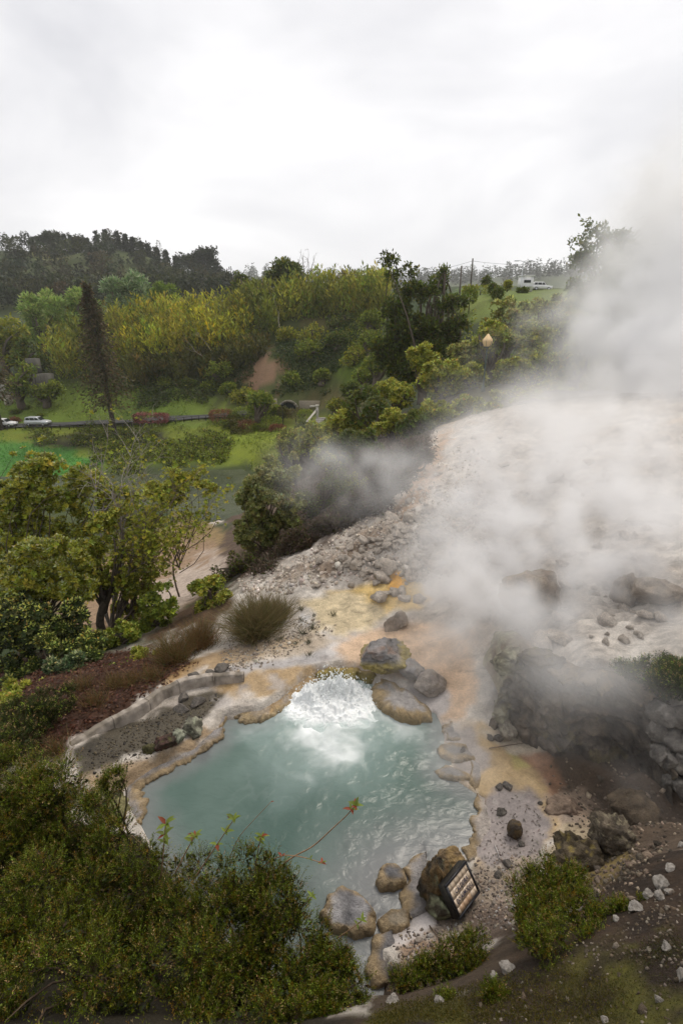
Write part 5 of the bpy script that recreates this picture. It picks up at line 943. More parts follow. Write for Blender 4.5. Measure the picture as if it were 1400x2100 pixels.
def tunnel():
    c = W(591, 843, 99); z0 = H1(c[0], 97); c[2] = max(z0, c[2] - .2); t = thing('tunnel_portal', c, 'round stone arch with a dark barred door in the hillside', 'tunnel mouth'); r = 1.75; rng = np.random.default_rng(4)
    for k in range(11):
        a0 = math.pi * k / 11; a1 = math.pi * (k + 1) / 11 - .03; V = [(c[0] + q * math.cos(a), c[1] + y, c[2] + .2 + q * math.sin(a)) for y in (-.35, .5) for q in (r, r + .42) for a in (a0, a1)]
        MB().add(V, np.array([[0, 1, 3, 2], [4, 6, 7, 5], [0, 4, 5, 1], [2, 3, 7, 6], [0, 2, 6, 4], [1, 5, 7, 3]]), np.array([.20, .18, .145]) * rng.uniform(.75, 1.15)).build('arch_stone', M_conc, t)
    a = np.linspace(0, math.pi, 20); V = np.vstack([[c[0], c[1] + .3, c[2] + .2], np.column_stack([c[0] + r * np.cos(a), np.full(20, c[1] + .3), c[2] + .2 + r * np.sin(a)])]); j = np.arange(1, 20); d_ = MB().add(V, np.stack([np.zeros(19, int), j + 1, j], 1), (.012, .02, .018)).build('door', M_plain, t)
    for x in np.linspace(-1.3, 1.3, 7): hh = math.sqrt(r * r - x * x); MB().box((c[0] + x, c[1] + .24, c[2] + .2 + hh / 2), (.03, .03, hh / 2 - .03), (.02, .05, .05)).build('bar', M_plain, d_)
    for x0, x1, h in ((-3.4, -2.25, 2.6), (2.25, 6.4, 2.2)): MB().box((c[0] + (x0 + x1) / 2, c[1] + .25, c[2] + h / 2 - .6), ((x1 - x0) / 2, .3, h / 2 + .6), (.22, .19, .14)).build('retaining_wall', M_conc, t)
    b = W(651, 868, 88); b[2] = H1(b[0], 88); t = thing('garden_stair', b, 'pale stone stair balustrade with a square pillar below the hill', 'stair')
    MB().box(b + [0, 0, 1.4], (.22, .22, 1.6), (.5, .47, .42)).build('pillar', M_conc, t); MB().box(b + [0, 0, 3.05], (.32, .32, .1), (.55, .52, .46)).build('pillar_cap', M_conc, t); MB().box(b + [-.75, 0, 2.9], (.55, .2, .12), (.5, .47, .42)).build('coping', M_conc, t)
    e = W(626, 876, 82); e[2] = H1(e[0], 82); MB().tube([b + [-.2, 0, 2.2], e + [0, 0, .9]], .24, (.5, .47, .42), 4).build('sloping_rail', M_conc, t)
    for q in np.linspace(.1, .9, 6): p = b * (1 - q) + e * q; MB().box(p + [.9, 0, .7 * (1 - q) + .2], (.8, .5, .12), (.3, .28, .25)).build('step', M_conc, t)
tunnel()
def ruin():
    b = W(92, 812, 114); b[2] = H1(b[0], 114); t = thing('ruined_tower', b, 'grey ruined concrete tower with a black window among the trees', 'ruin')
    MB().box(b + [0, 0, 1.5], (2.2, 1.5, 2.8), (.10, .095, .08)).build('wall', M_conc, t); MB().box(b + [-1.2, .2, 5.9], (1.0, 1.2, 1.7), (.10, .095, .08)).build('upper_wall', M_conc, t); MB().box(b + [-1.1, -1.02, 6.1], (.45, .05, .45)).build('window', M_rub, t)
    for x in (-2., -.7, .7, 2.): MB().box(b + [x, -1.6, 1.4], (.1, .12, 2.6), (.12, .11, .095)).build('buttress', M_conc, t)
    b = W(8, 815, 112); b[2] = H1(b[0], 112); t = thing('old_wall', b, 'pale old concrete wall at the left picture edge', 'wall'); MB().box(b + [0, 0, 1.8], (2.4, .3, 2.6), (.30, .28, .25)).build('wall', M_conc, t); MB().box(b + [0, -.05, 4.5], (2.6, .5, .15), (.26, .24, .21)).build('coping', M_conc, t)
    b = W(22, 838, 110); b[2] = H1(b[0], 110); t = thing('shed', b, 'tiny pale shed on the lawn near the left edge', 'shed'); MB().box(b + [0, 0, .7], (.7, .6, .9), (.42, .38, .32)).build('wall', M_conc, t); MB().box(b + [0, 0, 1.68], (.85, .75, .08), (.25, .2, .17)).build('roof', M_conc, t); MB().box(b + [.1, -.62, .6], (.28, .03, .6)).build('door', M_wood, t)
ruin()
# ------------------------------------------------------------------ far woods
rg = np.random.default_rng(77)
def woods():
    m = np.where((GU < 500) & (GU > -260) & (GZC > 190) & (GZC < 380) & (GVV < 690))[0]
    p = GV[rg.choice(m, 420)].copy(); p[:, :2] += rg.normal(size=(420, 2)) * 2; p[:, 2] = height(p[:, 0], p[:, 1])
    uu, vv, _ = proj(p); k = ~((uu > 70) & (uu < 128) & (vv < 535)); p = p[k]; n = len(p); cf = rg.random(n) < .25
    h = np.where(cf, rg.uniform(10, 15, n), rg.uniform(7, 11, n)); o = forest_crowns(p, h, np.where(cf, h * .26, h * .5), [((.030,.040,.014), 3), ((.045,.052,.016), 2), ((.06,.05,.02), 1), ((.024,.034,.016), 2)], rg, 150, 1.5, cf).build('forest', M_leaf)
    tag(o, 'dark wooded hillside on the left below the crest', 'forest', kind='stuff')
    m = np.where((GZC > 900) & (GZC < 1250) & (GU > 430) & (GU < 1500))[0]; p = GV[rg.choice(m, 650)].copy(); p[:, 0] += rg.normal(size=650) * 6; p[:, 2] = height(p[:, 0], p[:, 1]) - 1
    h = rg.uniform(16, 34, 650); o = forest_crowns(p, h, h * .22, [((.03,.04,.02), 1)], rg, 34, 7.5, np.ones(650, bool)).build('forest', M_leaf); tag(o, 'distant conifer ridge fading into the haze', 'forest', kind='stuff')
woods()
D1 = [((.022,.032,.012), 3), ((.034,.044,.015), 2)]
for i, (u, vt, vb, wd, lb) in enumerate([(203,474,525,11,'tallest dark conifer on the wooded crest'),(222,470,525,16,'broad dark conifer right of the tallest one on the crest'),(245,474,525,13,'pointed conifer in the middle of the crest row'),(262,480,528,9,'slim conifer right of the middle on the crest'),(276,486,530,10,'slim conifer near the right end of the crest row'),
    (183,488,525,14,'short wide conifer left of the tallest one on the crest'),(166,486,522,12,'conifer with ragged top near the round crest tree'),(150,482,520,12,'conifer next to the round tree on the crest'),(137,480,520,8,'thin airy tree between the round tree and the conifers'),(292,494,535,10,'conifer where the crest begins to fall'),(308,500,545,9,'small conifer on the falling crest'),(326,508,555,10,'conifer low on the falling crest'),(344,514,560,13,'bushy conifer above the pale poplar'),(365,524,575,12,'last conifer before the feathery crest tree')]):
    conifer('conifer', lb, u, vt, vb, 333 + i % 3 * 4, D1, rg, wmax=wd, dens=1200, size=1.35, group='trees along the wooded crest', bare=.05)
FAR = dict(style='leaf', group='trees along the wooded crest')
plant('crest_tree', 'round domed tree on the left part of the crest', 'tree', [(105,495,20,13)], 330, (105,512), size=1.5, n=900, pal=[((.04,.05,.018), 1)], stem='trunk', leafn='crown', **FAR)
plant('crest_tree', 'small round tree left of the domed crest tree', 'tree', [(71,497,8,6)], 330, (71,508), size=1.2, n=150, pal=D1, stem='trunk', leafn='crown', **FAR)
plant('crest_tree', 'feathery eucalyptus on the right shoulder of the wooded hill', 'tree', [(425,528,22,16),(400,540,20,14),(440,550,14,14),(415,560,24,16)], 340, (420,590), size=1.4, n=1000, pal=D1, rc=.3, stem='trunk', leafn='crown', fill=.2, **FAR)
plant('crest_tree', 'dark tree at the foot of the wooded shoulder', 'tree', [(458,575,14,18),(440,590,18,18)], 345, (452,610), size=1.5, n=700, pal=D1, stem='trunk', leafn='crown', **FAR)
# ------------------------------------------------------------------ valley trees
VT = dict(stem='trunk', leafn='crown')
plant('poplar_tree', 'pale green poplar standing behind the ruined tower', 'tree', [(95,640,46,40),(80,690,34,30),(120,690,30,36)], 138, (98,760), 'streak', .9, 1700, POPLAR, up=.9, rc=.28, group='pale trees behind the bamboo', **VT)
plant('poplar_tree', 'smaller pale poplar left of the tall brown conifer', 'tree', [(168,630,28,34),(160,665,30,26)], 138, (168,740), 'streak', .9, 900, POPLAR, up=.9, rc=.28, group='pale trees behind the bamboo', **VT)
plant('poplar_tree', 'silvery willow behind the top of the brown conifer', 'tree', [(235,598,26,30),(255,630,34,26)], 142, (240,700), 'streak', .9, 800, SILVER, up=1., rc=.26, fill=.35, group='pale trees behind the bamboo', **VT)
plant('poplar_tree', 'tall silvery willow above the golden bamboo', 'tree', [(280,598,28,36),(290,630,36,28)], 142, (280,700), 'streak', .9, 1000, SILVER, up=1., rc=.26, fill=.35, group='pale trees behind the bamboo', **VT)
plant('poplar_tree', 'bright lime tree right of the silvery willows', 'tree', [(335,612,34,26),(350,635,34,22)], 142, (335,690), 'streak', .8, 1000, [((.17,.25,.03), 2), ((.22,.30,.045), 1), ((.11,.17,.025), 1)], up=.7, rc=.28, group='pale trees behind the bamboo', **VT)
plant('dark_tree', 'dark leafy tree behind the ruined tower', 'tree', [(60,735,30,36),(70,770,26,30)], 120, (66,812), 'leaf', .7, 600, DARK, **VT)
plant('dark_tree', 'olive tree hugging the left picture edge', 'tree', [(20,720,34,40),(35,680,30,28),(0,690,30,40)], 125, (20,800), 'leaf', .7, 800, OLIVE, **VT)
plant('dark_tree', 'yellow green bush at the foot of the ruins', 'tree', [(40,790,22,22),(55,760,16,20)], 108, (42,820), 'leaf', .6, 350, LIME, **VT)
plant('dark_tree', 'green bush growing against the ruined tower', 'tree', [(105,800,22,18),(78,806,16,14)], 108, (95,822), 'leaf', .55, 420, GREEN, **VT)
conifer('tall_conifer', 'tall browning conifer in front of the golden bamboo', 232, 580, 862, 97, BROWN, rg, wmax=90, dens=9000, size=.7, bare=.2, lean=-1.)
conifer('tall_conifer', 'brown conifer trunk cut by the left picture edge', 2, 640, 872, 97, BROWN, rg, wmax=80, dens=6500, size=.7, bare=.28)
def bamboo(label, poly, n, cols, hh, lo=95, hi=150):
    p = ground_pts(poly, lo, hi, n, rg); h = rg.uniform(hh[0], hh[1], n); mb = MB(); m = 36; t = (np.arange(m) + .6) / m
    ln = rg.normal(size=(n, 2)) * .16; a = rg.random((n, m)) * 6.28; rad = (.25 + .95 * np.sin(math.pi * np.clip(t, .05, .97)) ** .8)[None] * rg.uniform(.5, 1.1, (n, m)) * (h / 7)[:, None]
    o = np.stack([np.cos(a) * rad + ln[:, :1] * (t * h[:, None]) * 1., np.sin(a) * rad + ln[:, 1:] * t * h[:, None], t * h[:, None]], -1) + p[:, None]
    A = np.stack([np.cos(a) * .55, np.sin(a) * .55, np.full((n, m), .75)], -1) + rg.normal(size=(n, m, 3)) * .2
    base = palette(cols, n, rg, .3) * np.clip(1 + .9 * fbm(p * .22, 3), .45, 1.7)[:, None]; h *= np.clip(1 + .7 * fbm(p * .3 + 9, 3), .5, 1.6); C = np.repeat(base, m, 0) * rg.uniform(.65, 1.35, (n * m, 1)); sz = rg.uniform(.5, 1.5, n * m)
    mb.add(*leaf_quads(o.reshape(-1, 3), A.reshape(-1, 3), rdir(n * m, rg), sz, sz * .3, C))
    tag(mb.build('bamboo_thicket', M_leaf), label, 'bamboo', kind='stuff')
GOLD = [((0.451, 0.41, 0.039), 3), ((0.367, 0.377, 0.039), 2), ((0.234, 0.288, 0.035), 2), ((0.551, 0.465, 0.035), 1)]; OLB = [((0.244, 0.254, 0.032), 3), ((0.324, 0.298, 0.038), 1.5), ((0.162, 0.2, 0.026), 2)]; GRB = [((0.25, 0.274, 0.037), 3), ((0.327, 0.302, 0.043), 2), ((0.171, 0.213, 0.03), 2)]
bamboo('golden bamboo thicket in the middle of the hillside', [(240,745),(250,690),(330,672),(440,668),(500,660),(510,715),(440,738),(340,752)], 560, GOLD, (5, 9))
bamboo('olive bamboo thicket behind the tall brown conifer', [(110,775),(120,720),(180,690),(260,690),(260,760),(190,785)], 260, OLB, (6, 10))
bamboo('green bamboo thicket on the crest of the hill', [(470,690),(480,640),(560,622),(640,612),(790,612),(790,650),(690,652),(600,662),(540,700)], 620, GRB, (4, 7.5))
bamboo('dark bamboo growth below the golden thicket', [(260,770),(340,745),(450,735),(530,700),(540,730),(480,775),(380,790),(280,790)], 260, [((.12,.12,.02), 2), ((.08,.09,.018), 2), ((.19,.15,.025), 1)], (2.5, 5))
bare_tree('bare_tree', 'leafless pale tree standing up from the bamboo crest', 'tree', 628, 600, 134, [(622,518),(632,512),(645,528),(612,540),(640,545)], .16, rg, (.16,.13,.11), 6)
plant('dark_tree', 'dark evergreen tree beside the leafless one on the crest', 'tree', [(583,560,34,22),(600,575,22,18),(565,580,22,20)], 140, (583,610), 'leaf', .75, 900, DARK, **VT)
for i, (u, v) in enumerate([(488,572), (503,578), (520,585), (535,588)]): plant('sapling', ['thin dark sapling leftmost on the bamboo crest', 'second dark sapling from the left on the bamboo crest', 'third dark sapling from the left on the bamboo crest', 'dark sapling next to the evergreen on the crest'][i], 'tree', [(u, v, 6, 13), (u - 2, v + 16, 8, 10)], 138, (u, v + 35), 'leaf', .6, 90, DARK, fill=.1, **VT)
bare_tree('dead_branch', 'pale dead branch arching out of the golden bamboo', 'branch', 448, 712, 116, [(376,683,-1), (400,680,-1)], .10, rg, (.34,.29,.21), 3)
bare_tree('dead_branch', 'pale leaning stem in the green bamboo', 'branch', 575, 650, 122, [(560,603), (578,622)], .08, rg, (.36,.32,.24), 1)
# hillside cover
cover('undergrowth', 'glossy ivy covering the hillside above the tunnel', 'ivy', [(575,690),(660,680),(740,640),(770,650),(740,700),(690,790),(640,810),(570,800),(590,740)], 85, 150, 4200, .5, [((.045,.075,.018), 3), ((.07,.10,.03), 2), ((.11,.12,.03), .6), ((.14,.13,.03), .3)], .9, rg)
cover('undergrowth', 'dark brush at the foot of the bamboo', 'undergrowth', [(250,790),(350,770),(480,730),(520,740),(500,810),(440,832),(300,815)], 85, 150, 3000, .5, [((.04,.06,.014), 3), ((.06,.075,.016), 2), ((.10,.08,.025), .7)], 1.3, rg)
cover('undergrowth', 'yellow green ferns on the grassy slope right of the ivy', 'ferns', [(690,700),(720,640),(775,630),(780,700),(740,760)], 80, 150, 1500, .55, LIME + [((.22,.19,.03), 1)], .7, rg)
cover('undergrowth', 'mixed brush along the river bank under the road', 'undergrowth', [(200,930),(260,895),(360,890),(470,885),(480,930),(440,955),(330,965),(210,960)], 55, 125, 4200, .45, GREEN + [((.13,.12,.02), 1.2), ((.03,.04,.012), 2)], 1.5, rg)
cover('undergrowth', 'dark hanging brush below the road edge', 'undergrowth', [(60,885),(320,880),(330,915),(230,930),(90,905)], 60, 125, 1800, .45, DARK + [((.06,.045,.02), 1)], 1.4, rg)
cover('undergrowth', 'low green brush on the ridge flank behind the lamp', 'undergrowth', [(930,640),(1010,660),(1090,690),(1200,640),(1400,650),(1400,800),(1250,800),(1100,790),(880,800),(780,700),(800,640)], 42, 130, 3600, .4, DARK + OLIVE, 1.2, rg)
cover('undergrowth', 'dry brown brush on the bank behind the pale slope', 'undergrowth', [(480,1190),(550,1155),(640,1112),(720,1075),(790,1035),(830,985),(870,925),(900,890),(820,870),(640,930),(560,1050)], 9, 60, 12000, .17, [((.12,.085,.06), 3), ((.06,.045,.03), 2), ((.07,.075,.025), 1.3), ((.17,.13,.09), 1)], 1.0, rg, 'streak')
cover('grass', 'short meadow grass on the slopes above the road', 'grass', [(-60,805),(150,790),(300,790),(440,815),(440,850),(-60,870)], 85, 135, 2600, .35, LIME + [((.05,.09,.012), 1.5)], .12, rg, 'streak')
cover('grass', 'rough grass between the road and the river', 'grass', [(330,885),(560,850),(600,940),(520,960),(460,920)], 60, 125, 2400, .3, LIME + [((.06,.10,.012), 2)], .12, rg, 'streak')
cover('grass', 'bright green field grass at the left edge', 'grass', [(-60,905),(60,905),(150,915),(220,950),(100,985),(-60,1000)], 60, 120, 2500, .3, [((.06,.20,.025), 2), ((.09,.24,.04), 1)], .12, rg, 'streak')
cover('undergrowth', 'low scrub on the river shelf among the trees', 'undergrowth', [(120,1130),(330,1050),(420,1080),(400,1110),(300,1160),(130,1260)], 14, 60, 2200, .16, OLIVE + [((.16,.11,.04), 1)], .4, rg)
# clipped shrubs
def topiary(label, u, v, ru, rv, Y, pal, cat='shrub', name='clipped_shrub', n=260, sz=.32):
    c = W(u, v, Y); s = pxs(u, v, Y); r = np.array([ru * s, .8 * ru * s if ru < 25 else 1.1, rv * s]); g = H1(c[0], Y); t = thing(name, (c[0], Y, g), label, cat, 'clipped shrubs in the garden' if cat == 'shrub' else None)
    for dx in ((0,) if ru < 20 else (-.55, 0, .55)): MB().tube([(c[0] + dx * r[0], Y, g - .2), (c[0] + dx * r[0], Y, max(c[2], g + .2))], [.09, .06], (.07, .05, .04), 6).build('stem', M_bark, t)
    d_ = rdir(n, rg); d_[:, 1] -= .2; d_[:, 2] += .2; d_ = nrm(d_); pw = .55 if ru > 25 else .8; q = np.sign(d_) * np.abs(d_) ** pw; q /= np.max(np.abs(q), 1, keepdims=True) ** .35; P = c + q * r * rg.uniform(.85, 1.0, (n, 1))
    f = MB().add(*foliage(P, d_, 'leaf', sz, pal, rg)).build('foliage', M_leaf, t); f['kind'] = 'stuff'
RUST = [((.25,.11,.055), 2), ((.17,.10,.035), 2), ((.30,.13,.08), 1)]; OLG = [((.11,.105,.02), 2), ((.14,.12,.025), 1), ((.07,.08,.016), 1)]; PINK = [((.38,.13,.13), 2), ((.26,.10,.08), 2), ((.12,.07,.04), 1)]
topiary('long pink flowering clipped hedge beside the valley road', 310, 857, 35, 8, 98, PINK, 'hedge', 'clipped_hedge', 700, .3)
topiary('rust brown boxy hedge at the end of the railing', 455, 852, 24, 10, 96, RUST, 'hedge', 'clipped_hedge', 500, .3)
for u, v, a, b, Y, pl, lb in [(484,870,13,11,92,OLG,'round olive clipped shrub nearest the rust hedge'),(508,874,17,10,91,RUST,'wide rust tinted clipped shrub'),(486,888,11,10,89,OLG,'small dark olive clipped shrub below the round one'),(507,897,16,12,88,OLG,'olive clipped dome in the middle of the garden'),(495,916,15,15,86,RUST,'egg shaped rust clipped shrub lowest on the lawn'),(530,908,12,12,86,RUST,'reddish clipped ball right of the olive dome'),
    (529,880,10,9,90,GREEN,'dark green clipped ball behind the olive dome'),(468,876,7,7,92,DARK,'tiny dark clipped ball at the left of the group'),(497,846,17,9,97,LIME,'lime clipped cushion right of the rust hedge'),(570,881,16,8,88,[((.22,.09,.05), 2), ((.15,.07,.04), 1)],'brick red clipped shrub in front of the tunnel'),(556,866,20,11,92,LIME,'lime clipped mound below the tunnel'),(580,845,9,9,95,OLG,'small clipped ball left of the tunnel door'),
    (606,848,18,8,94,[((.17,.15,.04), 2), ((.13,.10,.05), 1)],'tawny clipped cushion under the tunnel mouth'),(626,852,14,10,92,LIME,'bright lime dome right of the tunnel mouth'),(480,856,10,8,95,DARK,'dark clipped shrub between rust hedge and lime cushion'),(545,890,14,10,89,OLG,'olive shrub between the lime mound and the reddish ball')]: topiary(lb, u, v, a, b, Y, pl)
for u, v, a, b, Y, pl, lb in [(34,848,8,6,106,DARK,'small dark bush on the lawn near the shed'),(60,842,6,6,108,DARK,'little dark bush on the lawn below the ruins'),(98,832,15,10,110,DARK,'wide dark bush on the lawn slope'),(85,856,6,5,104,GREEN,'tiny green bush just behind the silver car'),(32,862,7,4,101,RUST,'brown dome bush beside the white car'),(963,606,13,12,80,GREEN,'round green clipped bush on the ridge by the bare pole'),(1010,592,6,6,86,DARK,'small dark bush on the ridge lawn'),(1020,602,9,8,82,DARK,'dark bush in the middle of the ridge lawn'),(1040,585,5,5,92,OLIVE,'tiny bush behind the ridge lawn'),(1070,600,9,6,86,DARK,'dark low bush in front of the kiosk')]: topiary(lb, u, v, a, b, Y, pl, 'bush', 'bush', 200, .35)
topiary('long low hedge along the ridge lawn', 985, 594, 36, 4, 90, OLIVE, 'hedge', 'clipped_hedge', 400, .35)
plant('garden_tree', 'small yellow green tree left of the tunnel', 'tree', [(535,822,26,16),(520,838,16,12),(548,838,14,12)], 93, (532,868), 'leaf', .5, 420, LIME, **VT)
# ------------------------------------------------------------------ ridge and slope trees on the right
plant('big_tree', 'tall dark tree with airy top in the middle of the ridge', 'tree', [(800,552,30,30),(838,565,26,24),(820,605,52,34),(880,600,40,34),(830,665,66,50),(915,655,46,50),(870,735,82,60),(800,730,44,54)], 60, (860,815), 'leaf', .36, 6500, DARK + [((.06,.07,.02), 2), ((.085,.085,.03), 1)], rc=.26, fill=.3, r0=.35, nl=30, **VT)
plant('airy_tree', 'thin airy sapling at the right edge of the big dark tree', 'tree', [(908,562,12,18),(903,590,14,14)], 64, (905,640), 'leaf', .3, 130, DARK, fill=.2, **VT)
plant('fading_tree', 'tall tree fading into the steam on the right', 'tree', [(1215,475,36,28),(1190,520,40,32),(1255,500,40,40),(1300,520,60,60),(1230,570,66,50),(1310,600,70,60),(1200,620,40,40)], 70, (1240,760), 'leaf', .42, 4200, DARK, rc=.26, fill=.35, r0=.4, nl=30, **VT)
conifer('ridge_conifer', 'small dark conifer on the ridge skyline behind the lawn', 995, 563, 592, 104, DARK, rg, wmax=14, dens=400, size=.6)
bare_tree('bare_shrub', 'reddish leafless shrub on the ridge left of the lamp mast', 'shrub', 1036, 598, 95, [(1030,570),(1040,566),(1048,575),(1025,580)], .07, rg, (.16,.09,.08), 6)
DOME = [(1000,848,34,20,31,'small shrub spilling over the crest below the lamp'),(1090,826,40,22,34,'ragged shrub breaking the line of the steaming crest'),(1270,800,50,26,40,'shadowy shrub at the right of the steaming crest'),(1340,790,50,26,42,'faint shrub almost lost in the steam at the right'),(890,850,44,26,33,'low olive shrub where the pale slope meets the bank top'),(960,838,40,24,35,'rounded shrub at the crest left of the lamp foot'),(1040,822,46,22,37,'shrub veiled by steam along the crest'),(1130,808,50,24,39,'broad shrub on the crest fading into the steam'),(1215,800,46,26,41,'dark shrub at the far end of the steaming crest'),(1040,655,66,42,50,'large pale tipped dome shrub behind the lamp'),(1008,695,44,34,46,'dome shrub directly behind the lantern'),(1092,700,42,40,46,'dark leaved dome shrub right of the lantern'),(1135,640,56,34,54,'dome shrub fading in steam below the kiosk'),(1110,745,54,36,44,'bright tipped shrub above the steam vent'),(1175,735,44,52,44,'steam veiled shrub at the dark hollow'),(955,740,46,36,47,'leafy shrub left of the lamp post'),(905,775,50,40,44,'olive shrub at the foot of the big dark tree'),(965,775,36,28,43,'shrub half hidden by steam at the lamp foot'),(1170,672,48,34,52,'shrub near the thick steam column'),(870,735,36,30,48,'mid green shrub in front of the big dark tree'),(1050,760,40,26,42,'low shrub in the steam right of the lamp post')]
for i, (u, v, a, b, Y, lb) in enumerate(DOME): plant('dome_shrub', lb, 'shrub', [(u, v, a, b), (u - a * .3, v + b * .5, a * .7, b * .6), (u + a * .35, v + b * .5, a * .6, b * .6)], Y, (u, v + b * 1.2), 'rosette', .24, 520, OLIVE if i % 3 else PALE, OLIVE_TIP, rc=.3, group='dome shrubs on the ridge flank', seed=i)
MID = [(760,835,62,46,40,DARK,'dark rounded shrub below the big tree'),(700,868,48,36,42,OLIVE,'olive shrub right of the garden stair'),(810,800,46,36,44,OLIVE,'shrub with pale tips under the big tree'),(645,905,44,40,44,OLIVE,'shrub above the steam below the garden'),(850,872,38,28,32,DARK,'low dark shrub at the top of the pale slope'),(735,915,60,40,30,DARK,'dark shrub on the steaming bank'),(600,905,36,34,46,PALE,'pale shrub right of the brick red clipped one'),(680,930,40,34,34,OLIVE,'olive shrub wrapped in thin steam'),(800,870,46,30,36,OLIVE,'olive shrub left of the top of the pale slope')]
for i, (u, v, a, b, Y, pl, lb) in enumerate(MID): plant('bank_shrub', lb, 'shrub', [(u, v, a, b), (u - a * .35, v + b * .45, a * .6, b * .6), (u + a * .4, v + b * .4, a * .6, b * .6)], Y, (u, v + b * 1.2), 'rosette', .18, 600, pl, OLIVE_TIP if pl is not DARK else [((.12,.13,.04), 1)], rc=.3, group='shrubs on the bank behind the slope', seed=i)
HS = [(560,850,97),(690,830,92),(720,800,92),(745,770,90),(770,745,84),(760,700,100),(730,735,104),(690,700,112),(630,720,112),(600,780,106),(660,770,104),(640,690,118),(700,660,122),(760,655,108),(470,800,108),(430,800,110),(500,815,104),(390,790,112),(340,790,114),(450,760,112),(520,700,120),(590,690,120),(620,880,80),(660,890,72),(700,900,64),(720,860,70),(560,960,60),(590,940,64),(625,930,58)]
HSL = ['green shrub on the lawn directly left of the tunnel arch', 'olive shrub behind the garden stair pillar', 'dark shrub uphill from the garden stair', 'green shrub on the grass slope above the stair', 'lime shrub at the left foot of the big dark tree', 'green shrub beside the big dark tree halfway up', 'olive shrub in the ferns left of the big dark tree', 'dark shrub at the upper edge of the ivy', 'green shrub at the left edge of the ivy', 'lime shrub between the earth scar and the tunnel', 'green shrub in the ivy straight above the tunnel', 'olive shrub in the middle of the ivy top', 'dark shrub just under the crest bamboo right end', 'green shrub under the crest next to the ferns', 'lime shrub above the rust boxy hedge', 'green shrub uphill between the two road hedges', 'olive shrub left of the small yellow green tree', 'dark shrub above the pink hedge right end', 'green shrub above the pink hedge left end', 'lime shrub at the foot of the golden bamboo', 'green shrub at the top left of the earth scar', 'olive shrub at the top right of the earth scar', 'dark shrub right below the bright lime dome', 'green shrub right below the garden stair foot', 'lime shrub on the bank under the stair shrubs', 'green shrub between the stair and the steaming bank', 'olive shrub at the river edge under the clipped ball', 'dark shrub above the river edge right of the lawn', 'green shrub above the river in the first thin steam']
for i, (u, v, Y) in enumerate(HS):
    a = float(rg.uniform(16, 30)); b = a * float(rg.uniform(.6, .9)); plant('hillside_shrub', HSL[i], 'shrub', [(u, v, a, b), (u - a * .5, v + b * .4, a * .6, b * .6), (u + a * .5, v + b * .4, a * .6, b * .6)], Y, (u, v + b), 'leaf', .0042 * Y, 260, [GREEN, OLIVE, DARK, GREEN, LIME][i % 5], rc=.36, group='shrubs on the far hillside', seed=i)
# ------------------------------------------------------------------ middle distance shrubs
plant('pale_shrub', 'large pale green shrub standing between slope and river', 'shrub', [(565,975,44,44),(545,1030,66,56),(520,1090,52,46),(590,1040,36,56),(600,960,24,30),(575,1100,36,40)], 16, (535,1165), 'rosette', .095, 2600, PALE, PALE_TIP, rc=.26, nclump=110, r0=.05, nl=24)
plant('dark_shrub', 'dark brown green shrub right of the large pale one', 'shrub', [(655,1020,50,44),(690,1000,44,36),(640,1060,40,30)], 17, (650,1090), 'leaf', .07, 1300, DARK + [((.09,.06,.04), 2)], rc=.26)
plant('dark_shrub', 'wispy green shrub in thin steam on the bank', 'shrub', [(735,1000,40,34),(700,1040,40,26)], 18, (720,1060), 'leaf', .07, 800, OLIVE + [((.09,.06,.04), 2)], rc=.26)
for i, (u, v, tops, lb) in enumerate([(600,1130,[(560,1080),(600,1060),(640,1080),(580,1070)],'bare brown brush under the large pale shrub'),(680,1100,[(650,1040),(700,1040),(720,1060),(670,1030)],'bare brown brush on the dry bank'),(560,1160,[(500,1130),(540,1120),(590,1120),(520,1160)],'low bare brush at the slope edge')]): bare_tree('bare_brush', lb, 'shrub', u, v, 15.5, tops, .012, rg, (.13,.09,.07), 7)
SB = [(800,985,46,28,14.6,'brown scrub at the upper corner of the pale slope'),(745,1035,50,26,14.2,'brown scrub in the middle of the dry bank'),(690,1075,46,22,13.8,'brown scrub low on the dry bank above the rubble'),(620,1110,44,22,13.6,'brown scrub right of the large pale shrub foot'),(850,930,36,24,17,'dark scrub where the bank meets the crest'),(780,940,50,30,18,'olive brown scrub wrapped in drifting steam')]
for i, (u, v, a, b, Y, lb) in enumerate(SB): plant('dry_scrub', lb, 'shrub', [(u, v, a, b), (u - a * .6, v + b * .4, a * .6, b * .6), (u + a * .5, v + b * .3, a * .6, b * .6)], Y, (u, v + b), 'streak', .12, 900, [((.12,.08,.055), 3), ((.08,.06,.04), 2), ((.10,.105,.03), 1.2), ((.17,.125,.09), 1)], rc=.3, group='dry scrub on the bank', seed=i, fill=.2, up=.6)
plant('tall_shrub', 'tall pale tipped shrub at the left edge of the valley view', 'shrub', [(75,925,48,30),(110,985,84,54),(40,1040,64,64),(140,1060,56,60),(70,1000,60,60),(165,1000,40,40),(60,1100,74,60),(150,1120,52,50)], 13.5, (110,1330), 'rosette', .085, 4200, OLIVE, PALE_TIP, rc=.25, nclump=170, r0=.05, nl=36, fill=.4, group='tall shrubs on the left')
plant('tall_shrub', 'dense shrub with cream tips below the tallest one', 'shrub', [(105,1135,84,38),(60,1190,74,60),(150,1190,52,60),(170,1130,30,26)], 11, (100,1400), 'rosette', .08, 3000, OLIVE, PALE_TIP, rc=.25, nclump=110, r0=.045, nl=30, fill=.4, group='tall shrubs on the left')
plant('tall_shrub', 'dark leaved shrub low at the left picture edge', 'shrub', [(40,1280,70,60),(110,1290,56,60),(20,1340,50,40),(160,1270,34,50)], 10, (70,1420), 'rosette', .08, 2400, [((.045,.065,.018), 3), ((.07,.085,.025), 2)], OLIVE_TIP, rc=.27, nclump=90, r0=.04, fill=.4, group='tall shrubs on the left')
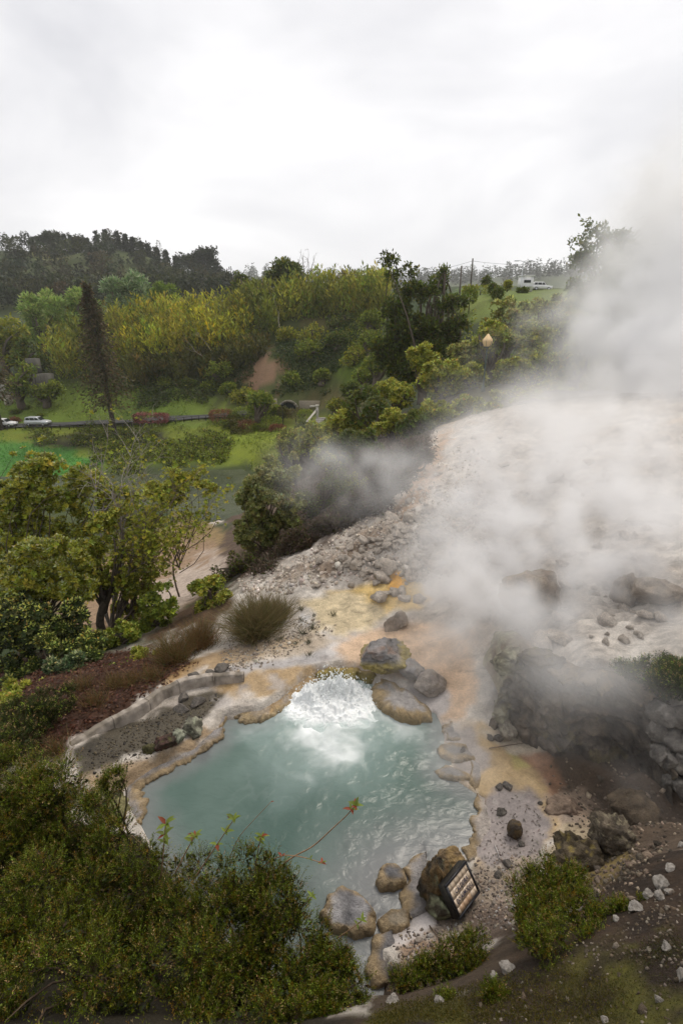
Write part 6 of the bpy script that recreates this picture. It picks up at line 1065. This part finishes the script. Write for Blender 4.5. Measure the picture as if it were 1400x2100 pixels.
bare_tree('bare_tree', 'tall bare grey branched tree among the left shrubs', 'tree', 228, 1295, 12.5, [(285,905,1),(268,935,.5),(190,950),(222,900,.5),(300,960,1),(250,1000)], .034, rg, (.27,.24,.215), 11, None, OLIVE, 260, .07)
bare_tree('leaning_tree', 'slanting leafy tree reaching from the left shrubs to the river', 'tree', 232, 1292, 12.2, [(395,990,1),(360,1000,1),(330,1060,.5),(420,1060,1),(380,1090,.8),(300,1040),(345,1120),(285,1110)], .034, rg, (.15,.12,.095), 10, None, OLIVE + [((.15,.145,.03), 1)], 1800, .08)
plant('leafy_shrub', 'thin olive shrub between the bare tree and the tall shrub', 'shrub', [(215,1080,36,60),(190,1160,36,60),(240,1180,34,50)], 12, (215,1310), 'rosette', .075, 800, OLIVE, OLIVE_TIP, rc=.3, fill=.2)
plant('leafy_shrub', 'fresh green shrub in front of the river shelf', 'shrub', [(325,1245,42,34),(315,1290,50,34),(345,1210,24,20)], 11.3, (320,1325), 'rosette', .075, 1000, GREEN, [((.15,.20,.04), 1)], rc=.3)
plant('leafy_shrub', 'yellow green twiggy shrub left of the large rush clump', 'shrub', [(430,1215,46,34),(440,1250,40,26)], 11.8, (435,1290), 'rosette', .07, 620, OLIVE + [((.10,.14,.02), 1.5)], OLIVE_TIP, rc=.3)
plant('leafy_shrub', 'small pale rosette shrub on the leaf litter', 'shrub', [(135,1365,42,30),(155,1390,36,24)], 8.6, (140,1415), 'rosette', .075, 420, [((.075,.115,.045), 2), ((.11,.15,.07), 1)], PALE_TIP, rc=.34)
plant('leafy_shrub', 'bright sprouting shrub under the bare tree', 'shrub', [(245,1300,40,26),(275,1325,24,18)], 10.4, (250,1335), 'rosette', .07, 420, GREEN, OLIVE_TIP, rc=.34)
plant('leafy_shrub', 'dark low shrub along the litter edge', 'shrub', [(210,1425,36,20),(170,1440,30,20)], 8., (195,1450), 'leaf', .045, 500, DARK + GREEN, rc=.34)
plant('leafy_shrub', 'olive shrub behind the slanting tree near the river', 'shrub', [(250,1040,46,50),(300,1100,50,50),(215,1000,36,50)], 15, (260,1200), 'rosette', .085, 1300, OLIVE, OLIVE_TIP, rc=.28, fill=.2, r0=.04)
plant('leafy_shrub', 'olive yellow shrub overhanging the river bend', 'shrub', [(385,985,44,30),(345,1010,46,36),(420,1000,26,20)], 17, (360,1150), 'rosette', .09, 900, OLIVE + [((.18,.19,.03), 1)], OLIVE_TIP, rc=.3, fill=.2, r0=.04)
plant('leafy_shrub', 'dense dark shrub filling the foot of the left thicket', 'shrub', [(180,1330,50,50),(60,1390,70,44),(120,1320,60,40)], 9.6, (120,1410), 'rosette', .08, 1700, [((.07,.10,.022), 3), ((.10,.12,.03), 2)], OLIVE_TIP, rc=.28, fill=.3)
plant('leafy_shrub', 'twiggy brown green shrub under the slanting tree', 'shrub', [(285,1200,46,50),(260,1260,40,40)], 12.6, (275,1310), 'rosette', .07, 700, OLIVE + [((.13,.08,.04), 1.5)], OLIVE_TIP, rc=.28, fill=.2)
plant('leafy_shrub', 'dark shrub at the slope edge below the large pale one', 'shrub', [(500,1150,46,26),(450,1180,36,22)], 14.2, (480,1200), 'leaf', .06, 700, DARK + [((.10,.06,.045), 3)], rc=.28)
plant('leafy_shrub', 'olive shrub on the leaf litter at the left picture edge', 'shrub', [(50,1425,60,40),(110,1420,40,30)], 8., (70,1470), 'rosette', .07, 1000, OLIVE, OLIVE_TIP, rc=.3, fill=.3)
plant('leafy_shrub', 'dark green shrub spreading over the litter behind the channel wall', 'shrub', [(215,1385,40,26),(255,1370,36,22)], 8.8, (230,1405), 'leaf', .05, 700, GREEN + DARK, rc=.3, fill=.3)
plant('leafy_shrub', 'young green shrub growing through the red litter', 'shrub', [(60,1455,56,34),(20,1440,40,34)], 7.4, (50,1500), 'rosette', .06, 900, GREEN + OLIVE, OLIVE_TIP, rc=.3, fill=.3)
plant('leafy_shrub', 'low olive shrub between the litter and the rusty grass', 'shrub', [(300,1345,36,20),(275,1360,30,18)], 9.2, (290,1370), 'rosette', .06, 500, OLIVE, OLIVE_TIP, rc=.3, fill=.3)
plant('leafy_shrub', 'small dark shrub on the litter near the channel wall', 'shrub', [(150,1455,34,18),(120,1480,34,20)], 7., (140,1490), 'leaf', .045, 600, DARK, rc=.3, fill=.3)
# grass clumps
RUSH = [((.17,.135,.06), 3), ((.24,.19,.09), 2), ((.11,.11,.04), 2)]; RUSTY = [((.21,.115,.045), 3), ((.14,.09,.04), 2), ((.10,.11,.03), 2)]
tuft('rush_clump', 'large spiky brown rush clump on the terrace edge', 525, 1300, 11, 1.1, 2200, RUSH, rg, 1.3, 'rush clump', None, .010, .16)
tuft('rush_clump', 'rush clump partly behind the large spiky one', 566, 1270, 11.5, .75, 700, RUSH, rg, 1.2, 'rush clump', None, .010, .14)
tuft('rush_clump', 'rusty orange grass clump on the left of the orange runnel', 358, 1355, 9.5, .72, 1100, RUSTY, rg, 1.0, 'grass clump', None, .008, .15)
tuft('rush_clump', 'rusty green grass clump right of the orange one', 412, 1325, 10, .78, 1200, RUSTY, rg, 1.0, 'grass clump', None, .008, .15)
tuft('rush_clump', 'dry thin grass tuft by the end of the channel wall', 110, 1545, 6, .34, 260, RUSTY, rg, 1.1, 'grass tuft', None, .006, .10)
tuft('rush_clump', 'small olive grass tuft in the leaf litter', 268, 1400, 8.5, .30, 260, RUSTY, rg, 1.1, 'grass tuft', None, .006, .10)
for u, v, L, lb in [(235,1405,.32,'rusty tuft in the litter behind the channel wall'),(195,1440,.30,'rusty tuft close to the left end of the channel wall'),(310,1390,.34,'rusty tuft where the litter meets the orange runnel'),(165,1410,.30,'rusty tuft beside the small pale rosette shrub')]: tuft('rush_clump', lb, u, v, 8.5, L, 300, RUSTY, rg, 1.1, 'grass tuft', None, .006, .11)
for i, (u, v, L) in enumerate([(618,1250,.16),(644,1262,.10),(682,1262,.17),(618,1272,.14),(622,1300,.26),(632,1318,.16),(640,1290,.2),(605,1318,.1),(634,1342,.12),(550,1320,.12),(575,1312,.14)]): tuft('grass_sprout', 'little green sedge sprout on the pale terrace beside the rivulet', u, v, 10, L, 50, [((.04,.055,.02), 2), ((.07,.07,.03), 1)], rg, .9, 'grass tuft', 'sedge sprouts on the terrace', .007, .035)
# ------------------------------------------------------------------ heath shrubs close to the camera
def gp(u, Y): return GY(u, Y, 1700)
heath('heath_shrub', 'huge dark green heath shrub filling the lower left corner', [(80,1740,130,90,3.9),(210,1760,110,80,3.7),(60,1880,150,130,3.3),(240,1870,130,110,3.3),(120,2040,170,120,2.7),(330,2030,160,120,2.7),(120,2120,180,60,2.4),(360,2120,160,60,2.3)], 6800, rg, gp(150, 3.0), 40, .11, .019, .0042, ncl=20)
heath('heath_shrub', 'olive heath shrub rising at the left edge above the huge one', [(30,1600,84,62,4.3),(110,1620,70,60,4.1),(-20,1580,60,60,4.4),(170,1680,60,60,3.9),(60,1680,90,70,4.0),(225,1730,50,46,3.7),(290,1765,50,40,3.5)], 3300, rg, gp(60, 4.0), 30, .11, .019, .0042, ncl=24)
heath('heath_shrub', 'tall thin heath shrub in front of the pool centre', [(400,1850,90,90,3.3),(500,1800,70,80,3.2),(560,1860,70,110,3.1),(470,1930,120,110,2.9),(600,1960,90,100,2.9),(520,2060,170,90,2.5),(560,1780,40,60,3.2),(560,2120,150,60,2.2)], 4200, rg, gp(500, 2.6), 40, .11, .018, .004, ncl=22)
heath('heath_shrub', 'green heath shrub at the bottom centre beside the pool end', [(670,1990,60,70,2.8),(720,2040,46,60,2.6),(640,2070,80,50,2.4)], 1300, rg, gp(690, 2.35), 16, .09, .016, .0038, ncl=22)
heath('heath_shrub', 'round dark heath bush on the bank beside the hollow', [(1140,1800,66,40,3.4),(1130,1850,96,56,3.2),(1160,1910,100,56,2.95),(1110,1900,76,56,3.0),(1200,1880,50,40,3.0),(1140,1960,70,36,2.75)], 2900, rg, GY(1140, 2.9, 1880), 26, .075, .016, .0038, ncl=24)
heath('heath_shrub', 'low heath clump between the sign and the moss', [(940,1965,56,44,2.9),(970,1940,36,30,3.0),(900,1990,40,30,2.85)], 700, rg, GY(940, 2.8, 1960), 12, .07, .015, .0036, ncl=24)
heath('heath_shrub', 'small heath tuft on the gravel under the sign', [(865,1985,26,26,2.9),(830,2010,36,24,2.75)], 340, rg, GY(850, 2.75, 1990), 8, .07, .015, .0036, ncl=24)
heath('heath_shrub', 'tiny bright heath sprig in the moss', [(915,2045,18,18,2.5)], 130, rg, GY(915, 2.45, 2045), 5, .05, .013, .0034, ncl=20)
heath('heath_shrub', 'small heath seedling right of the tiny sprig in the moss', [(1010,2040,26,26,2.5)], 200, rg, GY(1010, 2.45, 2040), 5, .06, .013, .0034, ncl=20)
heath('heath_shrub', 'heath bush growing on top of the dark rock face', [(1330,1375,74,30,6.4),(1380,1395,50,40,6.2),(1290,1380,36,22,6.5),(1350,1410,60,26,6.2)], 1900, rg, GY(1340, 6.4, 1400), 20, .10, .024, .0065, ncl=22, pal=[((.055,.085,.018), 3), ((.075,.10,.025), 2), ((.04,.06,.014), 2)])
heath('heath_shrub', 'small heath tuft among the white stones of the bank', [(1268,1862,20,16,2.75),(1310,1842,10,8,2.75)], 160, rg, GY(1270, 2.7, 1862), 5, .05, .013, .0034, ncl=20)
heath('heath_shrub', 'dark low heath behind the gravel channel at the left edge', [(60,1470,80,40,6.4),(110,1440,50,30,6.8),(30,1520,60,40,5.6)], 1300, rg, GY(60, 6.2, 1500), 14, .11, .026, .007, ncl=22, pal=[((.035,.055,.012), 3), ((.06,.07,.014), 2), ((.07,.045,.02), 1)])
heath('heath_shrub', 'fine leaved heath twig beside the yellow lichen rock', [(232,1610,26,40,4.6)], 200, rg, GY(232, 4.5, 1650), 6, .09, .018, .0042, ncl=20)
# broad leaved twigs in front of the pool
def twig(label, pts, Y, leaves, rad=.006, ls=.055, tipred=.4, seed=0):
    rng = np.random.default_rng(seed + 400); P = np.array([W(u, v, Y + (q[0] if q else 0)) for u, v, *q in pts]); k = np.linspace(0, len(P) - 1, 24); O = np.stack([np.interp(k, np.arange(len(P)), P[:, i]) for i in range(3)], 1)
    for _ in range(6): O[1:-1] = (O[:-2] + 2 * O[1:-1] + O[2:]) / 4
    t = thing('leafy_twig', O[0], label, 'twig'); MB().tube(O, np.linspace(rad * 1.3, rad * .7, 24), (.26, .16, .09), 5).build('stem', M_bark, t)
    for f, n in leaves:
        c = O[int(f * 23)]
        for j in range(n):
            a = j * 2.4 + rng.random(); d_ = nrm(np.array([math.cos(a), math.sin(a), rng.uniform(.1, .9)])); L = ls * .95 * rng.uniform(.7, 1.2); S = nrm(np.cross(d_, [0, 0, 1.])); U = np.cross(S, d_); col = (np.array([.26, .06, .025]) if rng.random() < tipred else np.array([.17, .22, .03])) * rng.uniform(.7, 1.3)
            w_ = L * .19; V = [c, c + d_ * L * .3 + S * w_ + U * w_ * .5, c + d_ * L * .3, c + d_ * L * .3 - S * w_ + U * w_ * .5, c + d_ * L * .65 + S * w_ * .8 + U * w_ * .2, c + d_ * L * .65 - U * w_ * .3, c + d_ * L * .65 - S * w_ * .8 + U * w_ * .2, c + d_ * L - U * w_ * 1.0]
            MB().add(V, [np.array([[0, 2, 1], [0, 3, 2], [4, 5, 7], [5, 6, 7]]), np.array([[1, 2, 5, 4], [2, 3, 6, 5]])], col).build('leaf', M_leaf, t)
twig('long curved twig ending in a red leaf tuft over the pool', [(560,1790),(600,1755),(640,1740),(680,1700),(712,1672),(728,1652)], 3.3, [(1., 9), (.93, 4)], .006, .075, .5, 1)
twig('arched thorny twig with small red leaves over the pool', [(520,1800),(545,1770),(580,1752),(625,1758),(660,1770)], 3.25, [(.5, 2), (.85, 3), (1., 6)], .005, .055, .5, 2)
twig('upright leafy shoot left of the arched twigs', [(330,1800),(335,1750),(340,1690)], 3.4, [(1., 9), (.85, 5), (.7, 4)], .006, .10, .1, 3)
twig('green shoot with reddish leaves in the middle of the heath', [(400,1800),(440,1740),(480,1680)], 3.35, [(1., 7), (.8, 4), (.6, 3)], .006, .09, .3, 4)
twig('shoot with broad yellow green leaves behind the heath', [(360,1790),(385,1740),(400,1715)], 3.3, [(1., 7), (.8, 4)], .006, .085, .25, 5)
twig('short shoot with green leaves right of the heath centre', [(520,1800),(530,1740),(536,1715)], 3.3, [(1., 6), (.8, 4)], .005, .07, .2, 6)
twig('thin bare twig with a hooked end over the water', [(470,1760),(490,1715),(520,1682),(555,1645)], 3.35, [(1., 1)], .003, .03, .5, 7)
twig('sprout with bright green leaves over the diamond crust island', [(690,1925),(720,1905),(742,1888)], 2.95, [(1., 4), (.8, 3)], .004, .065, .0, 8)
twig('leafy shoot at the right shoulder of the tall thin heath', [(590,1900),(620,1860),(640,1838)], 3.05, [(1., 5), (.75, 4)], .004, .06, .15, 9)
twig('dry straw coloured stem crossing the pool corner', [(230,1680),(262,1705),(290,1730),(300,1745)], 3.9, [(1., 1)], .004, .03, .5, 10)
cover('moss', 'yellow green moss patches on the camera side bank', 'moss', [(760,2100),(800,2050),(1000,2010),(1150,1985),(1260,2000),(1280,2100)], .8, 4, 8000, .016, [((.10,.085,.012), 3), ((.06,.06,.012), 2), ((.15,.12,.02), 1)], .02, rg, 'streak')
cover('moss', 'low moss and seedlings at the right edge of the bank', 'moss', [(1250,1990),(1400,1900),(1400,2100),(1250,2100)], .8, 4, 1500, .012, [((.07,.07,.012), 3), ((.04,.05,.01), 2), ((.10,.06,.02), 1)], .02, rg, 'streak')
# ------------------------------------------------------------------ steam (a density grid) and haze
PF = [(880, 1330, 9.2, 60, 60, 0.3, 0.9), (930, 1240, 10.5, 70, 70, 0.8250000000000001, 1.2), (960, 1150, 12, 85, 80, 0.8999999999999999, 1.5), (1010, 1060, 13.5, 100, 85, 0.9299999999999999, 1.8), (1060, 970, 16, 110, 85, 0.8999999999999999, 2.2), (1110, 890, 20, 110, 70, 0.55, 2.6), (950, 1000, 15, 70, 80, 0.5249999999999999, 1.6), (1000, 900, 20, 80, 60, 0.45, 2.2), (1060, 830, 26, 90, 50, 0.21, 3), (1160, 1060, 14, 110, 110, 0.675, 2.0), (1260, 1000, 16, 130, 110, 0.675, 2.5), (1330, 900, 20, 120, 110, 0.45, 3.0), (1200, 900, 22, 110, 80, 0.45, 3.0), (1150, 1200, 11, 90, 70, 0.44999999999999996, 1.4), (1280, 1280, 10, 100, 60, 0.24, 1.3), (1330, 760, 28, 110, 90, 0.5, 4.0), (1290, 680, 32, 80, 80, 0.35, 4.0), (1380, 640, 32, 90, 110, 0.55, 5.0), (1400, 520, 36, 90, 120, 0.4, 5.0), (1420, 400, 36, 90, 120, 0.28, 5.0), (1360, 460, 40, 60, 80, 0.16, 5.0), (1240, 780, 30, 50, 40, 0.25, 3), (1330, 560, 38, 80, 70, 0.28, 4), (1030, 800, 34, 60, 40, 0.12, 3), (1000, 760, 36, 40, 40, 0.06, 3), (1090, 720, 38, 50, 60, 0.042, 3), (1130, 690, 40, 60, 60, 0.09, 3), (1180, 800, 34, 60, 50, 0.16, 3), (1220, 620, 42, 70, 70, 0.1, 4), (760, 990, 12.6, 88.0, 40, 0.0305, 1.2), (680, 960, 12.6, 88.0, 40, 0.019, 1.2), (860, 930, 12.6, 77.0, 40, 0.038, 1.2), (640, 910, 12.6, 44.0, 40, 0.0095, 1.2), (900, 1420, 8.2, 50, 60, 0.22, 0.7), (830, 1560, 6.8, 110, 60, 0.13, 0.6), (900, 1660, 6.2, 90, 60, 0.15, 0.5), (760, 1700, 6.0, 110, 70, 0.1, 0.5), (640, 1560, 6.9, 110, 60, 0.07, 0.6), (980, 1400, 7.6, 60, 60, 0.28, 0.7), (1080, 1460, 6.6, 90, 60, 0.18, 0.6), (1180, 1540, 6.0, 100, 70, 0.16, 0.6), (1280, 1600, 5.6, 90, 70, 0.14, 0.6), (1060, 1310, 8.6, 100, 50, 0.3, 1.0), (1180, 1300, 8.8, 110, 50, 0.2, 1.1), (820, 1290, 9.8, 60, 40, 0.22, 1.0), (1350, 1120, 11, 110, 80, 0.30000000000000004, 1.4), (1250, 1140, 11.5, 100, 70, 0.33, 1.5), (1380, 1000, 14, 100, 80, 0.44999999999999996, 2.0), (1200, 1000, 18, 120, 80, 0.3, 2.4), (1390, 820, 24, 90, 80, 0.35, 3.5), (1350, 1250, 9.2, 90, 60, 0.15000000000000002, 1.2), (900, 880, 26, 60, 40, 0.16, 2.5), (840, 980, 12.6, 66.0, 50, 0.0305, 1.2), (920, 820, 32, 50, 40, 0.06, 2.5), (1150, 820, 28, 80, 50, 0.22, 3), (900, 1180, 11, 55, 70, 0.5, 1.1), (930, 1090, 13, 60, 70, 0.6, 1.4), (1000, 1200, 10.8, 90, 60, 0.5, 1.2), (1100, 1120, 12, 100, 70, 0.5, 1.4), (1200, 1200, 10.5, 110, 60, 0.35, 1.2), (1340, 1150, 10.8, 90, 80, 0.3, 1.3), (1300, 1080, 13, 110, 70, 0.45, 1.6), (960, 1300, 9.2, 70, 50, 0.4, 0.9), (1240, 940, 19, 120, 80, 0.4, 2.5), (870, 1260, 10, 40, 50, 0.35, 0.8), (1020, 980, 17, 100, 60, 0.4, 1.8), (1000, 1400, 7.4, 50, 40, 0.25, 0.6), (900, 1560, 6.7, 60, 60, 0.16, 0.5), (940, 1480, 7.2, 50, 50, 0.2, 0.5), (700, 1640, 6.4, 160, 70, 0.07, 0.5), (850, 1480, 7.4, 70, 40, 0.14, 0.5), (1250, 1230, 9.6, 140, 80, 0.35, 1.2), (1340, 1060, 12, 110, 90, 0.45, 1.5), (1390, 1180, 9.8, 80, 90, 0.3, 1.2), (1150, 1320, 8.4, 110, 50, 0.3, 0.9), (1300, 960, 15, 120, 70, 0.5, 2.0), (1390, 900, 17, 80, 80, 0.4, 2.2), (1100, 1250, 9.8, 90, 60, 0.4, 1.1), (1280, 1340, 8.2, 110, 40, 0.18, 0.8), (1060, 1180, 11, 80, 70, 0.5, 1.2), (1180, 1100, 12.5, 110, 80, 0.45, 1.5), (1200, 860, 24, 110, 50, 0.4, 3.0), (1330, 840, 22, 100, 60, 0.45, 3.0), (720, 1010, 12.6, 99.00000000000001, 40, 0.038, 1.2), (800, 960, 12.6, 99.00000000000001, 45, 0.042, 1.2), (640, 950, 12.6, 77.0, 45, 0.023, 1.2), (860, 1600, 6.5, 90, 80, 0.12, 0.5), (950, 1560, 6.5, 70, 80, 0.14, 0.5), (1300, 800, 24, 110, 50, 0.5, 3.0), (1390, 760, 26, 80, 70, 0.5, 3.5), (1390, 560, 32, 70, 110, 0.45, 4.0), (1380, 420, 34, 60, 90, 0.3, 4.0), (1180, 840, 25, 80, 40, 0.35, 2.6)]
def clamp_puff(q):
    u, v, y, ru, rv, st, ry = q
    if v > 780 and u > 850:
        g = G(u, v + rv * .3, 3, 60)[1]; y2 = min(y, max(3.4, g - .55 * ry)); st *= .17 if y2 < y else .42; y = y2
    return (u, v, y, ru, rv, st, ry)
PF = [clamp_puff(q) for q in PF]
def steam(label, lo, hi, res, ylo, yhi):
    lo = np.array(lo); hi = np.array(hi); nx, ny, nz = res
    xs, ys, zs = (np.linspace(lo[i], hi[i], n) for i, n in enumerate((nx, ny, nz))); X, Y, Z = np.meshgrid(xs, ys, zs, indexing='ij'); P = np.stack([X, Y, Z], -1).reshape(-1, 3)
    D = np.zeros(len(P)); am = np.clip(.085 * P[:, 1], .2, 1.6); fq = 3.2 / np.clip(P[:, 1], 5, 12); Pf = P * fq[:, None] if yhi < 18 else P * .27
    wp = P + am[:, None] * np.stack([fbm(Pf + 3, 3), fbm(Pf + 40, 3), fbm(Pf + 90, 3)], -1)
    for u, v, y, ru, rv, st, ry in PF:
        if not ylo <= y < yhi: continue
        c = W(u, v, y); s = pxs(u, v, y); r = np.array([ru * s, ry, rv * s]); q = (((wp - c) / r) ** 2).sum(1); m = q < 5
        D[m] += st / (s * (ru + rv) * .5) * 2.1 * np.exp(-q[m] * 1.1)
    k = 1.1 if yhi < 18 else .5
    n = fbm(wp * k * np.array([1.1, .9, 1.]) + 5, 4); n2 = fbm(P * k * 2.4 + 11, 3)
    D *= np.clip(.82 + 2.5 * n + 1.4 * n2, .0, 4.) ** 1.3
    edge = sstep(0, 1., P[:, 1] - lo[1])
    for i in range(3): edge = edge * sstep(0, .8 if yhi < 18 else 2.5, hi[i] - P[:, i])
    D *= edge * sstep(0, 1., P[:, 0] - lo[0]); D[D < .004] = 0
    me = bpy.data.meshes.new('steam'); me.vertices.add(len(P)); me.vertices.foreach_set('co', P.astype(np.float32).ravel()); attr(me, 'dens', D)
    o = obj('steam', me); tag(o, label, 'steam', kind='stuff')
    m = bpy.data.materials.new('steam'); m.use_nodes = True; t = m.node_tree; t.nodes.clear(); out = N(t, 'ShaderNodeOutputMaterial'); pv = N(t, 'ShaderNodeVolumePrincipled')
    pv.inputs['Color'].default_value = (.998, .995, .998, 1); pv.inputs['Density'].default_value = 1.0; pv.inputs['Anisotropy'].default_value = .15; t.links.new(pv.outputs[0], out.inputs['Volume'])
    g = bpy.data.node_groups.new('steam_grid', 'GeometryNodeTree'); g.interface.new_socket('Geometry', in_out='INPUT', socket_type='NodeSocketGeometry'); g.interface.new_socket('Geometry', in_out='OUTPUT', socket_type='NodeSocketGeometry')
    gi, go = N(g, 'NodeGroupInput'), N(g, 'NodeGroupOutput'); L = g.links.new; vc = N(g, 'GeometryNodeVolumeCube'); vc.inputs['Min'].default_value = lo; vc.inputs['Max'].default_value = hi
    for k, v in (('Resolution X', nx), ('Resolution Y', ny), ('Resolution Z', nz)): vc.inputs[k].default_value = v
    ps = N(g, 'GeometryNodeInputPosition'); sb = N(g, 'ShaderNodeVectorMath', operation='SUBTRACT'); sb.inputs[1].default_value = lo; L(ps.outputs[0], sb.inputs[0])
    mu = N(g, 'ShaderNodeVectorMath', operation='MULTIPLY'); mu.inputs[1].default_value = [(n_ - 1) / (hi[i] - lo[i]) for i, n_ in enumerate((nx, ny, nz))]; L(sb.outputs[0], mu.inputs[0])
    ad = N(g, 'ShaderNodeVectorMath', operation='ADD'); ad.inputs[1].default_value = (.5, .5, .5); L(mu.outputs[0], ad.inputs[0]); fl = N(g, 'ShaderNodeVectorMath', operation='FLOOR'); L(ad.outputs[0], fl.inputs[0])
    dt = N(g, 'ShaderNodeVectorMath', operation='DOT_PRODUCT'); dt.inputs[1].default_value = (ny * nz, nz, 1); L(fl.outputs[0], dt.inputs[0])
    si = N(g, 'GeometryNodeSampleIndex', data_type='FLOAT', domain='POINT'); si.clamp = True; na = N(g, 'GeometryNodeInputNamedAttribute', data_type='FLOAT'); na.inputs[0].default_value = 'dens'
    L(gi.outputs[0], si.inputs['Geometry']); L(na.outputs[0], si.inputs['Value']); L(dt.outputs['Value'], si.inputs['Index']); L(si.outputs[0], vc.inputs['Density'])
    sm = N(g, 'GeometryNodeSetMaterial'); sm.inputs['Material'].default_value = m; L(vc.outputs[0], sm.inputs[0]); L(sm.outputs[0], go.inputs[0])
    md = o.modifiers.new('grid', 'NODES'); md.node_group = g; me.materials.append(m)
steam('thin white steam hanging over the pool, the rocks and the near slope', (-4.5, 3., -.1), (11., 18., 7.5), (104, 100, 60), 0, 15)
steam('tall white steam column rising from the upper slope into the sky', (-3., 11., .5), (34., 48., 22.), (112, 112, 72), 15, 99)
def haze():
    x0, x1, y0, y1, z0, z1 = -3300, 3300, -300, 3350, -60, 260
    z0 = float(GV[:, 2].min()) - 1; z1 = float(GV[:, 2].max()) + 45
    o = MB().box(((x0 + x1) / 2, (y0 + y1) / 2, (z0 + z1) / 2), ((x1 - x0) / 2 + 200, (y1 - y0) / 2 + 200, (z1 - z0) / 2)).build('haze', None)
    m = bpy.data.materials.new('haze'); m.use_nodes = True; t = m.node_tree; t.nodes.clear(); out = N(t, 'ShaderNodeOutputMaterial'); pv = N(t, 'ShaderNodeVolumePrincipled')
    pv.inputs['Color'].default_value = (.985, .99, 1, 1); pv.inputs['Density'].default_value = .00024; pv.inputs['Anisotropy'].default_value = .2; t.links.new(pv.outputs[0], out.inputs['Volume']); o.data.materials.append(m)
    tag(o, 'thin pale haze over the valley', 'haze', kind='stuff')
haze()
